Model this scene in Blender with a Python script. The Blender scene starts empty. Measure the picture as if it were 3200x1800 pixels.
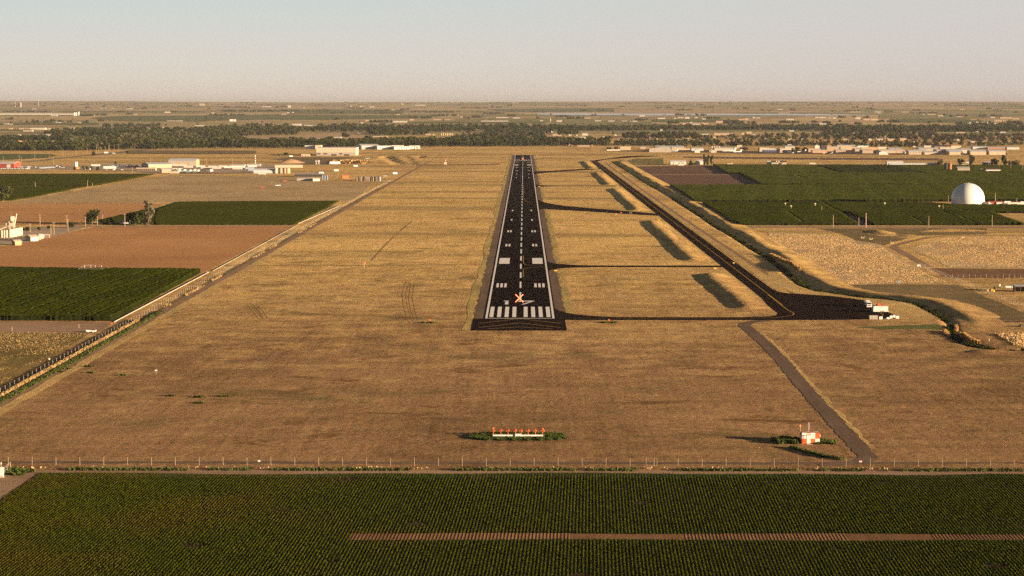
import bpy, bmesh, math, random
import numpy as np
from mathutils import Vector, Matrix

random.seed(7)
RNG = np.random.default_rng(11)
SC = bpy.context.scene
COL = SC.collection
R = math.radians

# ------------------------------------------------------------------ camera
FPX = 6245.0                      # focal length in pixels of a 3200 px wide frame
CAM_H = 92.0
PITCH = math.atan((900 - 337) / FPX)
YAW = math.atan(37 / FPX)
cd = bpy.data.cameras.new('camera')
cam = bpy.data.objects.new('camera', cd)
COL.objects.link(cam)
cam.location = (0, 0, CAM_H)
cam.rotation_euler = (math.pi / 2 - PITCH, 0, YAW)
cd.sensor_width = 36.0
cd.lens = 36.0 * FPX / 3200
cd.clip_start = 1.0
cd.clip_end = 120000
SC.camera = cam

# ------------------------------------------------------------------ sky and sun
SUN_EL, SUN_AZ = R(7.8), R(115)   # azimuth clockwise from +Y
SDIR = Vector((math.sin(SUN_AZ) * math.cos(SUN_EL), math.cos(SUN_AZ) * math.cos(SUN_EL), math.sin(SUN_EL)))
w = bpy.data.worlds.new('World')
SC.world = w
w.use_nodes = True
wt = w.node_tree
wt.nodes.clear()
sky = wt.nodes.new('ShaderNodeTexSky')
sky.sky_type = 'NISHITA'
sky.sun_disc = False
sky.sun_elevation = SUN_EL
sky.sun_rotation = SUN_AZ
sky.altitude = 1400
sky.air_density = 1.0
sky.dust_density = 2.6
sky.ozone_density = 1.0
# the lowest few degrees of the sky are whitened by summer haze
geo = wt.nodes.new('ShaderNodeTexCoord')
sep = wt.nodes.new('ShaderNodeSeparateXYZ')
wt.links.new(geo.outputs['Generated'], sep.inputs[0])
def wmix(f, a, b):
    k = wt.nodes.new('ShaderNodeMix'); k.data_type = 'RGBA'
    for i, v in ((0, f), (6, a), (7, b)):
        if isinstance(v, tuple): k.inputs[i].default_value = (*v, 1)
        else: wt.links.new(v, k.inputs[i])
    return k.outputs[2]
def wramp(v, a, b, smooth=True):
    k = wt.nodes.new('ShaderNodeMapRange'); k.interpolation_type = 'SMOOTHSTEP' if smooth else 'LINEAR'
    wt.links.new(v, k.inputs[0]); k.inputs[1].default_value = a; k.inputs[2].default_value = b
    return k.outputs[0]
el = wramp(sep.outputs[2], 0.0, 0.056, False)
az = wramp(sep.outputs[0], -0.16, 0.30)
low = wmix(az, (0.248, 0.218, 0.184), (0.210, 0.188, 0.174))
high = wmix(az, (0.186, 0.207, 0.205), (0.196, 0.193, 0.186))
band = wmix(el, low, high)
gain = wt.nodes.new('ShaderNodeVectorMath'); gain.operation = 'MULTIPLY'
gain.inputs[1].default_value = (0.027, 0.0228, 0.0205)
wt.links.new(sky.outputs[0], gain.inputs[0])
tot = wmix(wramp(sep.outputs[2], 0.06, 0.26), band, gain.outputs[0])
bg = wt.nodes.new('ShaderNodeBackground')
bg.inputs[1].default_value = 1.0
wo = wt.nodes.new('ShaderNodeOutputWorld')
wt.links.new(tot, bg.inputs[0])
wt.links.new(bg.outputs[0], wo.inputs[0])
sl = bpy.data.lights.new('sun', 'SUN')
sl.energy = 5.0
sl.angle = R(0.5)
sl.color = (1.0, 0.72, 0.45)
so = bpy.data.objects.new('sun', sl)
COL.objects.link(so)
so.rotation_euler = (-SDIR).to_track_quat('-Z', 'Y').to_euler()
so.location = (300, -200, 400)
SC.view_settings.view_transform = 'Standard'
SC.view_settings.look = 'None'
SC.view_settings.exposure = 1.72
SC.view_settings.gamma = 1
SC.cycles.max_bounces = 4
SC.cycles.diffuse_bounces = 2
SC.cycles.glossy_bounces = 2
SC.cycles.transmission_bounces = 2
SC.cycles.volume_bounces = 0
SC.cycles.transparent_max_bounces = 4
SC.cycles.use_denoising = False
SC.cycles.use_adaptive_sampling = False
SC.cycles.caustics_reflective = False
SC.cycles.caustics_refractive = False

# ------------------------------------------------------------------ terrain height
def g(x, y):
    """ground height: flat airfield, then a long gentle rise with low swells"""
    x = np.asarray(x, float); y = np.asarray(y, float)
    z = np.where(y > 5000, (y - 5000) * (183.0 / 25000), 0.0)
    z = np.minimum(z, 183.0 + (y - 30000) * 0.0004)
    k = np.clip((y - 13000) / 17000, 0, 1)
    u = np.sin(x / 2100 + y / 5200) * 7 + np.sin(x / 830 - y / 1700 + 1.3) * 4.5 + np.sin(x / 390 + y / 2300) * 2.2 + np.sin(y / 1300 + x / 4000) * 7
    return z + k * u
def g1(x, y): return float(g(x, y))

_f = Vector((-math.sin(YAW) * math.cos(PITCH), math.cos(YAW) * math.cos(PITCH), -math.sin(PITCH)))
_r = Vector((math.cos(YAW), math.sin(YAW), 0))
_u = _r.cross(_f)
_T = np.concatenate([np.linspace(300, 6000, 400), np.linspace(6010, 60000, 1400)])
def P(sx, sy, dz=0.0):
    """survey: ground point seen at (sx, sy) of the 3200 x 1800 photograph"""
    d = _f + _r * ((sx - 1600) / FPX) + _u * ((900 - sy) / FPX)
    d = np.array(d)
    h = CAM_H + d[2] * _T - g(d[0] * _T, d[1] * _T)
    i = np.argmax(h < 0)
    if h[i] >= 0:
        t = 33000.0
    else:
        a, b = (_T[i - 1] if i else 100.0), _T[i]
        for _ in range(40):
            m = (a + b) / 2
            if CAM_H + d[2] * m - g1(d[0] * m, d[1] * m) < 0: b = m
            else: a = m
        t = (a + b) / 2
    x, y = d[0] * t, d[1] * t
    return Vector((x, y, g1(x, y) + dz))
def mpp(p):
    """metres per photo pixel at a point"""
    return p.y / FPX
def crop(ox, oy, s):
    return lambda x, y: (ox + x / s, oy + y / s)
cA = crop(0, 440, 6.44); cB = crop(400, 440, 6.44); cC = crop(780, 440, 6.44); cD = crop(1100, 430, 6.44)
cE = crop(1840, 400, 6.44); cF = crop(2200, 400, 6.44); cG = crop(2500, 400, 6.44); cH = crop(2800, 400, 6.44)
r1 = crop(0, 300, 4.025); r2 = crop(640, 300, 4.025); r3 = crop(1280, 300, 4.025); r4 = crop(1920, 300, 4.025); r5 = crop(2560, 300, 4.025)
z3 = crop(1600, 280, 3.22); z4 = crop(2400, 280, 3.22); cQ = crop(2400, 600, 3.22); cL = crop(0, 640, 8.05); cM = crop(0, 600, 3.22)
cDo = crop(2920, 560, 9.2); cAp = crop(2680, 920, 12.88); cRF = crop(2880, 740, 8.05); cDi = crop(2940, 1020, 9.908)
cFG = crop(0, 1380, 3.22); cLF = crop(0, 980, 5.367); cFR = crop(2400, 1380, 3.22); cHu = crop(2280, 1270, 5.367); cLo = crop(1340, 1300, 5.367)
cID = crop(0, 0, 1.0); dis = crop(0, 0, 1 / 1.24224)
def PP(c, pts): return [P(*c(x, y)) for x, y in pts]

# ------------------------------------------------------------------ nodes
class NT:
    def __init__(s, name):
        s.m = bpy.data.materials.new(name); s.m.use_nodes = True
        s.t = s.m.node_tree; s.t.nodes.clear()
        s.o = s.n('ShaderNodeOutputMaterial')
    def n(s, typ, **kw):
        k = s.t.nodes.new(typ)
        for a, b in kw.items(): setattr(k, a, b)
        return k
    def l(s, a, b): s.t.links.new(a, b)
    def val(s, inp, v):
        if hasattr(v, 'is_linked') or hasattr(v, 'links'): s.l(v, inp)
        elif isinstance(v, (tuple, list)) and len(v) == 3 and inp.type == 'RGBA': inp.default_value = (*v, 1)
        else: inp.default_value = v
    def pos(s): return s.n('ShaderNodeNewGeometry').outputs['Position']
    def xyz(s, v):
        k = s.n('ShaderNodeSeparateXYZ'); s.l(v, k.inputs[0]); return k.outputs
    def scale(s, v, sc):
        k = s.n('ShaderNodeVectorMath', operation='MULTIPLY'); s.l(v, k.inputs[0]); k.inputs[1].default_value = sc; return k.outputs[0]
    def noise(s, v, sc, det=3, rough=0.55, dist=0.0):
        k = s.n('ShaderNodeTexNoise'); s.l(v, k.inputs['Vector']); k.inputs['Scale'].default_value = sc
        k.inputs['Detail'].default_value = det; k.inputs['Roughness'].default_value = rough; k.inputs['Distortion'].default_value = dist
        return k.outputs[0]
    def ramp(s, f, a, b, c0=0.0, c1=1.0):
        k = s.n('ShaderNodeMapRange'); k.clamp = True
        s.val(k.inputs[0], f); k.inputs[1].default_value = a; k.inputs[2].default_value = b; k.inputs[3].default_value = c0; k.inputs[4].default_value = c1
        return k.outputs[0]
    def mix(s, f, a, b, mode='MIX'):
        k = s.n('ShaderNodeMix', data_type='RGBA', blend_type=mode)
        s.val(k.inputs[0], f); s.val(k.inputs[6], a); s.val(k.inputs[7], b); return k.outputs[2]
    def math(s, op, a, b=0.0):
        k = s.n('ShaderNodeMath', operation=op); s.val(k.inputs[0], a); s.val(k.inputs[1], b); return k.outputs[0]
    def cramp(s, f, stops):
        k = s.n('ShaderNodeValToRGB'); s.l(f, k.inputs[0]); e = k.color_ramp.elements
        while len(e) < len(stops): e.new(0.5)
        for q, (p_, c) in zip(e, stops): q.position = p_; q.color = (*c, 1)
        return k.outputs[0]
    def bsdf(s, col, rough=0.8, spec=0.3, bump=None, bd=0.2, bs=1.0, metal=0.0, trans=None):
        k = s.n('ShaderNodeBsdfPrincipled')
        s.val(k.inputs['Base Color'], col); s.val(k.inputs['Roughness'], rough)
        k.inputs['Specular IOR Level'].default_value = spec; k.inputs['Metallic'].default_value = metal
        if bump is not None:
            b = s.n('ShaderNodeBump'); b.inputs['Strength'].default_value = bs; b.inputs['Distance'].default_value = bd
            s.l(bump, b.inputs['Height']); s.l(b.outputs[0], k.inputs['Normal'])
        out = k.outputs[0]
        if trans:
            t = s.n('ShaderNodeBsdfTranslucent'); s.val(t.inputs[0], col)
            mx = s.n('ShaderNodeMixShader'); mx.inputs[0].default_value = trans
            s.l(out, mx.inputs[1]); s.l(t.outputs[0], mx.inputs[2]); out = mx.outputs[0]
        s.l(out, s.o.inputs[0]); return s.m

_pm = {}
def paint(c, rough=0.6, spec=0.3, metal=0.0, var=0.12, em=None, stripes=0.0):
    """painted or clad surface with slight weathering"""
    key = (c, rough, spec, metal, var, em, stripes)
    if key in _pm: return _pm[key]
    t = NT('paint')
    p = t.n('ShaderNodeTexCoord').outputs['Object']
    nz = t.noise(p, 0.7, 4, 0.6)
    col = t.mix(t.ramp(nz, 0.3, 0.75), tuple(v * (1 - var) for v in c), tuple(min(1, v * (1 + var)) for v in c))
    if stripes:
        wv = t.n('ShaderNodeTexWave', wave_type='BANDS', bands_direction='X'); t.l(p, wv.inputs[0]); wv.inputs['Scale'].default_value = stripes
        col = t.mix(t.math('MULTIPLY', wv.outputs[1], 0.25), col, tuple(v * 0.6 for v in c))
    m = t.bsdf(col, rough, spec, metal=metal)
    if em:
        k = [n for n in t.t.nodes if n.type == 'BSDF_PRINCIPLED'][0]
        k.inputs['Emission Color'].default_value = (*c, 1); k.inputs['Emission Strength'].default_value = em
    _pm[key] = m
    return m

def mat_grass(name, cols, sc=1.0, bump=0.35, bs=1.0, mow=0.35, patch=None, dirx=False):
    """dry grass or stubble: cols = (dark, mid, light)"""
    t = NT(name)
    p = t.pos()
    big = t.noise(p, 0.012 * sc, 4, 0.6, 0.4)
    mid = t.noise(p, 0.07 * sc, 4, 0.62)
    fine = t.noise(p, 0.9 * sc, 4, 0.7)
    st = t.noise(t.scale(p, (0.02, 0.5, 1) if dirx else (0.5, 0.02, 1)), 1.0, 3, 0.6)
    f = t.math('ADD', t.math('MULTIPLY', big, 0.75), t.math('MULTIPLY', mid, 0.55))
    f = t.math('ADD', f, t.math('MULTIPLY', fine, 0.35))
    f = t.math('ADD', f, t.math('MULTIPLY', st, mow))
    tot = 0.5 * (0.75 + 0.55 + 0.35 + mow)
    col = t.cramp(t.ramp(f, tot - 0.28, tot + 0.28), [(0.0, cols[0]), (0.5, cols[1]), (1.0, cols[2])])
    if patch:
        pn = t.noise(t.scale(p, (0.6, 1.0, 1)), 0.035, 4, 0.65, 0.6)
        col = t.mix(t.ramp(pn, 0.58, 0.66, 0, 0.8), col, patch)
    h = t.math('ADD', t.math('MULTIPLY', fine, 1.0), t.math('MULTIPLY', t.noise(p, 3.0 * sc, 3, 0.7), 0.35))
    return t.bsdf(col, 0.95, 0.05, bump=h, bd=bump, bs=bs)

def mat_plough(name, c0, c1, dirx=True):
    t = NT(name); p = t.pos()
    a = t.noise(t.scale(p, (0.004, 0.14, 1) if dirx else (0.14, 0.004, 1)), 1.0, 4, 0.65)
    b = t.noise(p, 0.006, 3, 0.6); c = t.noise(p, 0.8, 4, 0.7)
    f = t.math('ADD', t.math('MULTIPLY', a, 0.55), t.math('ADD', t.math('MULTIPLY', b, 0.6), t.math('MULTIPLY', c, 0.2)))
    col = t.mix(t.ramp(f, 0.48, 0.88), c0, c1)
    h = t.noise(t.scale(p, (0.15, 1.4, 1) if dirx else (1.4, 0.15, 1)), 1.0, 3, 0.7)
    return t.bsdf(col, 0.95, 0.05, bump=h, bd=0.3)

def mat_leaf(name, cols, sc=0.25, trans=0.25, big=0.02, rough=0.75):
    t = NT(name); p = t.pos()
    f = t.math('ADD', t.math('MULTIPLY', t.noise(p, sc, 3, 0.7), 0.6), t.math('MULTIPLY', t.noise(p, big, 3, 0.6), 0.6))
    col = t.cramp(t.ramp(f, 0.35, 0.85), [(0, cols[0]), (0.5, cols[1]), (1, cols[2])])
    return t.bsdf(col, 1.0, 0.0, trans=trans)

# ------------------------------------------------------------------ mesh helpers
def np_mesh(name, V, F, mats, mi=None, smooth=False):
    """V (n,3) array, F (m,k) array of equal-sized faces"""
    me = bpy.data.meshes.new(name)
    V = np.ascontiguousarray(V, dtype=np.float32); F = np.ascontiguousarray(F, dtype=np.int32)
    m, k = F.shape
    me.vertices.add(len(V)); me.vertices.foreach_set('co', V.ravel())
    me.loops.add(m * k); me.loops.foreach_set('vertex_index', F.ravel())
    me.polygons.add(m); me.polygons.foreach_set('loop_start', np.arange(0, m * k, k, dtype=np.int32))
    if mi is not None: me.polygons.foreach_set('material_index', np.asarray(mi, dtype=np.int32))
    for q in (mats if isinstance(mats, (list, tuple)) else [mats]): me.materials.append(q)
    me.update(calc_edges=True)
    if smooth: me.polygons.foreach_set('use_smooth', np.ones(m, dtype=bool))
    return me
def link(name, me, parent=None, loc=None):
    o = bpy.data.objects.new(name, me); COL.objects.link(o)
    if parent: o.parent = parent
    if loc is not None: o.location = loc
    return o
def tag(o, label=None, cat=None, group=None, kind=None):
    if label: o['label'] = label
    if cat: o['category'] = cat
    if group: o['group'] = group
    if kind: o['kind'] = kind
    return o
def thing(name, label, cat, loc=(0, 0, 0), rz=0.0, group=None):
    o = bpy.data.objects.new(name, None); COL.objects.link(o)
    o.location = loc; o.rotation_euler = (0, 0, rz); o.empty_display_size = 0.5
    return tag(o, label, cat, group)
def dup(root, loc, rz=0.0, label=None, group=None, scale=None):
    """a copy of a thing with copies of its parts and sub-parts"""
    c = root.copy(); COL.objects.link(c); c.location = loc; c.rotation_euler = (0, 0, rz)
    if scale is not None: c.scale = scale
    if label: c['label'] = label
    if group: c['group'] = group
    for ch in list(root.children):
        d = ch.copy(); COL.objects.link(d); d.parent = c
        for gc in list(ch.children):
            e = gc.copy(); COL.objects.link(e); e.parent = d
    return c
class MB:
    """collects simple solids into one mesh"""
    def __init__(s): s.v = []; s.f = []; s.mi = []
    def add(s, vs, fs, mi=0):
        b = len(s.v); s.v += [tuple(q) for q in vs]
        for f in fs: s.f.append(tuple(b + i for i in f)); s.mi.append(mi)
        return s
    def box(s, x, y, z, sx, sy, sz, rz=0.0, mi=0, top=(1, 1)):
        """box centred at x, y standing on z; top = taper of the upper face"""
        c, n = math.cos(rz), math.sin(rz); vs = []
        for k, (zz, tx, ty) in enumerate(((z, 1, 1), (z + sz, top[0], top[1]))):
            for a, b in ((-1, -1), (1, -1), (1, 1), (-1, 1)):
                px, py = a * sx / 2 * tx, b * sy / 2 * ty
                vs.append((x + c * px - n * py, y + n * px + c * py, zz))
        return s.add(vs, [(3, 2, 1, 0), (4, 5, 6, 7), (0, 1, 5, 4), (1, 2, 6, 5), (2, 3, 7, 6), (3, 0, 4, 7)], mi)
    def tube(s, a, b, r0, r1=None, n=6, mi=0, cap=True):
        a = Vector(a); b = Vector(b); r1 = r0 if r1 is None else r1
        d = (b - a).normalized(); q = Vector((0, 0, 1)) if abs(d.z) < 0.9 else Vector((1, 0, 0))
        e1 = d.cross(q).normalized(); e2 = d.cross(e1); vs = []
        for c, rr in ((a, r0), (b, r1)):
            for i in range(n):
                t = 2 * math.pi * i / n; vs.append(c + e1 * math.cos(t) * rr + e2 * math.sin(t) * rr)
        fs = [(i, (i + 1) % n, n + (i + 1) % n, n + i) for i in range(n)]
        if cap: fs += [tuple(range(n - 1, -1, -1)), tuple(range(n, 2 * n))]
        return s.add(vs, fs, mi)
    def lathe(s, prof, n=24, x=0, y=0, mi=0):
        vs = []; k = len(prof)
        for r_, z_ in prof:
            for i in range(n):
                t = 2 * math.pi * i / n; vs.append((x + r_ * math.cos(t), y + r_ * math.sin(t), z_))
        fs = [(j * n + i, j * n + (i + 1) % n, (j + 1) * n + (i + 1) % n, (j + 1) * n + i) for j in range(k - 1) for i in range(n)]
        return s.add(vs, fs, mi)
    def prism(s, pts, y0, y1, mi=0, axis='y'):
        """extrude an outline of (a, z) along y (or x)"""
        n = len(pts)
        vs = [((a, y0, z) if axis == 'y' else (y0, a, z)) for a, z in pts] + [((a, y1, z) if axis == 'y' else (y1, a, z)) for a, z in pts]
        fs = [tuple(range(n)), tuple(range(2 * n - 1, n - 1, -1))] + [(i, n + i, n + (i + 1) % n, (i + 1) % n) for i in range(n)]
        return s.add(vs, fs, mi)
    def mesh(s, name, mats, smooth=False):
        me = bpy.data.meshes.new(name); me.from_pydata(s.v, [], s.f)
        for q in (mats if isinstance(mats, (list, tuple)) else [mats]): me.materials.append(q)
        me.polygons.foreach_set('material_index', s.mi)
        bm = bmesh.new(); bm.from_mesh(me); bmesh.ops.recalc_face_normals(bm, faces=bm.faces); bm.to_mesh(me); bm.free()
        if smooth:
            for p_ in me.polygons: p_.use_smooth = True
        return me
    def obj(s, name, mats, parent=None, loc=None, smooth=False):
        return link(name, s.mesh(name, mats, smooth), parent, loc)

def inpoly(px, py, poly):
    inside = np.zeros(px.shape, bool); n = len(poly); j = n - 1
    for i in range(n):
        xi, yi = poly[i][0], poly[i][1]; xj, yj = poly[j][0], poly[j][1]
        c = ((yi > py) != (yj > py)) & (px < (xj - xi) * (py - yi) / ((yj - yi) if yj != yi else 1e-9) + xi)
        inside ^= c; j = i
    return inside
def dist_line(px, py, pts):
    """distance, signed side (+ = right of travel) and arc position along a polyline"""
    best = np.full(px.shape, 1e9); side = np.zeros(px.shape); arc = np.zeros(px.shape); L = 0.0
    for a, b in zip(pts[:-1], pts[1:]):
        dx, dy = b[0] - a[0], b[1] - a[1]; l = math.hypot(dx, dy)
        t = np.clip(((px - a[0]) * dx + (py - a[1]) * dy) / (l * l), 0, 1)
        ex, ey = px - a[0] - t * dx, py - a[1] - t * dy; d = np.hypot(ex, ey)
        m = d < best
        best = np.where(m, d, best); side = np.where(m, np.sign(ex * dy - ey * dx), side); arc = np.where(m, L + t * l, arc); L += l
    return best, side, arc
def sheet(name, label, poly, mat, off, kind='structure', cat=None, parent=None, rough=0.0, n=1):
    """a flat area of ground laid over the terrain; rough = wobble of its outline in metres"""
    pts = [Vector((p_[0], p_[1], 0)) for p_ in poly]
    if rough:
        out = []
        for a, b in zip(pts, pts[1:] + pts[:1]):
            k = max(1, int((b - a).length / (rough * 6))); k = min(k, 60)
            for i in range(k):
                q = a.lerp(b, i / k)
                out.append(Vector((q.x + random.uniform(-1, 1) * rough, q.y + random.uniform(-1, 1) * rough * 2, 0)))
        pts = out
    bm = bmesh.new()
    vs = [bm.verts.new((q.x, q.y, g1(q.x, q.y) + off)) for q in pts]
    f = bm.faces.new(vs)
    bmesh.ops.triangulate(bm, faces=[f])
    bmesh.ops.recalc_face_normals(bm, faces=bm.faces)
    if sum(f_.normal.z for f_ in bm.faces) < 0: bmesh.ops.reverse_faces(bm, faces=bm.faces)
    me = bpy.data.meshes.new(name); bm.to_mesh(me); bm.free(); me.materials.append(mat)
    o = link(name, me, parent)
    return tag(o, label, cat, None, kind)
def strip(pts, w0, w1=None):
    """outline polygon of a band along a polyline; w0 left and w1 right half widths"""
    w1 = w0 if w1 is None else w1; L = []; Q = []
    n = len(pts)
    for i in range(n):
        a = pts[max(0, i - 1)]; b = pts[min(n - 1, i + 1)]
        d = Vector((b[0] - a[0], b[1] - a[1], 0)).normalized(); q = Vector((d.y, -d.x, 0)); c = Vector((pts[i][0], pts[i][1], 0))
        L.append(c - q * w0); Q.append(c + q * w1)
    return L + Q[::-1]
# ------------------------------------------------------------------ ground
DITCH = [tuple(P(*q))[:2] for q in
         [z3(1010, 727), z3(1150, 810), z3(1290, 900), z3(1440, 990), z3(1600, 1080), z3(1750, 1180), z3(1900, 1270), z3(2000, 1345), z3(2100, 1402), z3(2180, 1447),
          cQ(0, 665), cQ(150, 780), cQ(250, 860), cQ(330, 925), cQ(430, 965), cQ(530, 995), cQ(700, 1025), cQ(900, 1050), cQ(1200, 1075),
          cQ(1450, 1112), cQ(1550, 1155), cQ(1650, 1195), cQ(1750, 1255), cQ(1830, 1310), cQ(1840, 1380), cDi(420, 300), cDi(700, 490), cDi(1000, 590), cDi(1400, 660), cDi(2000, 690), cDi(2600, 705)]]
BERMS = [(905, 1112), (1195, 1632), (1785, 2285), (2385, 2850), (3030, 3440)]
MOUNDS = [(P(*cQ(1850, 395)), 22, 9, 2.4), (P(*cQ(1130, 410)), 9, 40, 1.6), (P(*cDi(1500, 800)), 9, 6, 1.2), (P(*cQ(1400, 445)), 8, 20, 1.0)]
CONS = [tuple(P(*cD(x, y)))[:2] for x, y in [(1430, 372), (1290, 445), (1240, 470)]]
def bump(x, y):
    x = np.asarray(x, float); y = np.asarray(y, float)
    z = np.zeros(np.broadcast(x, y).shape)
    wob = np.sin(y / 9.0) * 0.35 + np.sin(y / 37.0 + 1) * 0.7 + np.sin(y / 3.7) * 0.2
    for a, b in BERMS:
        e = np.clip((y - a) / 14, 0, 1) * np.clip((b - y) / 14, 0, 1); e = e * e * (3 - 2 * e)
        s = np.clip((x - 93.5 - wob) / 9.5, 0, 1); s = s * s * (3 - 2 * s)
        dn = np.clip((115 - x) / 12.5, 0, 1); dn = dn * dn * (3 - 2 * dn)
        z = z + 1.42 * e * s * dn * (1 + 0.05 * np.sin(x * 2.9 + y / 2.1))
    m = (x > 100) & (y > 640) & (y < 3700) & (x < 420)
    if m.any():
        d, sd, arc = dist_line(x[m], y[m], DITCH)
        s = -d * sd
        wv = np.sin(arc / 11) * 0.8 + np.sin(arc / 31) * 1.5
        t = np.where(s < 0, -s, s)
        zz = -1.3 * np.exp(-(s / 2.2) ** 2)
        up = np.clip((-s - 2 - 0.0 * wv) / 8, 0, 1) if False else np.clip((s - 2.5 - wv) / 8, 0, 1)
        up = up * up * (3 - 2 * up) * np.clip((24 - s) / 12, 0, 1)
        fade = np.clip((y[m] - 830) / 60, 0.15, 1)
        z[m] += (zz + 1.5 * up * fade) * np.clip((3560 - y[m]) / 60, 0, 1)
    for c, a, b, h in MOUNDS:
        q = ((x - c.x) / a) ** 2 + ((y - c.y) / b) ** 2
        z = z + h * np.clip(1 - q, 0, 1) ** 1.2
    m = (x > -420) & (x < -60) & (y > 3050) & (y < 4100)
    if m.any():                      # dug-over construction site beyond the west fence
        inside = inpoly(x, y, [tuple(P(*cD(a, b)))[:2] for a, b in [(360, 545), (830, 545), (1300, 545), (1250, 470), (1430, 372), (600, 372)]])
        nz = np.sin(x / 5.1 + y / 47) * 0.8 + np.sin(x / 2.7 - y / 61) * 0.4 + np.sin(x / 13 + y / 90 + 2) * 1.3
        z = z + np.where(inside, nz * 0.8 - 0.8, 0)
    return z
def gb(x, y):
    a = np.array([float(x)]); b = np.array([float(y)])
    return float(g(a, b)[0] + bump(a, b)[0])

G_D = (0.155, 0.100, 0.052); G_M = (0.315, 0.190, 0.092); G_L = (0.445, 0.275, 0.130)
def mat_ground():
    t = NT('dry_ground'); p = t.pos(); X, Y, Z = t.xyz(p)
    big = t.noise(p, 0.010, 4, 0.6, 0.5); mid = t.noise(p, 0.06, 5, 0.66); fine = t.noise(p, 0.55, 5, 0.8)
    st = t.noise(t.scale(p, (0.55, 0.010, 1)), 1.0, 4, 0.65); hs = t.noise(t.scale(p, (0.028, 0.11, 1)), 1.0, 5, 0.72, 0.4)
    f = t.math('ADD', t.math('MULTIPLY', big, 0.5), t.math('MULTIPLY', mid, 0.45))
    f = t.math('ADD', f, t.math('MULTIPLY', fine, 1.05)); f = t.math('ADD', f, t.math('MULTIPLY', st, 0.38)); f = t.math('ADD', f, t.math('MULTIPLY', hs, 0.48))
    k = t.ramp(f, 1.12, 1.74)
    brown = t.cramp(k, [(0, (0.120, 0.070, 0.032)), (0.45, (0.285, 0.168, 0.078)), (1, (0.46, 0.285, 0.135))])
    gold = t.cramp(k, [(0, (0.235, 0.155, 0.056)), (0.42, (0.60, 0.390, 0.140)), (1, (0.88, 0.610, 0.235))])
    yb = t.math('ADD', Y, t.math('MULTIPLY', t.math('SUBTRACT', mid, 0.5), 900.0))
    col = t.mix(t.ramp(yb, 680, 1250), brown, gold)
    # low red-brown and olive weed patches on the mown ground
    pn = t.noise(t.scale(p, (0.75, 1.0, 1)), 0.045, 5, 0.7, 0.8)
    near = t.ramp(yb, 760, 1300, 1.0, 0.45)
    col = t.mix(t.math('MULTIPLY', t.ramp(pn, 0.59, 0.66, 0, 0.75), near), col, (0.150, 0.072, 0.026))
    pn2 = t.noise(t.scale(p, (0.7, 1.0, 1)), 0.021, 5, 0.72, 0.8)
    col = t.mix(t.ramp(pn2, 0.56, 0.68, 0, 0.75), col, (0.145, 0.110, 0.040))
    # mown bands across the far half of the field
    wv = t.noise(t.scale(p, (0.0012, 0.0085, 1)), 1.0, 3, 0.6)
    col = t.mix(t.math('MULTIPLY', t.ramp(wv, 0.50, 0.60), t.ramp(Y, 1000, 1400, 0, 0.55)), col, (0.235, 0.160, 0.068))
    # patchwork of farmland beyond the river
    vv = t.n('ShaderNodeTexVoronoi', feature='F1', distance='CHEBYCHEV'); t.l(t.scale(p, (1.0, 0.62, 0)), vv.inputs['Vector']); vv.inputs['Scale'].default_value = 0.00125
    sep = t.n('ShaderNodeSeparateColor'); t.l(vv.outputs['Color'], sep.inputs[0])
    farc = t.cramp(sep.outputs[0], [(0.0, (0.54, 0.39, 0.20)), (0.17, (0.15, 0.17, 0.06)), (0.34, (0.60, 0.44, 0.23)), (0.5, (0.28, 0.25, 0.11)), (0.64, (0.50, 0.37, 0.20)), (0.8, (0.17, 0.19, 0.07)), (1.0, (0.58, 0.42, 0.22))])
    farc = t.mix(t.ramp(t.noise(p, 0.004, 4, 0.7), 0.4, 0.85, 0, 0.25), farc, (0.26, 0.22, 0.12))
    col = t.mix(t.ramp(t.math('ADD', Y, t.math('MULTIPLY', t.math('SUBTRACT', big, 0.5), 1500)), 5600, 6400), col, farc)
    h = t.math('ADD', fine, t.math('MULTIPLY', t.noise(p, 2.6, 3, 0.7), 0.4))
    h = t.math('ADD', h, t.math('MULTIPLY', t.noise(p, 0.16, 3, 0.6), 1.4))
    return t.bsdf(col, 0.95, 0.04, bump=h, bd=0.42, bs=0.9)
M_GROUND = mat_ground()
M_GOLD = mat_grass('golden_grass', ((0.26, 0.18, 0.075), (0.50, 0.34, 0.135), (0.68, 0.47, 0.19)), 1.0, 0.4)
M_VERGE = mat_grass('yellow_verge', ((0.20, 0.16, 0.06), (0.40, 0.30, 0.105), (0.58, 0.42, 0.15)), 1.6, 0.5)
M_OLIVE = mat_grass('olive_grass', ((0.10, 0.078, 0.036), (0.19, 0.140, 0.066), (0.31, 0.215, 0.105)), 1.0, 0.4)
M_STUB = mat_grass('stubble', ((0.27, 0.190, 0.095), (0.45, 0.320, 0.160), (0.57, 0.415, 0.215)), 0.8, 0.3, mow=0.5, dirx=True)
M_PALE = mat_grass('pale_stubble', ((0.34, 0.235, 0.115), (0.53, 0.375, 0.190), (0.66, 0.48, 0.255)), 1.2, 0.3, mow=0.3)
M_PLOUGH = mat_plough('ploughed_red', (0.38, 0.185, 0.072), (0.60, 0.325, 0.135))
M_PLOUGHD = mat_plough('ploughed_dark', (0.120, 0.068, 0.045), (0.185, 0.105, 0.068), dirx=False)
M_DIRT = mat_grass('dirt', ((0.21, 0.130, 0.080), (0.30, 0.19, 0.118), (0.37, 0.245, 0.155)), 1.2, 0.12, mow=0.5)
M_DIRTX = mat_grass('dirt_road', ((0.25, 0.155, 0.095), (0.36, 0.235, 0.150), (0.43, 0.29, 0.190)), 1.2, 0.10, mow=0.5, dirx=True)
M_GRAVEL = mat_grass('gravel', ((0.115, 0.078, 0.055), (0.165, 0.112, 0.078), (0.215, 0.148, 0.102)), 1.5, 0.08, mow=0.6)
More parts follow.
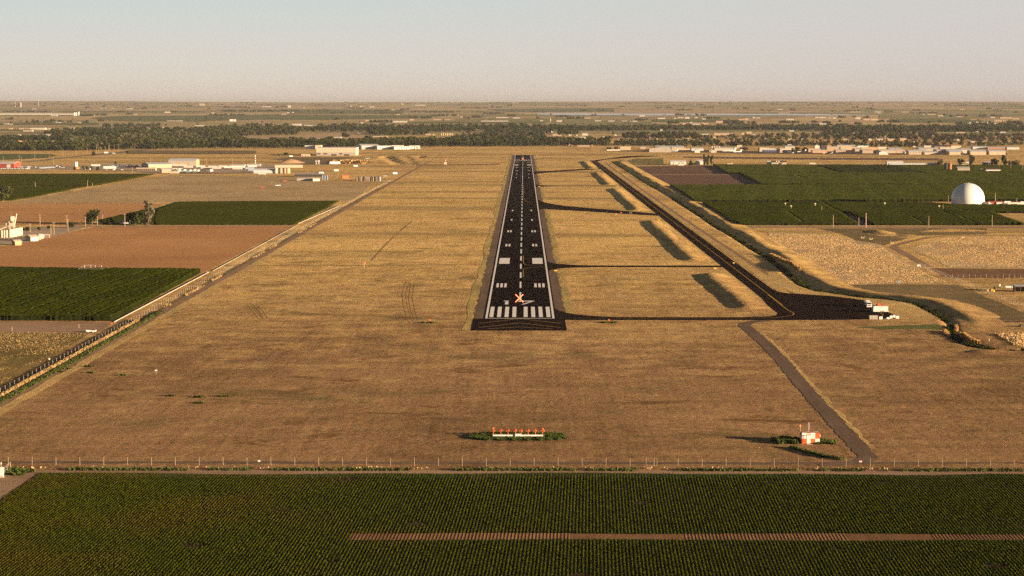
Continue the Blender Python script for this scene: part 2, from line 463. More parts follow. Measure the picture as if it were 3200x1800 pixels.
M_SOIL = mat_grass('field_soil', ((0.13, 0.068, 0.032), (0.205, 0.110, 0.054), (0.28, 0.158, 0.082)), 1.5, 0.12, mow=0.6)
M_YARD = mat_grass('yard', ((0.30, 0.225, 0.155), (0.42, 0.32, 0.225), (0.52, 0.40, 0.29)), 1.0, 0.08, mow=0.3, dirx=True)

def mat_asphalt(name, c0, c1):
    t = NT(name); p = t.pos()
    a = t.noise(t.scale(p, (0.35, 0.006, 1)), 1.0, 3, 0.6); b = t.noise(p, 0.05, 4, 0.65); c = t.noise(p, 1.2, 3, 0.7)
    f = t.math('ADD', t.math('MULTIPLY', a, 0.5), t.math('ADD', t.math('MULTIPLY', b, 0.4), t.math('MULTIPLY', c, 0.25)))
    return t.bsdf(t.mix(t.ramp(f, 0.42, 0.74), c0, c1), 1.0, 0.0)
M_ASPH = mat_asphalt('new_asphalt', (0.0095, 0.0062, 0.0058), (0.0170, 0.0115, 0.0105))
M_ASPHT = mat_asphalt('taxiway_asphalt', (0.0150, 0.0095, 0.0085), (0.027, 0.0175, 0.0150))
M_ROAD = mat_asphalt('worn_road', (0.17, 0.135, 0.115), (0.26, 0.21, 0.175))
M_APRON = mat_asphalt('worn_apron', (0.10, 0.075, 0.062), (0.17, 0.128, 0.105))
M_WHITE = paint((0.80, 0.77, 0.74), 0.8, 0.1)
M_YELL = paint((0.50, 0.30, 0.05), 0.8, 0.1)

def make_ground():
    xs = np.concatenate([[-42000, -25000, -15000, -9000, -6000, -4200, -3000, -2200, -1600, -1200, -900, -700, -550], np.arange(-440, -60, 6.0), [-50, -30, 0, 30, 60, 80],
                         np.arange(86, 200, 1.4), np.arange(200, 300, 4.0), [320, 350, 380, 420, 500, 650, 900, 1200, 1600, 2200, 3000, 4200, 6000, 9000, 15000, 25000, 42000]])
    ys = np.concatenate([[-3000, -800, 0, 300, 450], np.arange(560, 760, 5.0), np.arange(760, 1150, 3.0), np.arange(1150, 2400, 6.0), np.arange(2400, 3700, 10.0), np.arange(3700, 4200, 12.0), [4300, 4600, 5000],
                         np.arange(5500, 13000, 500.0), np.arange(13000, 34000, 250.0), [36000, 40000, 45000]])
    X, Y = np.meshgrid(xs, ys)
    Z = g(X, Y) + bump(X, Y)
    V = np.stack([X, Y, Z], -1).reshape(-1, 3)
    nx, ny = len(xs), len(ys)
    i = np.arange(ny - 1)[:, None] * nx + np.arange(nx - 1)[None, :]
    F = np.stack([i, i + 1, i + nx + 1, i + nx], -1).reshape(-1, 4)
    o = link('ground', np_mesh('ground', V, F, M_GROUND, smooth=True))
    tag(o, 'dry mown grassland and farmland reaching the horizon', 'ground', kind='structure')
make_ground()

# ------------------------------------------------------------------ runway
RC = -1.7; RY0 = P(1625, 996).y; RL = 3048.0; RW = 15.24
FT = 0.3048
rw_len = RL + 8
b = MB()
b.add([(RC - 15.9, RY0, 0.10), (RC + 15.9, RY0, 0.10), (RC + 15.9, RY0 + rw_len, 0.10), (RC - 15.9, RY0 + rw_len, 0.10)], [(0, 1, 2, 3)])
runway = b.obj('runway', M_ASPH)
tag(runway, 'long black asphalt runway with white markings', 'runway', kind='structure')
ZM = 0.145
mk = MB()
def rq(x0, x1, y0, y1):
    mk.add([(RC + x0, RY0 + y0, ZM), (RC + x1, RY0 + y0, ZM), (RC + x1, RY0 + y1, ZM), (RC + x0, RY0 + y1, ZM)], [(0, 1, 2, 3)])
def rpoly(pts):
    mk.add([(RC + x, RY0 + y, ZM) for x, y in pts], [tuple(range(len(pts)))])
DTH = 2700.0                                  # far threshold, measured from the near one
for s in (-1, 1):                             # side stripes
    rq(s * 15.2 if s < 0 else 14.25, -14.25 if s < 0 else 15.2, 0, RL)
rq(-14.25, 14.25, 0.0, 1.3)
FARTH = P(1633, 499.2).y - RY0
for near in (True, False):
    def yy(v): return v if near else FARTH - v
    def quad(x0, x1, a, c):
        y0, y1 = sorted((yy(a), yy(c))); rq(x0, x1, y0, y1)
    for k in range(4):
        for s in (-1, 1):
            c = s * (2.55 + 3.37 * k); quad(c - 0.88, c + 0.88, 5.5, 51.5)
    for a, n in ((500, 3), (1500, 2), (2000, 2), (2500, 1), (3000, 1)):
        for k in range(n):
            for s in (-1, 1):
                c = s * (11.9 - 2.05 * k - (1.9 if n < 3 else 0) - (1.6 if n < 2 else 0))
                quad(c - 0.62, c + 0.62, a * FT, a * FT + 22.9)
    for s in (-1, 1):
        c = s * 9.9; quad(c - 3.1, c + 3.1, 1010 * FT, 1010 * FT + 45.7)
y = 88.0
while y < FARTH - 90:
    rq(-0.46, 0.46, y, min(y + 36.6, FARTH - 80)); y += 61.0
# "17" on the near end
def rn(pts, ox, y0, flip=False):
    q = [(ox + x, y0 + y * 18.3) if not flip else (-ox - x, y0 + (1 - y) * 18.3) for x, y in pts]
    rpoly(q)
YN = 62.5
rn([(-0.05, 0), (1.55, 0), (1.55, 1), (-0.75, 1), (-0.75, 0.80), (-0.05, 0.80)], -7.1, YN)
rn([(-0.2, 0), (1.25, 0), (6.2, 0.93), (6.2, 1), (-0.15, 1), (-0.15, 0.80), (4.2, 0.80)], 0.6, YN)
# "35" on the far end, read from the other direction
yf = FARTH - YN - 18.3
for ox, rects in ((-6.6, [(0, 4.6, 0, .12), (0, 4.6, .88, 1), (1.2, 4.6, .46, .58), (3.4, 4.6, .12, .46), (3.4, 4.6, .58, .88)]),
                  (1.2, [(0, 4.6, 0, .12), (0, 4.6, .88, 1), (0, 4.6, .46, .58), (3.4, 4.6, .12, .46), (0, 1.2, .58, .88)])):
    for x0, x1, a, c in rects:
        rn([(x0, a), (x1, a), (x1, c), (x0, c)], ox, yf, True)
for k in range(5):                            # arrow shafts before the displaced far threshold
    y0 = FARTH + 40 + k * 55
    if y0 < RL - 60:
        rq(-0.45, 0.45, y0, y0 + 36); rq(-2.3, 2.3, y0 + 2, y0 + 9)
mk.obj('white_marking', M_WHITE, runway)
yl = MB()
def line(pts, w_, z, mb=None):
    mb = mb or yl
    for a, c in zip(pts[:-1], pts[1:]):
        d = Vector((c[0] - a[0], c[1] - a[1], 0))
        if d.length < 1e-6: continue
        d.normalize(); q = Vector((d.y, -d.x, 0)) * (w_ / 2)
        mb.add([(a[0] - q.x, a[1] - q.y, z), (a[0] + q.x, a[1] + q.y, z), (c[0] + q.x, c[1] + q.y, z), (c[0] - q.x, c[1] - q.y, z)], [(0, 1, 2, 3)])
def curve(a, b_, c, n=10):
    return [((1 - t) ** 2 * a[0] + 2 * t * (1 - t) * b_[0] + t * t * c[0], (1 - t) ** 2 * a[1] + 2 * t * (1 - t) * b_[1] + t * t * c[1]) for t in [i / n for i in range(n + 1)]]
line([(RC + 1.4, RY0 + 215), (RC + 1.4, RY0 + 262)] + curve((RC + 1.4, RY0 + 262), (RC + 1.4, RY0 + 283), (RC + 15, RY0 + 285)), 0.32, ZM)
line([(RC + 1.4, RY0 + 372), (RC + 1.4, RY0 + 316)] + curve((RC + 1.4, RY0 + 316), (RC + 1.4, RY0 + 291), (RC + 15, RY0 + 287)), 0.32, ZM)
line([(RC + 1.4, RY0 + 1500), (RC + 1.4, RY0 + 1200)] + curve((RC + 1.4, RY0 + 1200), (RC + 1.4, RY0 + 1080), (RC + 15, RY0 + 1020)), 0.22, ZM)
yl.obj('yellow_marking', M_YELL, runway)
# paved pad before the threshold
pad = MB().add([(RC - 20.2, RY0 - 47, 0.08), (RC + 19.6, RY0 - 47, 0.08), (RC + 19.6, RY0, 0.08), (RC - 20.2, RY0, 0.08)], [(0, 1, 2, 3)]).obj('blast_pad', M_ASPHT)
tag(pad, 'dark paved pad with yellow chevrons before the runway end', 'pavement', kind='structure')
yl = MB()
for k, (wd, y0) in enumerate(((17.3, 0.0), (17.3, -17.0), (13.6, -33.0))):
    for s in (-1, 1):
        line([(RC, RY0 + y0 - 0.8), (RC + s * wd, RY0 + y0 - 19.5 * wd / 17.3 + (7 if k == 2 else 0))], 0.55, 0.125)
yl.obj('yellow_marking', paint((0.46, 0.30, 0.11), 0.9, 0.0), pad)
sh = MB()
for s in (-1, 1):
    n_ = 260; off_ = [s * (20.4 + random.uniform(-.7, .7)) for _ in range(n_ + 1)]
    for i in range(n_):
        y0_, y1_ = RY0 + RL * i / n_, RY0 + RL * (i + 1) / n_
        sh.add([(RC + s * 15.9, y0_, 0.05), (RC + off_[i], y0_, 0.05), (RC + off_[i + 1], y1_, 0.05), (RC + s * 15.9, y1_, 0.05)], [(0, 1, 2, 3)])
tag(sh.obj('runway_shoulder', M_GRAVEL), 'brown gravel shoulders along both sides of the runway', 'shoulder', kind='structure')

# ------------------------------------------------------------------ taxiways
TX0, TX1 = 115.6, 126.6
yt = P(1858, 502).y
sheet('taxiway', 'long dark parallel taxiway right of the runway', [(TX0, 872, 0), (TX1, 872, 0), (TX1, yt, 0), (TX0, yt, 0)], M_ASPHT, 0.060)
def connector(label, y0, y1, xf, yfar0, yfar1, f0, f1, off):
    """runway edge to taxiway, with flared ends; f0, f1 = flare lengths along the runway"""
    a = RC + 15.7; pts = []
    pts += curve((a, y0 - f0), (a + 4, y0), (a + 34, y0 + (yfar0 - y0) * 34 / (xf - a)))
    pts += [(xf, yfar0), (xf, yfar1)]
    pts += curve((a + 34, y1 + (yfar1 - y1) * 34 / (xf - a)), (a + 4, y1), (a, y1 + f1))
    return sheet('connector_taxiway', label, [(q[0], q[1], 0) for q in pts], M_ASPHT, off)
connector('dark connecting taxiway at the near runway end', RY0 - 5.5, RY0 + 6.5, TX0 + 2, RY0 - 5.5, RY0 + 6.5, 0, 42, 0.066)
y2 = P(1900, 832.4).y
connector('second dark connecting taxiway from the near runway end', y2 - 6, y2 + 6, TX0 + 2, y2 - 6, y2 + 6, 26, 32, 0.066)
q1 = P(1700, 648); q2 = P(2000, 671)
connector('slanting dark exit taxiway halfway along the runway', P(1690, 652).y, P(1690, 637).y, TX0 + 2, P(2040, 675).y, P(2040, 668).y, 8, 95, 0.066)
y4 = P(1800, 581.3).y
connector('thin dark connecting taxiway beyond the slanting exit', y4 - 7, y4 + 7, TX0 + 2, y4 - 7, y4 + 7, 30, 40, 0.066)
connector('far slanting dark connecting taxiway near the far threshold', P(1680, 542).y, P(1680, 537).y, TX0 + 2, P(1870, 528).y, P(1870, 524.5).y, 45, 40, 0.066)
pts = [(x, y) for x, y in [(60, 657), (180, 668), (330, 636), (760, 603), (1000, 584), (1440, 570), (1440, 560), (1080, 556), (760, 566), (830, 583), (330, 622)]]
sheet('taxiway', 'dark curving taxiway leading to the far hangars', PP(cE, pts), M_ASPHT, 0.072)
for sy, x0, x1, lab in ((496.8, 1664, 1830, 'thin dark crossing line right of the far threshold'), (484.5, 1664, 1900, 'thin dark pavement right of the far runway end'), (484.0, 1180, 1604, 'thin dark pavement left of the far runway end')):
    q = P(x0, sy); q_ = P(x1, sy)
    sheet('taxiway', lab, [(q.x, q.y - 14, 0), (q_.x, q.y - 14, 0), (q_.x, q.y + 14, 0), (q.x, q.y + 14, 0)], M_ASPHT, 0.070)
ap = [(2325, 1000), (2400, 1000.2), (2600, 1000), (2808, 996.5), (2800, 988), (2745, 962), (2698, 938.5), (2645, 931), (2599, 926), (2530, 921), (2465, 917), (2442, 914), (2425, 909), (2412, 903), (2398, 893), (2388, 940), (2400, 955), (2432, 978), (2428, 986), (2405, 989), (2325, 991)]
apron = sheet('apron', 'dark paved apron at the near end of the taxiway', [P(*q) for q in ap], M_ASPHT, 0.080)
yl = MB()
line([(121.1, 930), (121.1, yt - 20)], 0.35, 0.10)
line([tuple(P(*q))[:2] for q in [cQ(0, 1035), cQ(100, 1115), cQ(200, 1190), cQ(250, 1215), cQ(262, 1230), cQ(240, 1245), cQ(100, 1265), (2325, 995)]], 0.4, 0.12)
line([tuple(P(*q))[:2] for q in [cAp(870, 730), cAp(980, 790), cAp(1040, 830), cAp(1000, 880), cAp(800, 900)]], 0.3, 0.12)
line([tuple(P(*q))[:2] for q in [(2325, 995.5), (2100, 995.5), (1800, 994.2)]], 0.3, 0.10)
yl.obj('yellow_marking', M_YELL, apron)

# ------------------------------------------------------------------ verges, tracks and roads
def vband(name, label, pts, a, c, mat, off, rough=0.4): sheet(name, label, strip(pts, a, c), mat, off, rough=rough)
sheet('grass_verge', 'yellow-green unmown grass beside the left runway shoulder', [(RC - 20.4, RY0 - 46, 0), (RC - 20.4, RY0 + RL, 0), (RC - 24.4, RY0 + RL, 0), (RC - 24.0, RY0 - 46, 0)], M_VERGE, 0.045, rough=1.2)
ys_ = [RY0 + 8, y2 - 30, y2 + 34, P(1690, 652).y - 8, P(1690, 636).y + 80, y4 - 34, y4 + 44, P(1680, 542).y - 40, P(1680, 537).y + 40, RY0 + RL - 300]
for k in range(0, len(ys_), 2):
    sheet('grass_verge', 'yellow unmown grass beside the right runway shoulder, bay by bay', [(RC + 20.4, ys_[k], 0), (RC + 24.2, ys_[k], 0), (RC + 24.2, ys_[k + 1], 0), (RC + 20.4, ys_[k + 1], 0)], M_VERGE, 0.045, rough=1.2)
track = [P(*q) for q in [cFR(770, 232), cFR(960, 190), cFR(1010, 150), cHu(2350, 800), cHu(2150, 690), cHu(1900, 400), cHu(1720, 200), cHu(1450, 0), (2510, 1220), (2440, 1140), (2380, 1085), (2330, 1035), (2322, 1022), (2340, 1010), (2372, 1003)]]
track = [P(*q) for q in [(2560, 1452), (2650, 1446), (2696, 1441), (2714, 1428), (2690, 1402), (2650, 1362), (2610, 1317), (2566, 1270), (2510, 1207), (2445, 1128), (2385, 1068), (2342, 1030), (2326, 1018), (2332, 1010), (2365, 1004), (2400, 1001)]]
vband('dirt_track', 'brown gravel service track running from the apron past the checkered hut', track, 2.6, 2.6, M_GRAVEL, 0.055)
sheet('grass_verge', 'yellow grass along the right edge of the service track', strip(track[4:12], -2.4, 4.2), M_GOLD, 0.040, rough=0.7)
pt = [(-163.2, 560), (-163.2, 3450)]
sheet('perimeter_track', 'brown dirt perimeter track along the left fence', strip(pt, 1.9), M_DIRT, 0.055, rough=0.3)
sheet('grass_verge', 'golden grass along the inner edge of the left perimeter track', strip([(-159.2, 560), (-159.2, 1300)], 2.0), M_GOLD, 0.050, rough=0.6)
sheet('grass_verge', 'olive weeds beside the left fence', strip([(-166.2, 560), (-166.2, 2300)], 1.3), M_OLIVE, 0.050, rough=0.6)
FENCE_Y = P(1600, 1457).y
sheet('perimeter_track', 'thin brown wheel track inside the near fence', [(-175, FENCE_Y + 3.2, 0), (70, FENCE_Y + 3.0, 0), (150, FENCE_Y + 5, 0), (150, FENCE_Y + 6.5, 0), (60, FENCE_Y + 6.2, 0), (-175, FENCE_Y + 6.4, 0)], M_GRAVEL, 0.050, rough=0.3)
ytop = P(1600, 1471).y; ybot = P(1600, 1485).y
sheet('dirt_road', 'pale dirt farm road between the near fence and the row crop', [(-400, ybot - 4, 0), (400, ybot - 3, 0), (400, ytop, 0), (-400, ytop, 0)], M_DIRTX, 0.050, rough=0.3)
farm = [(172.5, 3560), (171.0, 3300), (168.5, 2600), (166.5, 2000), (165.5, 1600), (165, 1380)]
sheet('dirt_road', 'pale dirt farm road between ditch and right-hand fields', strip(farm, 2.3), M_DIRTX, 0.30, rough=0.3)
sheet('dirt_track', 'faint dirt path between taxiway and ditch', strip([(133.5, 950), (136, 1100), (134, 1400), (133, 1800), (134, 2400), (136, 3000), (138, 3380)], 1.4), M_DIRT, 0.050, rough=0.4)
sheet('grass_verge', 'golden grass between taxiway and ditch', strip([(130.8, 985), (130.8, 3380)], 3.0), M_GOLD, 0.040, rough=0.6)
sheet('grass_verge', 'golden grass bank above the apron', PP(cQ, [(0, 745), (180, 880), (330, 985), (560, 1010), (900, 1060), (1250, 1090), (1430, 1120), (1600, 1200), (1745, 1290), (1330, 1280), (1290, 1250), (960, 1085), (640, 1045), (300, 1025), (120, 960), (0, 890)]), M_GOLD, 0.052, rough=0.5)
sheet('weed_patch', 'green weed strip below the parked trailer', PP(cQ, [(880, 1360), (1250, 1345), (1600, 1335), (1730, 1330), (1760, 1390), (1500, 1375), (1150, 1382)]), mat_grass('green_weeds', ((0.05, 0.075, 0.022), (0.10, 0.125, 0.036), (0.18, 0.17, 0.06)), 1.2, 0.5), 0.045, rough=0.5)
yr = P(2800, 708.5).y
sheet('dirt_road', 'pale dirt road along the front of the right-hand corn', [(163, yr - 16, 0), (900, yr - 16, 0), (900, yr + 8, 0), (163, yr + 8, 0)], M_DIRTX, 0.050, rough=0.4)
sheet('dry_field', 'pale stubble of the right field inside the winding track', PP(cQ, [(1420, 565), (1760, 455), (2650, 448), (2650, 762), (1830, 762)]), M_PALE, 0.036)
sheet('dry_field', 'brown dry field at the right behind the ditch', PP(cQ, [(0, 400), (560, 425), (860, 485), (1130, 525), (1460, 745), (1690, 860), (1830, 912), (790, 932), (740, 905), (400, 690), (0, 470)]), M_PALE, 0.035)
sheet('dry_grass', 'olive grass slope beyond the apron', PP(cQ, [(790, 935), (1900, 930), (2650, 1250), (2650, 1290), (1900, 1290), (1830, 1250), (1650, 1170), (1450, 1090), (1200, 1060), (760, 985), (560, 960), (480, 930)]), M_OLIVE, 0.032, rough=0.8)
sheet('dry_grass', 'olive grass between corn road and dry field', PP(cQ, [(480, 365), (2200, 365), (2200, 425), (1500, 440), (1130, 545), (900, 520), (860, 470), (700, 410)]), M_OLIVE, 0.030, rough=0.8)
sheet('dirt_track', 'winding dirt track through the right-hand dry fields', strip(PP(cQ, [(1620, 755), (1500, 690), (1380, 620), (1260, 560), (1290, 535), (1420, 500), (1600, 460), (1760, 443), (2200, 436), (2650, 440)]), 2.6), M_DIRT, 0.050, rough=0.3)
sheet('bare_ground', 'bare dirt yard inside the right-hand fence', PP(cQ, [(1630, 770), (1700, 768), (2650, 776), (2650, 862), (1860, 868), (1760, 850)]), M_SOIL, 0.045, rough=0.4)
for k, yy_ in enumerate((1268, 1300)):
    sheet('wheel_track', 'dark wheel ruts leaving the ditch crossing' if k else 'upper dark wheel rut by the ditch crossing', PP(cQ, [(1930, yy_ + 4), (2650, yy_ - 6), (2650, yy_ + 12), (1930, yy_ + 10)]), M_GRAVEL, 0.050, rough=0.2)
sheet('field_path', 'bare dirt lane between two corn plots', PP(z4, [(715, 1247), (812, 1250), (1060, 1367), (905, 1367)]), M_GRAVEL, 0.045, rough=0.3)
sheet('dirt_road', 'dirt lane leading to the white dome', PP(z4, [(1640, 1144), (2620, 1158), (2620, 1172), (1890, 1172), (1640, 1154)]), M_DIRTX, 0.045, rough=0.3)
sheet('gold_field', 'small golden grain plot at the right edge', PP(z4, [(2255, 1246), (2640, 1246), (2640, 1310), (2520, 1310)]), M_GOLD, 0.045)
M_WT = mat_grass('wheel_worn', ((0.19, 0.118, 0.052), (0.32, 0.200, 0.085), (0.46, 0.295, 0.125)), 1.6, 0.3)
sheet('wheel_track', 'faint wheel track crossing the grass left of the runway', [P(*q) for q in [(790, 830), (1180, 828), (1500, 825.5), (1500, 827.3), (1180, 830), (790, 832)]], M_WT, 0.04, rough=0.6)
sheet('wheel_track', 'old wheel track slanting through the left grass', strip([P(*q) for q in [(1290, 690), (1262, 712), (1228, 742), (1200, 770), (1175, 798), (1160, 815)]], 0.55), M_WT, 0.04, rough=0.45)
wt_ = MB()
for pts_ in ([(1275, 880), (1262, 920), (1268, 960), (1280, 1000), (1290, 1012)], [(1290, 885), (1283, 930), (1290, 970), (1302, 1000)], [(780, 955), (800, 975), (815, 998)], [(795, 950), (818, 975), (830, 996)]):
    q_ = [tuple(P(*v))[:2] for v in pts_]
    for o_ in (-0.9, 0.9): line([(a_ + o_, b_) for a_, b_ in q_], 0.20, 0.04, wt_)
tag(wt_.obj('wheel_track', M_WT), 'pairs of faint tyre tracks wandering over the mown field', 'tracks', kind='structure')
# left side
sheet('stubble_field', 'grey-tan stubble field left of the perimeter track', [P(*q) for q in [cA(-200, 1235), cA(300, 1215), cA(1100, 1075), cA(1900, 940), cB(0, 845), cB(480, 750), cB(800, 695), cB(1300, 684), cC(0, 700), cC(900, 730), cC(1400, 830), cC(2200, 850), cD(430, 900), cC(2180, 1120), cC(1960, 1215), cC(0, 1215), cB(900, 1235), cB(300, 1255), cA(-200, 1255)]], M_STUB, 0.035)
sheet('ploughed_field', 'large reddish bare field left of the fence', [P(*q) for q in [(-250, 776), cM(0, 545), cM(120, 535), cM(300, 498), cM(600, 430), cM(800, 385), cM(950, 350), (913, 707.8), (640, 850), (-250, 843)]], M_PLOUGH, 0.035)
sheet('ploughed_field', 'reddish bare field behind the lone trees', [P(*q) for q in [(-250, 636), (528, 636), (430, 657), (310, 686), (262, 703), (-250, 704)]], M_PLOUGH, 0.035)
sheet('yard', 'pale gravel yard around the concrete silos', [P(*q) for q in [(-250, 706), cL(500, 560), cL(1500, 560), cL(2250, 510), cL(2300, 530), cL(1900, 640), cL(1500, 760), cL(900, 890), cL(400, 1015), (-250, 770)]], M_YARD, 0.040, rough=0.6)
sheet('farm_road', 'pale farm road past the lone trees', [P(*q) for q in [(230, 705), (915, 703.8), (915, 707), (230, 709)]], M_DIRTX, 0.055, rough=0.2)
sheet('dry_verge', 'dry grass verge under the near edge of the left corn', PP(cLF, [(-300, 128), (1880, 150), (1700, 290), (1500, 330), (-300, 312)]), M_DIRTX, 0.036, rough=0.4)
sheet('weedy_field', 'golden and green weedy corner left of the fence', [P(*q) for q in [cLF(-500, 312), cLF(1500, 330), cLF(1000, 660), cLF(0, 1200), cLF(-500, 1500)]], mat_grass('weedy', ((0.080, 0.066, 0.022), (0.19, 0.140, 0.05), (0.38, 0.26, 0.09)), 1.6, 0.7, patch=(0.15, 0.145, 0.04)), 0.034)
sheet('yard', 'trampled yard around the left industrial buildings', [P(*q) for q in [cA(-300, 585), cA(1000, 580), cA(2576, 600), cB(500, 660), cB(1500, 640), cC(0, 660), cC(800, 660), cC(900, 470), cC(0, 480), cB(1000, 500), cA(1200, 500), cA(-300, 490)]], M_YARD, 0.040, rough=1.0)
sheet('bare_ground', 'dug-over brown construction ground beyond the left fence', PP(cD, [(150, 440), (600, 372), (1430, 372), (1290, 445), (1250, 470), (1300, 545), (360, 548), (60, 545)]), M_SOIL, 0.6, rough=1.0) if False else None
sheet('dirt_road', 'reddish dirt trench line crossing to the far runway', PP(cD, [(1300, 540), (2576, 535), (2970, 530), (2970, 545), (2576, 556), (1300, 560)]), M_SOIL, 0.050, rough=0.8)
sheet('highway', 'grey highway at the left running into the trees', [P(*q) for q in [cA(-300, 440), cA(430, 428), cA(900, 375), cA(1500, 312), cA(1850, 275), cA(2300, 230), cB(300, 170), cB(560, 150), cB(560, 170), cB(250, 188), cA(2400, 260), cA(1860, 297), cA(1500, 330), cA(900, 398), cA(430, 440), cA(-300, 455)]], M_ROAD, 0.050)
sheet('lawn', 'olive grass plot in front of the long beige hangar', PP(cC, [(430, 380), (800, 330), (2100, 330), (1700, 400), (1600, 480), (1050, 480), (960, 420), (700, 400)]), M_OLIVE, 0.040, rough=1.5)
sheet('apron', 'worn grey apron in front of the right-hand hangars', [P(*q) for q in [cE(300, 470), cE(640, 455), cE(1100, 470), cE(1900, 495), cF(0, 490), cF(800, 515), cG(0, 525), cG(2576, 540), cH(1500, 540), cH(2250, 540), cH(2200, 470), cH(0, 450), cG(1000, 440), cF(1200, 470), cF(0, 440), cE(1700, 445), cE(640, 445)]], M_APRON, 0.040)
sheet('ploughed_field', 'dark brown ploughed field beside the right farm road', PP(z3, [(1240, 771), (2020, 764), (2165, 852), (2290, 852), (2500, 966), (1568, 975)]), M_PLOUGHD, 0.035)
sheet('ploughed_strip', 'dark ploughed strip in front of the far hangars', [P(*q) for q in [cE(1900, 575), cF(0, 575), cG(0, 595), cH(0, 607), cH(900, 612), cH(820, 655), cG(0, 635), cF(0, 612), cE(1900, 598)]], M_PLOUGHD, 0.035)
sheet('lawn', 'striped green lawn before the white farm barn', PP(cE, [(770, 660), (950, 612), (1500, 612), (1505, 745), (900, 752)]), None or mat_grass('striped_lawn', ((0.085, 0.075, 0.028), (0.20, 0.165, 0.055), (0.36, 0.29, 0.09)), 0.6, 0.2, mow=2.0), 0.035)
sheet('field_lane', 'pale thin lane across the dark ploughed field', PP(z3, [(1380, 855), (2285, 853), (2285, 858), (1384, 860)]), M_DIRTX, 0.060)
# far fields, water
M_FG = mat_grass('far_green', ((0.09, 0.11, 0.035), (0.12, 0.14, 0.045), (0.15, 0.17, 0.06)), 0.1, 0.1)
M_FP = mat_grass('far_pale_green', ((0.17, 0.175, 0.07), (0.24, 0.23, 0.095), (0.29, 0.27, 0.12)), 0.1, 0.1)
M_FT = mat_grass('far_tan', ((0.38, 0.27, 0.15), (0.46, 0.33, 0.185), (0.52, 0.38, 0.22)), 0.1, 0.1)
for c, pts, m, lab in (
    (r1, [(1130, 287), (1250, 265), (1600, 249), (2600, 247), (2600, 322), (1700, 320), (1350, 303)], M_FG, 'long green irrigated field left of centre, far beyond the wood'),
    (r2, [(-10, 247), (900, 230), (1700, 240), (2600, 246), (2560, 280), (1500, 300), (760, 298), (-10, 312)], M_FG, 'long green field in the middle distance above the town'),
    (r1, [(-200, 340), (1240, 340), (1240, 366), (-200, 366)], M_FG, 'thin green field left beyond the wood'),
    (r1, [(-200, 420), (500, 425), (420, 440), (-200, 440)], M_FG, 'narrow green field at the left edge below the warehouse'),
    (r1, [(660, 192), (2576, 190), (2576, 206), (900, 206)], M_FG, 'thin far green strip at the left below the ridge'),
    (r2, [(960, 170), (2500, 172), (2500, 224), (1100, 224)], M_FG, 'far green field behind the grain bins'),
    (r1, [(-200, 372), (830, 370), (830, 385), (-200, 395)], M_FT, 'tan strip left beyond the river wood'),
    (r2, [(480, 515), (2030, 455), (2050, 560), (1180, 590), (480, 592)], M_FT, 'tan fallow field between the two river woods'),
    (r3, [(-10, 330), (1700, 325), (1700, 345), (-10, 345)], M_FG, 'narrow green field before the central wood'),
    (r3, [(1940, 312), (2576, 310), (2576, 345), (1940, 340)], M_FP, 'pale green field right of the central wood'),
    (r3, [(950, 165), (2576, 155), (2576, 200), (1300, 205)], M_FG, 'far dull green field in the centre'),
    (r4, [(-10, 312), (460, 322), (470, 348), (-10, 348)], M_FP, 'pale green pasture right of centre'),
    (r4, [(480, 295), (1360, 290), (1360, 330), (480, 330)], M_FG, 'dull green field behind the right-hand wood'),
    (r4, [(-10, 440), (1500, 440), (1500, 462), (-10, 480)], M_FP, 'pale meadow behind the near right trees'),
    (r4, [(-10, 185), (2576, 185), (2576, 205), (-10, 215)], M_FT, 'tan strip on the far shore of the lake'),
    (r5, [(-10, 130), (2576, 120), (2576, 160), (500, 175)], M_FG, 'far green field at the right'),
    (r5, [(760, 225), (2576, 230), (2576, 255), (1900, 285), (760, 285)], M_FP, 'pale green farmland at the far right'),
    (r5, [(900, 290), (2000, 290), (2100, 335), (900, 335)], M_FG, 'dark green field before the right-hand wood'),
    (r5, [(1640, 470), (2450, 470), (2450, 500), (1640, 500)], M_FP, 'pale green paddock among the right-hand houses'),
    (cA, [(-300, 268), (1000, 270), (1160, 305), (950, 345), (-300, 405)], M_FG, 'dark green field beside the left highway'),
    (cB, [(0, 195), (600, 200), (2576, 205), (2576, 265), (0, 262)], M_OLIVE, 'olive meadow in front of the left wood')):
    sheet('far_field', lab, PP(c, pts), m, 0.8)
t = NT('water'); M_WATER = t.bsdf((0.05, 0.07, 0.09), 0.12, 0.5)
sheet('lake', 'thin strip of pale blue lake water in the far distance', [P(*q) for q in [r3(1600, 222), r3(2000, 220), r4(0, 224), r4(2576, 228), r5(700, 238), r5(0, 246), r4(2576, 246), r4(0, 244), r3(2000, 242), r3(1600, 236)]], M_WATER, 1.2)

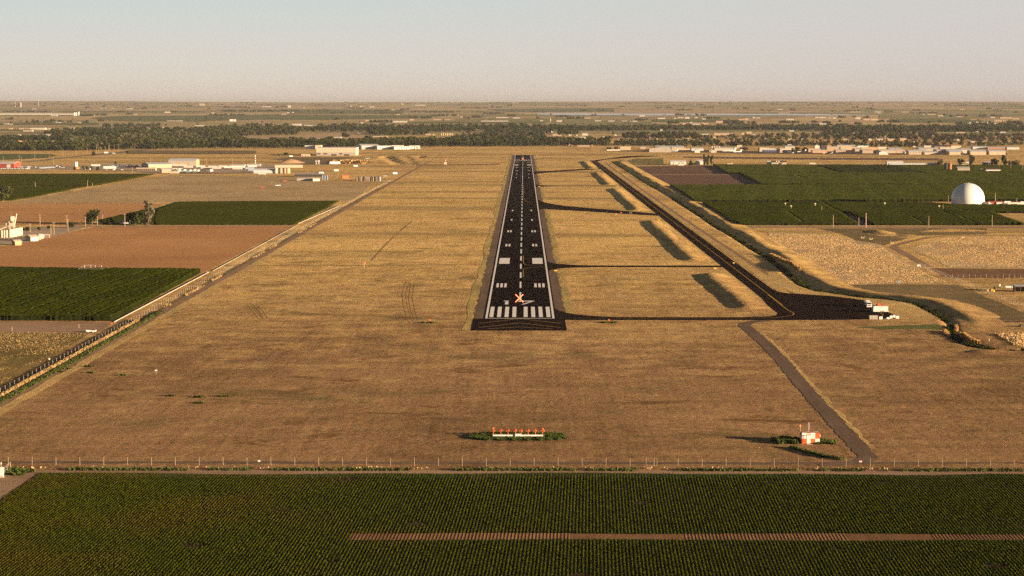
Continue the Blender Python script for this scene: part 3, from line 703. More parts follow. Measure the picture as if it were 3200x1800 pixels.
# ------------------------------------------------------------------ standing crops
def canopy(name, label, poly, cx, cy, h, mat, jit=0.25, gaps=(), gapw=1.0, off=0.02):
    poly = [(q[0], q[1]) for q in poly]
    x0 = min(q[0] for q in poly); x1 = max(q[0] for q in poly); y0 = min(q[1] for q in poly); y1 = max(q[1] for q in poly)
    nx = int((x1 - x0) / cx) + 1; ny = int((y1 - y0) / cy) + 1
    xe = x0 + np.arange(nx + 1) * cx; ye = y0 + np.arange(ny + 1) * cy
    X, Y = np.meshgrid(xe, ye)
    X = X + RNG.uniform(-0.3, 0.3, X.shape) * cx; Y = Y + RNG.uniform(-0.3, 0.3, Y.shape) * cy
    jit = jit * 0.45
    H = h * (1 + RNG.uniform(-jit, jit, X.shape) + 0.05 * np.sin(X / 17 + Y / 29) + 0.03 * np.sin(X / 5 - Y / 41))
    Xc = (X[:-1, :-1] + X[1:, 1:]) / 2; Yc = (Y[:-1, :-1] + Y[1:, 1:]) / 2
    keep = inpoly(Xc, Yc, poly)
    for q in gaps:
        gw = gapw
        if len(q) == 3: q, gw = q[:2], q[2]
        d, _, _ = dist_line(Xc, Yc, q)
        keep &= d > gw / 2
    n = (nx + 1) * (ny + 1)
    top = np.stack([X, Y, g(X, Y) + off + H], -1).reshape(-1, 3); bot = np.stack([X, Y, g(X, Y) + off - 0.15 + 0 * H], -1).reshape(-1, 3)
    idx = np.arange(ny)[:, None] * (nx + 1) + np.arange(nx)[None, :]
    F = [np.stack([idx, idx + 1, idx + nx + 2, idx + nx + 1], -1)[keep]]
    kp = np.pad(keep, 1)
    w_ = nx + 1
    for dy, dx, a, b_ in ((-1, 0, 0, 1), (1, 0, w_ + 1, w_), (0, -1, w_, 0), (0, 1, 1, w_ + 1)):
        e = keep & ~kp[1 + dy:1 + dy + ny, 1 + dx:1 + dx + nx]
        i = idx[e]; F.append(np.stack([i + b_, i + a, i + a + n, i + b_ + n], -1))
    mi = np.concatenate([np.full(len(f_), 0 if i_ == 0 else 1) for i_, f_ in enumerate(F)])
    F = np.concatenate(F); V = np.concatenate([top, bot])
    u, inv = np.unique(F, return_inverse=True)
    o = link(name, np_mesh(name, V[u], inv.reshape(F.shape), [mat, M_STALKSHADE], mi))
    return tag(o, label, 'crop', kind='stuff')
def leafquads(C, size, tilt=0.9, aspect=2.0, rng=RNG):
    """one randomly turned quad per centre; size array"""
    n = len(C)
    a = rng.uniform(0, 2 * np.pi, n); t = rng.uniform(-tilt, tilt, n)
    d1 = np.stack([np.cos(a), np.sin(a), np.zeros(n)], -1)
    d2 = np.stack([-np.sin(a) * np.sin(t), np.cos(a) * np.sin(t), np.cos(t)], -1)
    s = np.asarray(size).reshape(-1, 1) * np.ones((n, 1))
    A = d1 * s * 0.5; B = d2 * s * 0.5 * aspect
    V = np.stack([C - A - B, C + A - B, C + A + B, C - A + B], 1).reshape(-1, 3)
    F = np.arange(4 * n).reshape(n, 4)
    return V, F
M_CORN = mat_leaf('corn_leaf', ((0.032, 0.042, 0.002), (0.062, 0.076, 0.003), (0.098, 0.112, 0.008)), 0.5, 0.2, 0.015)
M_CORN2 = mat_leaf('corn_leaf_pale', ((0.060, 0.074, 0.006), (0.094, 0.112, 0.010), (0.130, 0.148, 0.018)), 0.5, 0.2, 0.015)
M_STALKSHADE = mat_leaf('shaded_stalks', ((0.006, 0.008, 0.002), (0.013, 0.017, 0.003), (0.024, 0.028, 0.006)), 1.5, 0.0, 0.05)  # stalk green blackened: shade on crop sides and in gaps is painted in
M_BEAN = mat_leaf('bean_leaf', ((0.060, 0.070, 0.003), (0.076, 0.088, 0.004), (0.096, 0.108, 0.007)), 0.4, 0.2, 0.01)
M_DARKCROP = mat_leaf('dark_crop_leaf', ((0.030, 0.042, 0.010), (0.038, 0.052, 0.013), (0.047, 0.062, 0.017)), 0.3, 0.1, 0.01)
a0 = P(217, 994); a1 = P(599, 857.8)
gl = [((a0.x - k * 11.3, a0.y), (a1.x - k * 11.3 - 1.5 * k, a1.y), 0.95) for k in range(-1, 14)]
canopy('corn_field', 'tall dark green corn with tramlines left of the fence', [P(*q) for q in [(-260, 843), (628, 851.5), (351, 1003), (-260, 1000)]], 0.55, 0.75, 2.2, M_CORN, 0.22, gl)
canopy('crop_field', 'smooth bright green crop field behind the reddish field', [P(*q) for q in [(559, 631.5), (1060, 629), (921, 703), (486, 703), (478, 690), (490, 655)]], 1.4, 2.4, 0.7, M_BEAN, 0.18)
canopy('crop_field', 'narrow green crop wedge beside the lone trees', [P(*q) for q in [(312, 689), (455, 656), (484, 651), (480, 702), (330, 703)]], 1.2, 2.0, 0.6, M_BEAN, 0.18)
canopy('crop_field', 'dark green field at the upper left', [P(*q) for q in [(-200, 544.5), (485, 545), (290, 581.5), (-200, 581.5)]], 3, 5, 1.0, M_BEAN, 0.18)
canopy('crop_field', 'lighter green field at the left behind the edge tree', [P(*q) for q in [(-200, 584), (268, 583.5), (100, 617), (35, 627), (-200, 631)]], 2.5, 4, 0.7, M_BEAN, 0.2)
ya = P(2800, 543.5).y
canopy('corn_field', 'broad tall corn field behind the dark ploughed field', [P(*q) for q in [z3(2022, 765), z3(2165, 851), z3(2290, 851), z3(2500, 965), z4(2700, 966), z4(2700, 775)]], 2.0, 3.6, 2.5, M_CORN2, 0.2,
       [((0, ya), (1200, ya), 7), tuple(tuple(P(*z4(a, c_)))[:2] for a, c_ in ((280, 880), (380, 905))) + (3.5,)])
canopy('crop_field', 'dark parallelogram of low crop inside the corn', PP(z4, [(500, 778), (1300, 780), (1620, 852), (760, 852)]), 3.0, 5.0, 3.1, M_DARKCROP, 0.05)
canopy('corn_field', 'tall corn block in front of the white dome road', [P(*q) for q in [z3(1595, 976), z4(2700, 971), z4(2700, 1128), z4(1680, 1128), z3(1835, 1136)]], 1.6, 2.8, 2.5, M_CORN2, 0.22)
dl = [tuple(tuple(P(*z4(a, c_)))[:2] for a, c_ in q) + (1.7,) for q in (((1270, 1240), (1390, 1270)), ((1440, 1298), (1580, 1370)), ((1745, 1240), (1880, 1292)), ((1940, 1300), (2100, 1370)), ((1740, 1165), (1960, 1232)), ((200, 1245), (350, 1350)), ((540, 1147), (720, 1245)))]
dl += [((100, P(2800, 666).y), (900, P(2800, 666).y), 2.6)]
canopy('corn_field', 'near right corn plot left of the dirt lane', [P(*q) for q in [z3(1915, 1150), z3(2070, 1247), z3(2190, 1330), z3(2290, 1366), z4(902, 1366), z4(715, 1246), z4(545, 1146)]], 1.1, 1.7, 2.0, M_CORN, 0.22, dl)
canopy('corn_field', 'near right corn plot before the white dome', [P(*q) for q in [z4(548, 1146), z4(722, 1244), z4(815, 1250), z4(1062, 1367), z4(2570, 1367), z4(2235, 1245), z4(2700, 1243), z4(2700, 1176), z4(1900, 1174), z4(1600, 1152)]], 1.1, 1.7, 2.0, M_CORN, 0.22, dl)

# row crop in the foreground
TH = math.atan((1845 - 1637) / FPX)
ya0 = P(1600, 1482).y; yb0 = P(1600, 1800).y - 14
gy0 = P(1600, 1689).y; gy1 = P(1600, 1668).y
sheet('field_soil', 'bare soil painted shade-dark between the rows of the near crop', [(-260, yb0, 0), (260, yb0, 0), (260, ybot - 3.5, 0), (-260, ybot - 3.5, 0)], mat_grass('row_shade_soil', ((0.040, 0.022, 0.012), (0.060, 0.034, 0.019), (0.085, 0.050, 0.029)), 1.5, 0.1), 0.045)  # soil colour darkened to paint in the shade between rows
sheet('headland', 'bare brown headland strip crossing the near crop', [(P(1100, 1676).x - 2, gy0 - .5, 0), (230, gy0 - .5, 0), (230, gy1 + .5, 0), (P(1100, 1676).x - 1, gy1 + .5, 0)], M_SOIL, 0.065, rough=0.3)
e0_ = P(133, 1476); e1_ = P(0, 1566)
d_ = (e1_ - e0_) * 3
sheet('bare_ground', 'pale bare ground left of the near crop', [(e0_.x - 0.6, e0_.y, 0), (e0_.x - 0.6 + d_.x, e0_.y + d_.y, 0), (-260, e0_.y + d_.y, 0), (-260, e0_.y, 0)], M_DIRTX, 0.075, rough=0.3)
def row_crop():
    rng = np.random.default_rng(5)
    ct, stn = math.cos(TH), math.sin(TH)
    el = P(133, 1476); el2 = P(0, 1566)
    us = np.arange(-165, 165, 0.762); vs = np.arange(yb0 - 8, ya0 + 4, 0.24)
    U, Vv = np.meshgrid(us, vs)
    U = U.ravel(); Vv = (Vv + rng.uniform(0, 0.24, (1, len(us)))).ravel() + rng.uniform(-.11, .11, U.size)
    X = U * ct + Vv * stn; Y = Vv * ct - U * stn
    # keep what lies inside the field and near the frame
    wob = np.sin(X / 9) * 0.6 + np.sin(X / 23 + 1) * 0.8
    k = (Y < ya0 + wob + rng.uniform(-.4, .4, X.size)) & (Y > yb0)
    k &= ~((Y > gy0 + 0.5 * np.sin(X / 14)) & (Y < gy1 + 0.5 * np.sin(X / 11 + 2)) & (X > P(1100, 1676).x))
    k &= X > el.x + (Y - el.y) * (el2.x - el.x) / (el2.y - el.y)
    k &= np.abs(X - (-YAW) * Y * 0) < 0.275 * Y + 6
    nz = np.sin(X / 13 + Y / 31) + np.sin(X / 29 - Y / 11 + 2) + 0.8 * np.sin(X / 6.1 + Y / 9.3 + 4)
    thin = np.clip(0.66 + nz * 0.12, 0.36, 1.0)
    left = np.clip((-20 - X) / 70, 0, 1)
    thin = thin * (1 - 0.22 * left)
    # old irrigation wheel track curving across the rows
    tr = np.abs(Y - (ya0 - 26 + 9 * np.sin((X + 40) / 75)))
    k &= ~((tr < 0.5) & (rng.random(X.size) < 0.75))
    miss = (np.sin(X / 4.3 + 1.7 * np.sin(Y / 17)) + np.sin(Y / 6.7 + X / 19) + np.sin(X / 11 - Y / 5 + 3)) > 2.72
    k &= ~(miss & (rng.random(X.size) < 0.8))
    X, Y, thin = X[k], Y[k], thin[k]
    n = len(X); m = 4
    C = np.repeat(np.stack([X, Y, np.zeros(n)], -1), m, 0); th = np.repeat(thin, m)
    C[:, 0] += np.clip(rng.normal(0, 0.075, n * m), -.15, .15) * (0.75 + 0.5 * th); C[:, 1] += rng.uniform(-.14, .14, n * m)
    C[:, 2] = 0.04 + rng.uniform(0.08, 0.42, n * m) * th
    V, F = leafquads(C, 0.11 + 0.06 * rng.random(n * m), 1.25, 1.4, rng)
    # a dense leafy core under the single leaves: one low ridge per plant
    q = 0.15; hh = 0.04 + 0.27 * thin * rng.uniform(0.8, 1.15, n); wd = 0.135 * (0.7 + 0.45 * thin) * rng.uniform(0.85, 1.2, n)
    ax, ay = ct, -stn; bx, by = stn, ct
    K = np.stack([np.stack([X + ax * a_ * wd + bx * b_ * q, Y + ay * a_ * wd + by * b_ * q, (hh if a_ == 0 else 0.03 + 0 * hh)], -1) for b_ in (-1, 1) for a_ in (-1, 0, 1)], 1)
    nb = len(V); V = np.concatenate([V, K.reshape(-1, 3)]); i0 = nb + np.arange(n)[:, None] * 6
    F = np.concatenate([F, i0 + np.array([0, 1, 4, 3]), i0 + np.array([1, 2, 5, 4])])
    o = link('row_crop', np_mesh('row_crop', V, F, M_ROW))
    tag(o, 'low dark green crop in narrow rows across the foreground', 'crop', kind='stuff')
    return n
t = NT('row_leaf'); p = t.pos()
f1 = t.noise(p, 0.022, 4, 0.6); f2 = t.noise(p, 2.0, 2, 0.6); X_, Y_, Z_ = t.xyz(p)
f3 = t.math('ADD', t.math('MULTIPLY', f1, 0.9), t.ramp(X_, -100, 60, 0.10, -0.10))
colr = t.mix(t.ramp(f3, 0.44, 0.68), (0.052, 0.074, 0.003), (0.094, 0.082, 0.009))
colr = t.mix(t.ramp(f2, 0.3, 0.8, 0.0, 0.4), colr, (0.088, 0.092, 0.005))
M_ROW = t.bsdf(colr, 1.0, 0.0, trans=0.2)
row_crop()
fr = MB()
for i in range(230):                      # small furrow ridges in the bare headland
    x = P(1100, 1676).x + i * 0.762
    if x > 112: break
    y0 = gy0 - 0.6; y1 = gy1 + 0.6; tt = math.tan(TH)
    if 62 < i < 95 or 140 < i < 165: continue
    fr.prism([(-0.28, 0.0), (0.0, 0.05), (0.28, 0.0)], y0, y1)
    for q in range(len(fr.v) - 6, len(fr.v)):
        vx, vy, vz = fr.v[q]; fr.v[q] = (vx + x + (vy - 440) * tt, vy, vz + 0.062)
tag(fr.obj('furrow_ridges', M_SOIL), 'bare brown furrows of the headland crossing the near crop', 'soil', kind='stuff')
# ------------------------------------------------------------------ low vegetation (uncountable)
M_WEED = mat_leaf('weed_leaf', ((0.034, 0.050, 0.014), (0.070, 0.092, 0.024), (0.12, 0.135, 0.042)), 1.0, 0.2, 0.05)
M_DWEED = mat_leaf('ditch_leaf', ((0.014, 0.020, 0.006), (0.034, 0.044, 0.011), (0.070, 0.078, 0.022)), 1.0, 0.2, 0.08)
M_REED = mat_leaf('reed_leaf', ((0.30, 0.18, 0.07), (0.50, 0.31, 0.125), (0.62, 0.40, 0.17)), 1.0, 0.3, 0.05)
M_DRYT = mat_leaf('dry_tuft_leaf', ((0.36, 0.25, 0.125), (0.54, 0.385, 0.20), (0.66, 0.48, 0.26)), 0.6, 0.25, 0.02)
M_STRAW = mat_leaf('straw_tuft_leaf', ((0.22, 0.155, 0.07), (0.36, 0.255, 0.115), (0.50, 0.35, 0.165)), 0.8, 0.25, 0.03)
def stuff(name, label, cat, C, size, mat, tilt=0.9, aspect=1.8):
    V, F = leafquads(np.asarray(C, float), size, tilt, aspect)
    return tag(link(name, np_mesh(name, V, F, mat)), label, cat, kind='stuff')
def along(pts, step, w0, w1, h, n=1, seed=3, base=None):
    """random points in a band beside a polyline: offset from w0 to w1 (right = +), heights up to h"""
    rng = np.random.default_rng(seed); out = []
    for a, b in zip(pts[:-1], pts[1:]):
        dx, dy = b[0] - a[0], b[1] - a[1]; l = math.hypot(dx, dy); k = max(1, int(l / step * n))
        t = rng.random(k); o = rng.uniform(w0, w1, k)
        out.append(np.stack([a[0] + dx * t + dy / l * o, a[1] + dy * t - dx / l * o, rng.random(k) * h], -1))
    C = np.concatenate(out)
    C[:, 2] += bump(C[:, 0], C[:, 1])
    return C
wl = P(1600, 1467).y
C = along([(-230, wl - 1.4), (230, wl - 1.4)], 0.22, -1.5, 1.6, 0.55, 3, 1)
nz = np.sin(C[:, 0] / 3.1) + np.sin(C[:, 0] / 8.3 + 1) + 0.6 * np.sin(C[:, 0] / 1.3)
stuff('weeds', 'dark green weeds along the foot of the near fence', 'weeds', C[nz > -0.9], 0.34, M_WEED)
C = along([(-230, wl + 0.9), (230, wl + 0.9)], 0.5, -0.7, 0.7, 0.4, 1.2, 2)
nz = np.sin(C[:, 0] / 2.3) + np.sin(C[:, 0] / 6.3 + 1)
stuff('dry_weeds', 'straw-coloured dry weeds along the near fence', 'weeds', C[nz > 0.1], 0.26, M_DRYT)
d1 = [q for q in DITCH if q[1] > 2150]; d2 = [q for q in DITCH if 960 < q[1] < 2200]; d3 = [q for q in DITCH if q[1] < 990]
def clumped(C, thr=-0.2):
    n_ = np.sin(C[:, 1] / 5.3) + np.sin(C[:, 1] / 13.1 + 2) + 0.7 * np.sin(C[:, 0] / 1.9 + C[:, 1] / 3.1)
    return C[n_ > thr]
stuff('ditch_weeds', 'dark green weeds growing along the far ditch', 'weeds', clumped(along(d1, 0.5, -2.2, 1.2, 1.6, 2.2, 3), -0.6), 1.0, M_DWEED)
stuff('ditch_weeds', 'dark green weeds growing along the middle of the ditch', 'weeds', clumped(along(d2, 0.3, -1.9, 1.0, 1.2, 2.6, 4), -0.5), 0.6, M_DWEED)
stuff('ditch_weeds', 'dark green bushes lining the winding near ditch', 'weeds', clumped(along(d3, 0.10, -1.4, 1.3, 1.2, 3.0, 5), -0.7), 0.45, M_DWEED)
rl = PP(cDi, [(560, 250), (700, 290), (850, 370), (930, 450), (1050, 505), (1200, 545)])
stuff('reeds', 'golden reeds on the right bank of the winding ditch', 'reeds', along(rl, 0.12, -0.8, 0.8, 1.1, 3, 6), 0.4, M_REED, 0.5, 2.4)
rl = PP(cDi, [(150, 150), (220, 240), (320, 290)])
stuff('reeds', 'pale reeds on the left bank of the winding ditch', 'reeds', along(rl, 0.12, -1.2, 1.2, 1.0, 3, 7), 0.4, M_REED, 0.5, 2.2)
rl = PP(cDi, [(450, -20), (480, 60), (470, 140)])
stuff('reeds', 'golden reeds at the ditch bend near the wheel ruts', 'reeds', along(rl, 0.12, -0.8, 0.8, 1.0, 3, 8), 0.4, M_REED, 0.5, 2.2)
rl = PP(cQ, [(0, 640), (100, 690), (200, 745), (290, 810)])
stuff('reeds', 'rusty golden reeds along the straight ditch above the apron', 'reeds', along(rl, 0.18, -2.4, -0.7, 1.2, 4, 9), 0.55, M_REED, 0.5, 2.2)
C = along([(-167.0, 560), (-167.0, 862)], 0.14, -0.6, 0.6, 0.8, 3, 10)
stuff('tall_grass', 'tall golden grass standing along the left fence', 'grass', C, 0.36, M_STRAW, 0.5, 2.2)
C = along([(-166.0, 870), (-166.0, 1700)], 0.5, -0.9, 0.9, 0.45, 1.0, 11)
nz = np.sin(C[:, 1] / 13) + np.sin(C[:, 1] / 41 + 2)
stuff('tall_grass', 'patchy golden grass along the left fence beside the white pipe', 'grass', C[nz > 0.2], 0.5, M_STRAW, 0.5, 2.0)
def scatter_poly(poly, dens, h, seed):
    rng = np.random.default_rng(seed); q = np.array([(p_[0], p_[1]) for p_ in poly])
    lo, hi = q.min(0), q.max(0); n = int((hi[0] - lo[0]) * (hi[1] - lo[1]) * dens)
    X = rng.uniform(lo[0], hi[0], n); Y = rng.uniform(lo[1], hi[1], n); k = inpoly(X, Y, [tuple(v) for v in q])
    X, Y = X[k], Y[k]
    nz = np.sin(X / 7 + Y / 19) + np.sin(X / 3.1 - Y / 7.7 + 1) + np.sin(X / 17 + 2) + np.sin(Y / 31)
    k = nz + rng.normal(0, 0.7, len(X)) > -0.9
    X, Y = X[k], Y[k]
    return np.stack([X, Y, bump(X, Y) + rng.random(len(X)) * h], -1)
stuff('dry_tufts', 'tall pale dry tufts covering the field behind the ditch', 'grass',
      scatter_poly(PP(cQ, [(20, 420), (560, 430), (860, 490), (900, 535), (1120, 530), (1300, 665), (1450, 750), (1680, 862), (1820, 912), (790, 928), (740, 900), (400, 690), (0, 470)]), 2.0, 0.14, 12), 0.34, M_DRYT, 1.3, 1.0)
stuff('dry_tufts', 'tall pale dry tufts in the right-hand field inside the winding track', 'grass',
      scatter_poly(PP(cQ, [(1440, 560), (1760, 462), (2650, 455), (2650, 752), (1830, 752)]), 2.0, 0.14, 13), 0.34, M_DRYT, 1.3, 1.0)
stuff('dry_tufts', 'golden and green tufts in the weedy left corner', 'grass',
      scatter_poly([P(*q) for q in [cLF(-60, 312), cLF(1480, 330), cLF(1000, 640), cLF(0, 1180), cLF(-60, 1200)]], 1.6, 0.2, 14), 0.24, M_STRAW, 0.9, 1.0)
stuff('dry_tufts', 'pale tufts beside the directional sign at the right edge', 'grass',
      scatter_poly(PP(cDi, [(1700, 250), (2600, 250), (2600, 640), (2300, 620)]), 3.0, 0.6, 15), 0.4, M_DRYT, 0.6, 1.6)
def ellipse_pts(c, a, b, n, h, seed, jit=0.25):
    rng = np.random.default_rng(seed); t = rng.uniform(0, 2 * np.pi, n); r_ = np.sqrt(rng.random(n)) * (1 + jit * np.sin(t * 5))
    return np.stack([c.x + a * r_ * np.cos(t), c.y + b * r_ * np.sin(t), rng.random(n) * h], -1)
LOC = P(*cLo(1495, 360))
rr_ = np.random.default_rng(21); nn_ = 9500
C = np.stack([LOC.x + rr_.uniform(-13.6, 13.6, nn_), LOC.y + rr_.uniform(-6.0, 7.5, nn_), rr_.random(nn_) * 0.38], -1)
C = C[np.abs((C[:, 0] - LOC.x) / 13.4) ** 4 + np.abs((C[:, 1] - LOC.y - 0.8) / 6.3) ** 2.6 < 1 + 0.25 * np.sin(C[:, 0] * 1.7) * np.sin(C[:, 1] * 2.1)]
C = C[~((np.abs(C[:, 0] - LOC.x) < 8.6) & (C[:, 1] > LOC.y - 1.1) & (C[:, 1] < LOC.y + 1.2))]
stuff('weeds', 'green weed patch around the orange antenna row', 'weeds', C, 0.34, M_WEED)
HUT = P(*cHu(1362, 628))
C = np.concatenate([ellipse_pts(HUT + Vector((-6.4, 3.2, 0)), 3.6, 4.0, 1300, 0.9, 22), ellipse_pts(HUT + Vector((3.8, 2.6, 0)), 3.4, 3.6, 600, 0.35, 23)])
stuff('weeds', 'green weeds beside the checkered hut', 'weeds', C, 0.42, M_WEED)
C = np.concatenate([along([tuple(P(*cHu(*q)))[:2] for q in [(1010, 690), (1300, 775), (1550, 840), (1900, 905)]], 0.15, -0.7, 0.7, 0.55, 4, 24)])
stuff('weeds', 'dark weed line running from the hut towards the fence', 'weeds', C, 0.35, M_WEED)
C = ellipse_pts(P(30, 1478), 5.5, 4.0, 900, 0.5, 25)
stuff('weeds', 'green weeds at the left edge beside the small gate', 'weeds', C, 0.4, M_WEED)
C = along([(-166.2, 560), (-166.2, 900)], 0.2, 1.0, 3.2, 0.4, 3, 26)
stuff('weeds', 'dark green weeds between left fence and dirt track', 'weeds', C, 0.42, M_WEED)
BR = scatter_poly(PP(cH, [(1600, 370), (2700, 330), (2700, 300), (1600, 300)]), 0.02, 3.0, 27)
BR[:, 2] = RNG.random(len(BR)) * 4
stuff('brush', 'olive brush thicket behind the right-hand hangars', 'brush', BR, 5.0, mat_leaf('brush_leaf', ((0.06, 0.06, 0.025), (0.10, 0.095, 0.04), (0.15, 0.135, 0.06)), 0.1, 0.2, 0.01), 0.9, 1.0)
C = []
for cx_, cy_, n in ((cLF(1130, 930), 0, 60), (cLF(980, 985), 0, 40), (cLF(1490, 893), 0, 40), (cLF(1510, 1000), 0, 40), (cLF(2050, 1038), 0, 50), (dis(500, 1000), 0, 120), (dis(560, 998), 0, 60), (dis(500, 1015), 0, 60), (dis(430, 997), 0, 40)):
    C.append(ellipse_pts(P(*cx_), 1.6, 0.6, n, 0.35, int(cx_[0])))
stuff('low_shrubs', 'few low dark shrubs dotting the mown field on the left', 'shrubs', np.concatenate(C), 0.4, M_WEED)

# ------------------------------------------------------------------ trees
M_TREE = [mat_leaf('leaf_dark', ((0.013, 0.021, 0.006), (0.030, 0.042, 0.012), (0.060, 0.075, 0.024)), 0.5, 0.2, 0.05),
          mat_leaf('leaf_olive', ((0.026, 0.032, 0.010), (0.055, 0.062, 0.020), (0.092, 0.098, 0.035)), 0.5, 0.2, 0.05),
          mat_leaf('leaf_grey', ((0.070, 0.062, 0.040), (0.125, 0.110, 0.070), (0.19, 0.165, 0.105)), 0.5, 0.2, 0.05),
          mat_leaf('leaf_purple', ((0.030, 0.012, 0.013), (0.055, 0.022, 0.022), (0.08, 0.034, 0.03)), 0.5, 0.2, 0.05),
          mat_leaf('leaf_brown', ((0.040, 0.032, 0.022), (0.075, 0.060, 0.040), (0.115, 0.095, 0.062)), 0.5, 0.2, 0.05)]
M_BARK = paint((0.14, 0.105, 0.08), 0.9, 0.1)
def crown_pts(seed, n, kind='round'):
    """points for leaf clumps of a crown inside a unit box: x, y in -0.5..0.5, z in 0..1"""
    rng = np.random.default_rng(seed); L = []
    k = 7 if kind == 'round' else 6
    lobes = [(0, 0, 0.52, 0.31, 0.40)]
    for i in range(k):
        a = 2 * math.pi * (i + rng.random() * 0.7) / k; zz = rng.uniform(0.20, 0.80)
        rr = 0.30 * (1.15 - abs(zz - 0.5))
        if kind == 'tall': rr *= 0.7; zz = 0.14 + 0.74 * i / (k - 1)
        lobes.append((rr * math.cos(a), rr * math.sin(a), zz, rng.uniform(0.15, 0.24), rng.uniform(0.12, 0.20)))
    if kind == 'cone':
        lobes = [(rng.uniform(-.04, .04), rng.uniform(-.04, .04), 0.12 + 0.8 * i / 7, 0.44 * (1 - i / 7.6) + 0.05, 0.12) for i in range(8)]
    if kind == 'bush': lobes = [(rng.uniform(-.22, .22), rng.uniform(-.22, .22), rng.uniform(0.25, 0.62), rng.uniform(0.2, 0.3), rng.uniform(0.22, 0.34)) for _ in range(6)]
    wts = np.array([l[3] ** 2 for l in lobes]); idx = rng.choice(len(lobes), n, p=wts / wts.sum())
    L = np.array(lobes)[idx]; d = rng.normal(size=(n, 3)); d /= np.linalg.norm(d, axis=1)[:, None]
    r_ = rng.uniform(0.55, 1.08, n) ** 0.6
    C = np.stack([L[:, 0] + d[:, 0] * L[:, 3] * r_, L[:, 1] + d[:, 1] * L[:, 3] * r_, L[:, 2] + d[:, 2] * L[:, 4] * r_], -1)
    C[:, 2] = np.clip(C[:, 2], 0.06, 1.0)
    return C
def crown_mesh(seed, n, size, mat, kind='round'):
    C = crown_pts(seed, n, kind); rng = np.random.default_rng(seed + 50)
    V, F = leafquads(C, size * rng.uniform(0.6, 1.3, n), 1.3, 1.0, rng)
    return np_mesh('crown', V, F, mat)
def trunk_mesh(seed):
    rng = random.Random(seed); m = MB(); m.tube((0, 0, 0), (0.01, 0, 0.36), 0.036, 0.024, 7); m.tube((0.01, 0, 0.36), (0.0, 0.01, 0.74), 0.024, 0.009, 6)
    for i in range(5):
        a = i * 1.26 + rng.random(); z0 = 0.22 + 0.09 * i
        m.tube((0.005, 0, z0), (0.26 * math.cos(a), 0.26 * math.sin(a), z0 + 0.24), 0.015, 0.005, 5)
    return m.mesh('trunk', M_BARK)
KINDS = {'round': [(crown_mesh(i, 620, 0.085, None or M_TREE[0])) for i in (1, 2)]}
def tree(label, c, xl, xr, yb, yt, mat=0, kind='round', seed=1, group=None, name='tree', nleaf=700):
    """tree seen between xl..xr, foot at yb and top at yt of a crop"""
    p = P(*c((xl + xr) / 2, yb)); k = mpp(p); a = c(xl, yt); b = c(xr, yb)
    wd, h = (b[0] - a[0]) * k, (b[1] - a[1]) * k
    t = thing(name, label, 'bush' if kind == 'bush' else 'tree', p, random.uniform(0, 6.28), group)
    t.scale = (wd / 0.92, wd / 0.92, h)
    link('crown', crown_mesh(seed, nleaf, 0.078 if kind != 'cone' else 0.09, M_TREE[mat], kind), t)
    if kind != 'bush': link('trunk', trunk_mesh(seed), t)
    return t
tree('big rounded dark tree at the left of the farm road grove', cM, 845, 1010, 330, 160, 0, 'round', 3)
tree('squat dark tree beside the small house in the grove', cM, 1070, 1170, 330, 245, 0, 'bush', 4, name='bush')
tree('dark bushy tree just right of the small house', cM, 1262, 1345, 330, 200, 0, 'round', 5)
tree('olive tree in the middle of the farm road grove', cM, 1310, 1410, 332, 200, 1, 'round', 6)
tree('dark tree behind the tall grey tree of the grove', cM, 1385, 1475, 328, 190, 0, 'round', 7)
tree('tall pale grey-leaved tree at the right end of the grove', cM, 1430, 1562, 340, 88, 2, 'tall', 8)
tree('small round dark tree by the tall pole near the silos', cM, 686, 745, 360, 285, 0, 'bush', 9, name='bush')
tree('dark bush nearest the pale silos', cL, 640, 790, 660, 520, 0, 'bush', 10, name='bush')
tree('small green bush between silos and dark bush', cL, 565, 640, 655, 565, 1, 'bush', 11, name='bush')
tree('middle bush of the row right of the silos', cL, 935, 1030, 640, 530, 1, 'bush', 12, name='bush')
tree('slanting bush at the right end of the row by the silos', cL, 1185, 1310, 610, 500, 1, 'bush', 13, name='bush')
tree('low scrub right of the round dark tree by the track', cL, 1975, 2050, 510, 430, 2, 'bush', 14, name='bush')
tree('large olive tree at the left edge before the green field', cA, -130, 260, 1215, 890, 1, 'round', 15)
tree('solitary dark tree beside the left highway', cA, 1845, 1925, 305, 200, 0, 'round', 16)
tree('dark conical tree beside the white farm house', cE, 2005, 2100, 752, 632, 0, 'cone', 17)
tree('small bush between the two farm houses', cE, 2100, 2160, 750, 690, 1, 'bush', 18, name='bush')
for i, (a, b_, yt_, s) in enumerate(((2290, 2370, 525, 'first'), (2350, 2435, 545, 'middle'), (2430, 2520, 545, 'last'))):
    tree('%s of three tall poplars behind the dark-roofed farm house' % s, cE, a, b_, 752, yt_, 1, 'tall', 19 + i, 'three tall poplars')
tree('rounded brown-green tree left of the two dark silos tanks', cH, 815, 945, 765, 620, 4, 'round', 22)
tree('dark tree right behind the rusty tanks', cH, 1230, 1362, 752, 600, 0, 'round', 23)
tree('tall dark tree behind the substation poles', cH, 1438, 1592, 748, 545, 0, 'tall', 24)
tree('dark tree beside the blue-grey shed', cH, 1900, 2062, 748, 600, 0, 'round', 25)
tree('tallest dark tree near the right edge', cH, 2105, 2245, 752, 548, 0, 'tall', 26)
tree('broad dark bush cluster at the far right edge', cH, 2225, 2495, 752, 640, 0, 'bush', 27, name='bush')
tree('small dark bush by the white shed corner', cH, 2095, 2140, 850, 775, 0, 'bush', 28, name='bush')
tree('left of two dark purple round trees', cE, 348, 456, 438, 372, 3, 'bush', 29)
tree('right of two dark purple round trees', cE, 508, 598, 432, 370, 3, 'bush', 30)
tree('dark tree before the blue hangar row', cF, 1755, 1830, 492, 395, 0, 'round', 31)
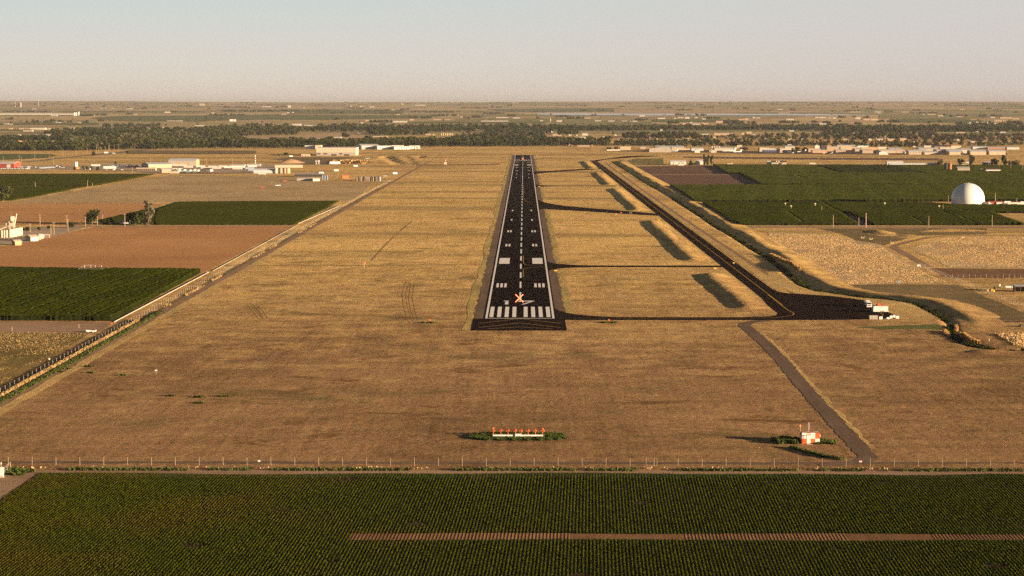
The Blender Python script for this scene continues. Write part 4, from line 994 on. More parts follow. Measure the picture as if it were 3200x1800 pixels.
tree('brown-green tree beside the blue hangar', cF, 1825, 1945, 480, 380, 0, 'round', 32)
tree('broad dark tree behind the white jet', cF, 1950, 2105, 485, 375, 0, 'bush', 33)
tree('brown tree in front of the tall white stacks', cF, 735, 890, 452, 355, 4, 'bush', 34)
tree('dark tree cluster left of the long beige hangar', cC, 680, 785, 295, 225, 0, 'bush', 35)
tree('small dark bush farther left of the beige hangar', cC, 575, 615, 305, 262, 0, 'bush', 36, name='bush')
for i, (a, b_, yb_, yt_) in enumerate(((1650, 1695, 575, 488), (1725, 1770, 580, 498), (1820, 1862, 575, 500), (1925, 2000, 600, 510))):
    tree(('narrow dark tree nearest the white silo tower', 'second narrow dark tree right of the silo tower', 'third narrow dark tree right of the silo tower', 'widest dark bush of the row right of the silo tower')[i], cA, a, b_, yb_, yt_, 0, 'round', 40 + i)
tree('thin lone tree behind the left yard', cA, 2300, 2350, 480, 405, 1, 'round', 44)

# the river wood: the nearest trees one by one, the rest as one mass
def small_tree(seed, mat, kind='round', n=150):
    C = crown_pts(seed, n, kind); rng = np.random.default_rng(seed + 9)
    V, F = leafquads(C, 0.15 * rng.uniform(0.6, 1.25, n), 1.3, 1.0, rng)
    tr = np.array([(-.03, 0, 0), (.03, 0, 0), (.02, 0, .72), (-.02, 0, .72), (0, -.03, 0), (0, .03, 0), (0, .02, .72), (0, -.02, .72)])
    F2 = np.array([[0, 1, 2, 3], [4, 5, 6, 7]]) + len(V)
    return np_mesh('tree', np.concatenate([V, tr]), np.concatenate([F, F2]), [mat, M_BARK], [0] * len(F) + [1, 1])
PROT = [small_tree(60 + i, M_TREE[m], k) for i, (m, k) in enumerate(((0, 'round'), (0, 'bush'), (1, 'round'), (1, 'bush'), (0, 'tall'), (2, 'bush'), (4, 'round')))]
def wood_tree(sx, sy, wm, hm, pi, label, group):
    p = P(sx, sy); o = link('tree', PROT[pi], None, p)
    o.scale = (wm, wm, hm); o.rotation_euler = (0, 0, random.uniform(0, 6.28))
    return tag(o, label, 'tree', group)
NTREE = 0
x = 2.0
while x < 1895:                           # front edge of the river wood
    sy = np.interp(x, [0, 150, 300, 420, 640, 900, 1250, 1600, 1900], [470, 471, 470, 466, 464, 463, 459, 458, 457]) + random.uniform(-1.2, 0.4)
    if not (455 < x < 475 or 1000 < x < 1010):
        lab, grp = (('leafy cottonwood on the front edge of the river wood left of the runway', 'front edge of the river wood, left') if x < 1580 else
                    ('leafy cottonwood on the front edge of the wood just beyond the runway end', 'front edge of the river wood, behind the runway'))
        wood_tree(x, sy, random.uniform(10, 15), random.uniform(11, 17), random.choice([0, 0, 1, 1, 2, 3]), lab, grp); NTREE += 1
    x += random.uniform(8, 14)
x = 1895.0
while x < 3198:                           # looser row behind the hangars
    sy = np.interp(x, [1895, 2150, 2300, 2600, 2900, 3200], [457, 458, 458, 457, 458, 455]) + random.uniform(-3, 1)
    wood_tree(x, sy, random.uniform(9, 15), random.uniform(8, 14), random.choice([0, 0, 1, 2, 5, 6]), 'dark leafy tree in the broken row directly behind the far hangars', 'trees behind the far hangars'); NTREE += 1
    x += random.uniform(15, 34)

def wood_mass():
    rng = np.random.default_rng(77); T = []          # x, y, w, h, material
    def area(c, pts, n, h=(9, 15), mats=(0, 0, 0, 1, 1), flat=1.0):
        q = [c(*p_) for p_ in pts]; xs = [v[0] for v in q]; ys = [v[1] for v in q]; k = 0; tries = 0
        while k < n and tries < n * 40:
            tries += 1
            a, b = rng.uniform(min(xs), max(xs)), rng.uniform(min(ys), max(ys))
            if not inpoly(np.array([a]), np.array([b]), q)[0]: continue
            hh = rng.uniform(*h) * 1.12; T.append((a, b, hh * rng.uniform(0.8, 1.2) * flat, hh, rng.choice(mats))); k += 1
    def clump(c, x0, x1, yb, n, h=(8, 14), mats=(0, 0, 1)):
        for _ in range(n):
            a, b = c(rng.uniform(x0, x1), yb + rng.uniform(-5, 1)); hh = rng.uniform(*h); T.append((a, b, hh * rng.uniform(0.8, 1.3), hh, rng.choice(mats)))
    I = cID
    area(I, [(0, 468), (640, 462), (1250, 457), (1900, 455), (1900, 446), (1500, 443), (1250, 446), (900, 447), (640, 448), (0, 460)], 1300, (10, 17))
    area(r1, [(800, 690), (1000, 690), (1950, 660), (2576, 650), (2576, 560), (2400, 490), (1900, 500), (1000, 560), (750, 600)], 620, (10, 16), (0, 1, 1, 1, 2))
    area(r1, [(0, 690), (800, 690), (700, 640), (0, 640)], 130, (8, 12), (0, 1, 1))
    area(r1, [(0, 570), (640, 560), (900, 580), (900, 540), (0, 545)], 140, (9, 14), (0, 0, 1))
    area(r1, [(530, 500), (800, 510), (1400, 515), (2576, 500), (2576, 430), (2000, 440), (1100, 430), (600, 470)], 420, (10, 16), (0, 0, 1))
    area(r1, [(1300, 400), (2030, 395), (2030, 375), (1300, 380)], 50, (9, 15), (0, 0, 1))
    area(r2, [(0, 530), (480, 520), (640, 500), (1160, 495), (1160, 420), (600, 400), (0, 410)], 330, (10, 16), (0, 1, 1))
    area(r2, [(1100, 450), (2030, 455), (2130, 500), (2576, 500), (2576, 400), (2100, 390), (1700, 395), (1100, 420)], 330, (10, 16), (0, 0, 1))
    area(r2, [(0, 600), (470, 600), (470, 560), (0, 560)], 50, (9, 14), (0, 0, 1))
    area(r3, [(0, 495), (250, 490), (250, 455), (900, 450), (1000, 480), (1700, 500), (1860, 440), (1860, 385), (900, 385), (0, 395)], 420, (10, 16), (0, 0, 1))
    area(r3, [(540, 560), (1700, 560), (1700, 480), (900, 490), (540, 520)], 170, (9, 15), (0, 0, 1, 6))
    area(r3, [(1860, 440), (2576, 440), (2576, 405), (1860, 405)], 130, (10, 16), (0, 0, 1))
    area(r3, [(1880, 490), (2120, 490), (2120, 470), (1880, 470)], 18)
    area(r4, [(0, 440), (1560, 432), (2576, 440), (2576, 395), (1600, 400), (0, 400)], 400, (10, 16), (0, 0, 1))
    area(r4, [(1370, 365), (1780, 380), (1780, 350), (1370, 340)], 40)
    area(r4, [(120, 540), (1070, 545), (1070, 500), (120, 510)], 110, (9, 16), (0, 0, 1, 6))
    area(r4, [(0, 620), (900, 640), (900, 590), (0, 590)], 120, (8, 13), (0, 1, 2, 1))
    area(r4, [(1060, 560), (2576, 560), (2576, 500), (1060, 520)], 90, (7, 13), (0, 6, 1))
    area(r4, [(950, 640), (2576, 630), (2576, 590), (950, 590)], 90, (8, 14), (0, 1, 6))
    area(r5, [(0, 450), (2576, 455), (2576, 405), (1000, 400), (0, 400)], 420, (10, 17), (0, 0, 1))
    area(r5, [(0, 560), (1500, 560), (1500, 450), (0, 470)], 210, (8, 15), (0, 0, 6))
    area(r5, [(1500, 590), (2576, 580), (2576, 490), (1500, 510)], 130, (7, 13), (0, 6, 6))
    area(r5, [(0, 640), (1500, 650), (1500, 580), (0, 600)], 90, (7, 12), (0, 6, 1))
    area(r5, [(1700, 380), (2576, 390), (2576, 345), (1700, 360)], 60)
    # field trees, shelter belts and farm groves far beyond
    for q in ((r1, 20, 640, 205, 60), (r1, 330, 360, 338, 3), (r1, 370, 420, 335, 5), (r1, 425, 480, 340, 5), (r1, 540, 650, 338, 8), (r1, 640, 690, 325, 5), (r1, 735, 805, 333, 7), (r1, 850, 920, 338, 7), (r1, 1035, 1105, 345, 6),
              (r1, 1005, 1175, 255, 26), (r1, 1210, 1350, 245, 16), (r1, 1480, 1600, 205, 12), (r1, 1580, 1690, 235, 12), (r1, 120, 260, 135, 14), (r1, 880, 920, 148, 5), (r1, 1080, 1150, 155, 6), (r1, 1280, 1330, 145, 6), (r1, 1590, 1625, 158, 4), (r1, 1700, 1850, 165, 14),
              (r1, 990, 1120, 112, 12), (r1, 1280, 1440, 110, 12), (r1, 1670, 1750, 112, 8), (r1, 20, 150, 300, 9), (r1, 2120, 2230, 205, 8), (r1, 1900, 2100, 150, 14), (r1, 2250, 2420, 135, 14), (r1, 520, 580, 135, 5), (r1, 1225, 1310, 322, 5),
              (r2, 60, 490, 248, 46), (r2, 220, 700, 200, 60), (r2, 230, 560, 150, 34), (r2, 680, 1180, 200, 46), (r2, 890, 1030, 148, 12), (r2, 1400, 1470, 195, 8), (r2, 1500, 1580, 190, 8), (r2, 1580, 1760, 222, 14), (r2, 1740, 1900, 160, 14), (r2, 2140, 2310, 195, 20), (r2, 1900, 2000, 165, 8), (r2, 2140, 2480, 232, 20), (r2, 2440, 2576, 180, 14),
              (r2, 350, 420, 385, 8), (r2, 520, 720, 380, 16), (r2, 770, 870, 382, 12), (r2, 990, 1050, 380, 7), (r2, 1600, 1640, 375, 4), (r2, 1750, 1900, 375, 14), (r2, 2080, 2380, 335, 26), (r2, 1640, 1690, 300, 5), (r2, 1430, 1480, 375, 5), (r2, 30, 60, 175, 4), (r2, 1740, 1810, 520, 6), (r2, 1350, 1480, 125, 8),
              (r3, 0, 560, 210, 60), (r3, 0, 280, 285, 34), (r3, 280, 480, 255, 20), (r3, 540, 590, 255, 6), (r3, 600, 640, 205, 3), (r3, 690, 760, 290, 8), (r3, 780, 920, 275, 16), (r3, 920, 1110, 228, 22), (r3, 1120, 1190, 228, 10), (r3, 1210, 1330, 258, 16), (r3, 640, 990, 160, 26), (r3, 1030, 1180, 150, 12), (r3, 1210, 1290, 132, 8), (r3, 1550, 1620, 208, 8), (r3, 1640, 1700, 210, 5), (r3, 1850, 1980, 270, 12), (r3, 1990, 2200, 288, 22), (r3, 1590, 1630, 290, 4), (r3, 1860, 2240, 132, 24), (r3, 2120, 2500, 192, 18), (r3, 2300, 2340, 252, 4), (r3, 800, 900, 210, 8), (r3, 1550, 1610, 128, 6),
              (r4, 255, 430, 312, 16), (r4, 680, 720, 352, 5), (r4, 735, 780, 350, 5), (r4, 790, 815, 348, 3), (r4, 770, 880, 248, 12), (r4, 1020, 1160, 250, 16), (r4, 1120, 1320, 290, 22), (r4, 1370, 1560, 330, 26), (r4, 2050, 2330, 345, 26), (r4, 500, 720, 158, 14), (r4, 760, 990, 185, 16), (r4, 500, 900, 125, 16), (r4, 1070, 1250, 155, 14), (r4, 1480, 1720, 165, 14), (r4, 1260, 1480, 108, 14), (r4, 1840, 2220, 115, 16), (r4, 2180, 2300, 185, 8), (r4, 1840, 2000, 195, 8), (r4, 50, 150, 140, 8), (r4, 90, 120, 255, 3), (r4, 2290, 2576, 130, 10), (r4, 920, 960, 250, 3), (r4, 2470, 2576, 340, 8),
              (r5, 0, 350, 132, 16), (r5, 410, 490, 150, 8), (r5, 580, 720, 170, 12), (r5, 220, 330, 278, 10), (r5, 420, 460, 272, 4), (r5, 540, 570, 280, 3), (r5, 590, 630, 282, 4), (r5, 850, 1000, 332, 18), (r5, 780, 820, 332, 4), (r5, 730, 760, 335, 3), (r5, 1140, 1480, 225, 30), (r5, 1530, 1900, 128, 26), (r5, 1960, 2070, 132, 8), (r5, 1560, 1600, 250, 4), (r5, 1640, 1860, 262, 14), (r5, 2150, 2290, 262, 12), (r5, 2010, 2110, 265, 8), (r5, 2390, 2540, 345, 16), (r5, 1370, 1410, 350, 4), (r5, 1490, 1520, 338, 3), (r5, 240, 285, 332, 4), (r5, 50, 150, 350, 12), (r5, 450, 520, 360, 8), (r5, 2240, 2460, 112, 10), (r5, 150, 530, 200, 14), (r5, 820, 950, 205, 8), (r5, 670, 710, 128, 3), (r5, 1190, 1290, 190, 8), (r5, 2080, 2150, 172, 5), (r5, 2120, 2300, 190, 6), (r5, 2380, 2490, 215, 6)):
        clump(*q, h=(8, 14) if q[3] > 200 else (10, 17))
    for _ in range(260):                                   # thin scatter of single trees
        T.append((rng.uniform(0, 3200), rng.choice([rng.uniform(322, 345), rng.uniform(335, 395)]), rng.uniform(5, 11), rng.uniform(5, 10), rng.choice([0, 0, 1, 6])))
    for _ in range(190):
        cx_, cy_ = rng.uniform(0, 3200), rng.uniform(319, 329)
        for _k in range(int(rng.integers(1, 6))): T.append((cx_ + rng.normal(0, 9), cy_ + rng.uniform(-.6, .6), rng.uniform(12, 22), rng.uniform(9, 16), rng.choice([0, 0, 1])))
    proto = {m: [] for m in (0, 1, 2, 6)}
    VS, FS, MI = [], [], []; nb = 0
    base = {}
    for s_ in range(6):
        C = crown_pts(200 + s_, 58, 'round' if s_ % 2 else 'bush'); rr = np.random.default_rng(300 + s_)
        V, F = leafquads(C, 0.235 * rr.uniform(0.6, 1.2, 58), 1.3, 1.0, rr); base[s_] = (V, F)
    for a, b, w_, h, m in T:
        p = P(a, b); V, F = base[int(rng.integers(6))]
        t_ = rng.uniform(0, 6.28); c_, s_ = math.cos(t_), math.sin(t_)
        X = (V[:, 0] * c_ - V[:, 1] * s_) * w_ + p.x; Y = (V[:, 0] * s_ + V[:, 1] * c_) * w_ + p.y; Z = V[:, 2] * h + p.z
        VS.append(np.stack([X, Y, Z], -1)); FS.append(F + nb); nb += len(V)
        MI.append(np.full(len(F), {0: 0, 1: 1, 2: 2, 6: 3}[int(m)]))
    o = link('woodland', np_mesh('woodland', np.concatenate(VS), np.concatenate(FS), [M_TREE[0], M_TREE[1], M_TREE[2], M_TREE[4]], np.concatenate(MI)))
    tag(o, 'river woodland, shelter belts and scattered farm trees in the distance', 'woodland', kind='stuff')
wood_mass()
# ------------------------------------------------------------------ paints
ORANGE = paint((0.62, 0.115, 0.028), 0.5); WHITE = paint((0.64, 0.62, 0.60), 0.5); OFFW = paint((0.52, 0.48, 0.43), 0.6)
GREY = paint((0.33, 0.31, 0.29), 0.6); DGREY = paint((0.075, 0.07, 0.07), 0.6); BLACK = paint((0.016, 0.015, 0.015), 0.7)
GALV = paint((0.42, 0.38, 0.33), 0.5, 0.4); WOODP = paint((0.31, 0.235, 0.16), 0.9, 0.1); YELLOW = paint((0.66, 0.42, 0.05), 0.5)
RED = paint((0.45, 0.05, 0.035), 0.5); GLASS = paint((0.03, 0.035, 0.045), 0.1, 0.5); CONC = paint((0.40, 0.36, 0.31), 0.9, 0.1)
TYRE = paint((0.018, 0.017, 0.017), 0.9, 0.1); BLUE = paint((0.06, 0.16, 0.34), 0.5)
REDLAMP = paint((0.9, 0.10, 0.05), 0.4, em=1.2)

# ------------------------------------------------------------------ fences
def fence(label, pts, h, post_r=0.055, rail=True, step=None, mat=GALV, limit=96, wires=5, name='fence', wr=0.010):
    """pts = foot of every post"""
    o = thing(name, label, 'fence', (pts[0].x, pts[0].y, pts[0].z))
    b0 = o.location.copy(); rest = MB()
    order = sorted(range(len(pts)), key=lambda i: pts[i].y)
    single = set(order[:limit])
    pm = None
    for i, p in enumerate(pts):
        if i in single:
            if pm is None:
                pm = MB().tube((0, 0, 0), (0, 0, h), post_r, post_r * 0.9, 6).mesh('post', mat)
            link('post', pm, o, p - b0)
        else: rest.tube(p - b0, p - b0 + Vector((0, 0, h)), post_r, post_r * 0.9, 4)
    if rest.v: tag(rest.obj('far_posts', mat, o), kind='stuff')
    wm = MB()
    for a, b in zip(pts[:-1], pts[1:]):
        for k in range(wires): wm.tube(a - b0 + Vector((0, 0, 0.08 + (h - 0.2) * k / (wires - 1))), b - b0 + Vector((0, 0, 0.08 + (h - 0.2) * k / (wires - 1))), wr, wr, 3, cap=False)
        if rail: wm.tube(a - b0 + Vector((0, 0, h - 0.06)), b - b0 + Vector((0, 0, h - 0.06)), 0.025, 0.025, 4, cap=False)
    wm.obj('wire_mesh', mat, o)
    return o
def linepts(a, b, n): return [a.lerp(b, i / n) for i in range(n + 1)]
a = P(26, 1453.5); b = P(26 + 74.86 * 42, 1459)
fence('long wire fence with pale posts between mown field and near crop', linepts(a, b, 42), 2.2, 0.075, False, mat=WOODP, wires=6)
nf = fence('tall wire fence running along the left side of the airfield', [Vector((-168.8, 560 + 6.0 * i, 0)) for i in range(330)], 2.1, 0.05, False, mat=GALV, wires=2, wr=0.004)
X_R = 230.0
fence('tall chain-link fence slanting down the right edge', [Vector((X_R, P(2854, 833).y - 3.05 * i, 0)) for i in range(92)], 2.4, 0.04, False, wires=4, wr=0.006)
a = P(2890, 836.5); b = P(3260, 836.5)
fence('chain-link fence along the far side of the bare dirt yard', linepts(a, b, 24), 2.2, 0.035, True)
a = P(2976, 869.5); b = P(3260, 869.5)
fence('chain-link fence along the near side of the bare dirt yard', linepts(a, b, 16), 2.3, 0.05, False)
q = PP(cDi, [(1697, 240), (1808, 290), (1935, 340), (2050, 420), (2160, 500), (2250, 580), (2365, 650)])
fence('short wire fence corner beside the direction sign', q, 1.5, 0.03, False, mat=WOODP, wires=3)
q = PP(cM, [(790, 815), (852, 815), (912, 815), (972, 815), (1032, 815), (1096, 800), (1020, 778), (960, 776), (915, 776), (852, 778), (790, 815)])
fence('small white-posted enclosure at the top of the left corn', q, 2.4, 0.10, True, mat=WHITE, wires=3)
q = PP(cFG, [(106, 282), (72, 312), (47, 338), (30, 360)])
fence('short chain-link fence panel at the lower left edge', q, 2.0, 0.06, True, mat=GALV)
q = [P(*cE(1980 + 130 * i, 0 + 745)) for i in range(2)]
q = [P(*cF(160 + 160 * i, 752)) for i in range(8)]
fence('low white board fence along the farm road before the corn', q, 1.4, 0.12, True, mat=OFFW, wires=2, wr=0.05)
q = [P(*cG(470 + 158 * i, 766)) for i in range(6)]
fence('low pale post fence in front of the dry farmyard', q, 1.5, 0.14, True, mat=OFFW, wires=2, wr=0.05)
q = [P(*cF(150 + 135 * i, 618)) for i in range(40)]
fence('distant airport fence along the dark ploughed strip', q, 2.4, 0.09, False, mat=GALV, wires=2)

# ------------------------------------------------------------------ localizer antenna row
p = LOC; k = mpp(p) / 5.367
L = thing('antenna_array', 'row of eight orange antennas on a white tray in the mown field', 'antenna', p)
def lx(x): return (x - 1495) * k
MB().box(0, 0.1, 0.0, 970 * k, 1.5, 0.10).obj('concrete_base', CONC, L)
for x0, x1 in ((1070, 1447), (1543, 1922)):
    m = MB(); m.box((lx(x0) + lx(x1)) / 2, 0.0, 0.38, (x1 - x0) * k, 0.42, 0.42)
    for t_ in range(5): m.box(lx(x0 + 20 + (x1 - x0 - 40) * t_ / 4), 0, 0.10, 0.08, 0.3, 0.28)
    m.obj('cable_tray', WHITE, L)
m = MB(); m.box(0, -0.15, 0.10, 95 * k, 0.75, 0.98); m.obj('junction_box', WHITE, L)
MB().tube((0, -0.53, 0.58), (0, -0.56, 0.58), 0.05, 0.05, 8).obj('lock', DGREY, L)
am = MB(); am.tube((0, 0, 0), (0, 0, 1.75), 0.085, 0.07, 8); am.box(0, 0.55, 1.40, 0.11, 2.3, 0.12)
for yy_, w_ in ((-0.5, 0.34), (-0.1, 0.40), (0.4, 0.46), (0.9, 0.50), (1.5, 0.54)):
    for s in (-1, 1):
        pr = [(0, 0), (0.45, -0.03), (0.85, -0.14), (1.0, -0.32)]
        for (u0, v0), (u1, v1) in zip(pr[:-1], pr[1:]): am.tube((s * w_ * u0, yy_, 1.46 + v0), (s * w_ * u1, yy_, 1.46 + v1), 0.04, 0.04, 5)
ame = am.mesh('antenna', ORANGE)
for x in (1080, 1205, 1327, 1450, 1547, 1668, 1790, 1915): link('antenna', ame, L, (lx(x), 0.35, 0.55))
lm = MB(); lm.lathe([(0.0, 0), (0.14, 0), (0.21, 0.10), (0.22, 0.25), (0.15, 0.40), (0, 0.43)], 12)
lme = lm.mesh('obstruction_light', paint((0.80, 0.10, 0.04), 0.4, em=0.35), True)
link('obstruction_light', lme, L, (lx(1075), 0.3, 2.3)); o = link('obstruction_light', lme, L, (lx(1918), 0.3, 2.28)); o.scale = (0.6, 0.6, 0.8)

# ------------------------------------------------------------------ checkered hut
k = mpp(HUT) / 5.367
Hh_ = thing('equipment_hut', 'orange and white checkered hut beside the service track', 'hut', HUT)
W_, D_, Ht = 300 * k, 2.9, 2.92
cols = [(1218, 1298), (1298, 1366), (1366, 1442), (1442, 1518)]
m = MB(); xs_ = [(a_ - 1368) * k for a_, _ in cols] + [(1518 - 1368) * k]
front = [[1, 0, 1, 0], [0, 0, 0, 1]]      # bottom row, top row: 1 = orange
for r_ in range(2):
    z0, z1 = r_ * Ht * 0.49, (Ht * 0.49 if r_ == 0 else Ht)
    for c_ in range(4):
        m.add([(xs_[c_], 0, z0), (xs_[c_ + 1], 0, z0), (xs_[c_ + 1], 0, z1), (xs_[c_], 0, z1)], [(0, 1, 2, 3)], front[r_][c_])
        m.add([(xs_[c_ + 1], D_, z0), (xs_[c_], D_, z0), (xs_[c_], D_, z1), (xs_[c_ + 1], D_, z1)], [(0, 1, 2, 3)], 1 - front[r_][c_])
    for c_ in range(2):
        y0, y1 = c_ * D_ / 2, (c_ + 1) * D_ / 2
        m.add([(xs_[4], y0, z0), (xs_[4], y1, z0), (xs_[4], y1, z1), (xs_[4], y0, z1)], [(0, 1, 2, 3)], (r_ + c_) % 2)
        m.add([(xs_[0], y1, z0), (xs_[0], y0, z0), (xs_[0], y0, z1), (xs_[0], y1, z1)], [(0, 1, 2, 3)], (r_ + c_ + 1) % 2)
m.obj('wall', [WHITE, ORANGE], Hh_)
m = MB()
for c_ in range(4):
    for r_ in range(2):
        m.box((xs_[c_] + xs_[c_ + 1]) / 2, D_ * (0.25 + 0.5 * r_), Ht + 0.002, xs_[c_ + 1] - xs_[c_] + (0.0), D_ / 2, 0.10, mi=(c_ + r_) % 2)
m.obj('roof', [WHITE, ORANGE], Hh_)
dr = MB().box((1330 - 1368) * k, -0.03, 0.12, 62 * k, 0.06, 2.25).obj('door', paint((0.78, 0.66, 0.60), 0.5), Hh_)
MB().box((1352 - 1368) * k, -0.09, 1.05, 0.06, 0.06, 0.2).obj('handle', DGREY, dr)
MB().box((1330 - 1368) * k, -0.045, 2.42, 66 * k, 0.08, 0.22).obj('door_header', ORANGE, Hh_)
MB().box((1340 - 1368) * k, -0.55, 0.0, 95 * k, 1.0, 0.10).obj('step', CONC, Hh_)
for s, x, z, h in ((-1, xs_[0] - 0.22, 1.2, 1.25), (1, xs_[4] + 0.14, 1.9, 0.55)):
    MB().box(x, 0.9, z, 0.42 if s < 0 else 0.28, 0.8, h).obj('air_conditioner', OFFW, Hh_)
MB().box(xs_[0] + 0.38, -0.035, 0.2, 0.09, 0.07, 2.3).obj('conduit', ORANGE, Hh_)
MB().tube((xs_[0] + 1.1, 0, 2.35), (xs_[0] + 0.75, -0.35, 2.38), 0.05, 0.09, 8).obj('lamp', DGREY, Hh_)
m = MB(); m.tube((-0.25, D_ - 0.4, Ht + 0.1), (-0.25, D_ - 0.4, Ht + 0.6), 0.06, 0.06, 6, 1); m.tube((-0.25, D_ - 0.4, Ht + 0.6), (-0.25, D_ - 0.4, Ht + 2.75), 0.075, 0.055, 8)
m.obj('antenna', [WHITE, GALV], Hh_)
t_ = thing('light_mast', 'slim grey mast with a red lamp behind the checkered hut', 'mast', HUT + Vector(((1212 - 1362) * k, D_ + 0.8, 0)))
MB().tube((0, 0, 0), (0, 0, 4.3), 0.07, 0.05, 6).obj('pole', GALV, t_)
MB().lathe([(0, 4.3), (0.15, 4.3), (0.19, 4.45), (0.17, 4.66), (0.0, 4.72)], 10).obj('lamp', REDLAMP, t_)
MB().box(0.0, -0.1, 1.9, 0.28, 0.2, 0.4).obj('control_box', YELLOW, t_)

# ------------------------------------------------------------------ lighted runway-closure crosses
BULB = paint((1.0, 0.075, 0.012), 0.4, em=1.5); BULBC = paint((1.0, 0.62, 0.30), 0.4, em=1.5)
def closure_x(label, p, sc=1.0, dim=False):
    t = thing('closure_marker', label, 'marker', p)
    t.scale = (sc, sc, sc)
    m = MB(); m.box(0, 0.2, 0.42, 1.5, 2.6, 0.12); m.box(0, -1.5, 0.44, 0.12, 1.2, 0.1); m.box(0, 0.6, 0.54, 0.9, 1.0, 0.7); m.tube((0, 0, 0.5), (0, -0.1, 2.0), 0.07, 0.07, 6)
    m.obj('trailer_frame', OFFW, t)
    for s in (-1, 1):
        w_ = MB().tube((s * 0.86, 0.4, 0.33), (s * 1.04, 0.4, 0.33), 0.33, 0.33, 14).obj('wheel', TYRE, t)
    for s in (-1, 1):
        m = MB(); m.tube((-1.75 * s, -0.25, 2.0 - 1.75), (1.75 * s, -0.25, 2.0 + 1.75), 0.13, 0.13, 4)
        arm = m.obj('arm', paint((0.55, 0.10, 0.03), 0.5), t)
        m = MB()
        for i in range(9):
            u = -1 + i / 4
            if abs(u) < 0.01 and s < 0: continue
            for rr_, dz_, mi_ in ((0.21, 0.0, 0), (0.105, 0.10, 1)):
                n0 = len(m.v); m.lathe([(0, dz_), (rr_ * .9, dz_ + 0.03), (rr_, dz_ + 0.07), (rr_ * .7, dz_ + 0.12), (0, dz_ + 0.14)], 10, mi=mi_)
                for q_ in range(n0, len(m.v)):
                    vx, vy, vz = m.v[q_]; m.v[q_] = (vx + 1.68 * u * s, -0.36 - vz, vy + 2.0 + 1.68 * u)
        m.obj('bulb_row', [BULB if not dim else paint((1.0, 0.12, 0.03), 0.4, em=0.5), BULBC], arm)
    return t
closure_x('glowing orange lighted X on a trailer at the near runway end', P(1560 + 1150 / 18.34, 890 + 1005 / 18.34))
closure_x('small orange X marker on the far end of the runway', P(1634, 500.5), 1.0, True)

# ------------------------------------------------------------------ small airfield signs, lights and markers
def slab_sign(name, label, sx, sy, w_, h, face, back=DGREY, leg=0.35, group=None, extra=None):
    t = thing(name, label, 'sign', P(sx, sy), 0, group)
    MB().box(0, 0.0, leg, w_, 0.22, h).obj('panel', back, t)
    f = MB(); f.add([(-w_ / 2 + .03, -0.115, leg + .03), (w_ / 2 - .03, -0.115, leg + .03), (w_ / 2 - .03, -0.115, leg + h - .03), (-w_ / 2 + .03, -0.115, leg + h - .03)], [(0, 1, 2, 3)])
    if extra: extra(f, w_, h, leg)
    f.obj('face', face if isinstance(face, list) else [face], t)
    m = MB()
    for s in (-1, 1): m.tube((s * w_ * 0.32, 0, 0), (s * w_ * 0.32, 0, leg), 0.05, 0.05, 5)
    m.obj('leg', GALV, t)
    return t
def white_mark(f, w_, h, leg):
    f.add([(-0.10, -0.122, leg + h * .16), (0.12, -0.122, leg + h * .16), (0.12, -0.122, leg + h * .84), (-0.10, -0.122, leg + h * .84)], [(0, 1, 2, 3)], 1)
    f.add([(-0.24, -0.122, leg + h * .62), (-0.10, -0.122, leg + h * .66), (-0.10, -0.122, leg + h * .84)], [(0, 1, 2)], 1)
ordn = ('nearest', 'second', 'third', 'fourth', 'fifth', 'farthest')
for i, (x, y_) in enumerate(((1509.7, 831), (1535.5, 732.5), (1552.8, 667), (1565, 618.5), (1573.8, 581.5), (1582, 554))):
    slab_sign('distance_sign', '%s black square board with a white mark left of the runway' % ordn[i], x, y_, 1.15, 1.1, [BLACK, WHITE], BLACK, 0.35, 'distance boards along the left side of the runway', white_mark)
ysg = ((1737, 849.5, 1.75, .75, YELLOW, 'bright yellow sign at the near corner of the second connecting taxiway'), (2235, 842, 1.6, .7, YELLOW, 'small yellow sign where the second connector meets the taxiway'), (2059, 690.5, 1.7, .7, YELLOW, 'yellow sign below the slanting exit near the taxiway'),
       (1685, 584.8, 1.8, .7, YELLOW, 'yellow sign by the runway at the thin connecting taxiway'), (1930, 584, 2.0, .8, YELLOW, 'yellow sign by the taxiway at the thin connecting taxiway'), (2293, 825, 1.2, .6, YELLOW, 'small yellow sign right of the taxiway at the second connector'))
for x, y_, w_, h, m_, lab in ysg: slab_sign('guidance_sign', lab, x, y_, w_, h, m_, DGREY)
def redwhite(f, w_, h, leg): f.add([(0.02, -0.122, leg + .06), (w_ / 2 - .04, -0.122, leg + .06), (w_ / 2 - .04, -0.122, leg + h - .06), (0.02, -0.122, leg + h - .06)], [(0, 1, 2, 3)], 1)
slab_sign('guidance_sign', 'pale red and white sign just below the slanting exit taxiway', 1926.8, 671.5, 1.9, .75, [OFFW, RED], DGREY, 0.3, None, redwhite)
t = thing('warning_light', 'glowing orange warning lamp beside the slanting exit taxiway', 'lamp', P(1941, 667.5))
MB().tube((0, 0, 0), (0, 0, 0.7), 0.06, 0.05, 6).obj('stand', DGREY, t)
MB().lathe([(0, 0.7), (0.26, 0.72), (0.32, 0.95), (0.24, 1.2), (0, 1.26)], 12).obj('lens', BULB, t)
t = thing('barricade', 'low dark barricade standing on the slanting exit taxiway', 'barricade', P(1971, 668))
m = MB(); m.box(0, 0, 0.75, 2.2, 0.08, 0.3)
for s in (-1, 1): m.tube((s, -.4, 0), (s, 0, 1.1), .05, .05, 5); m.tube((s, .4, 0), (s, 0, 1.1), .05, .05, 5)
m.obj('frame', [OFFW], t)
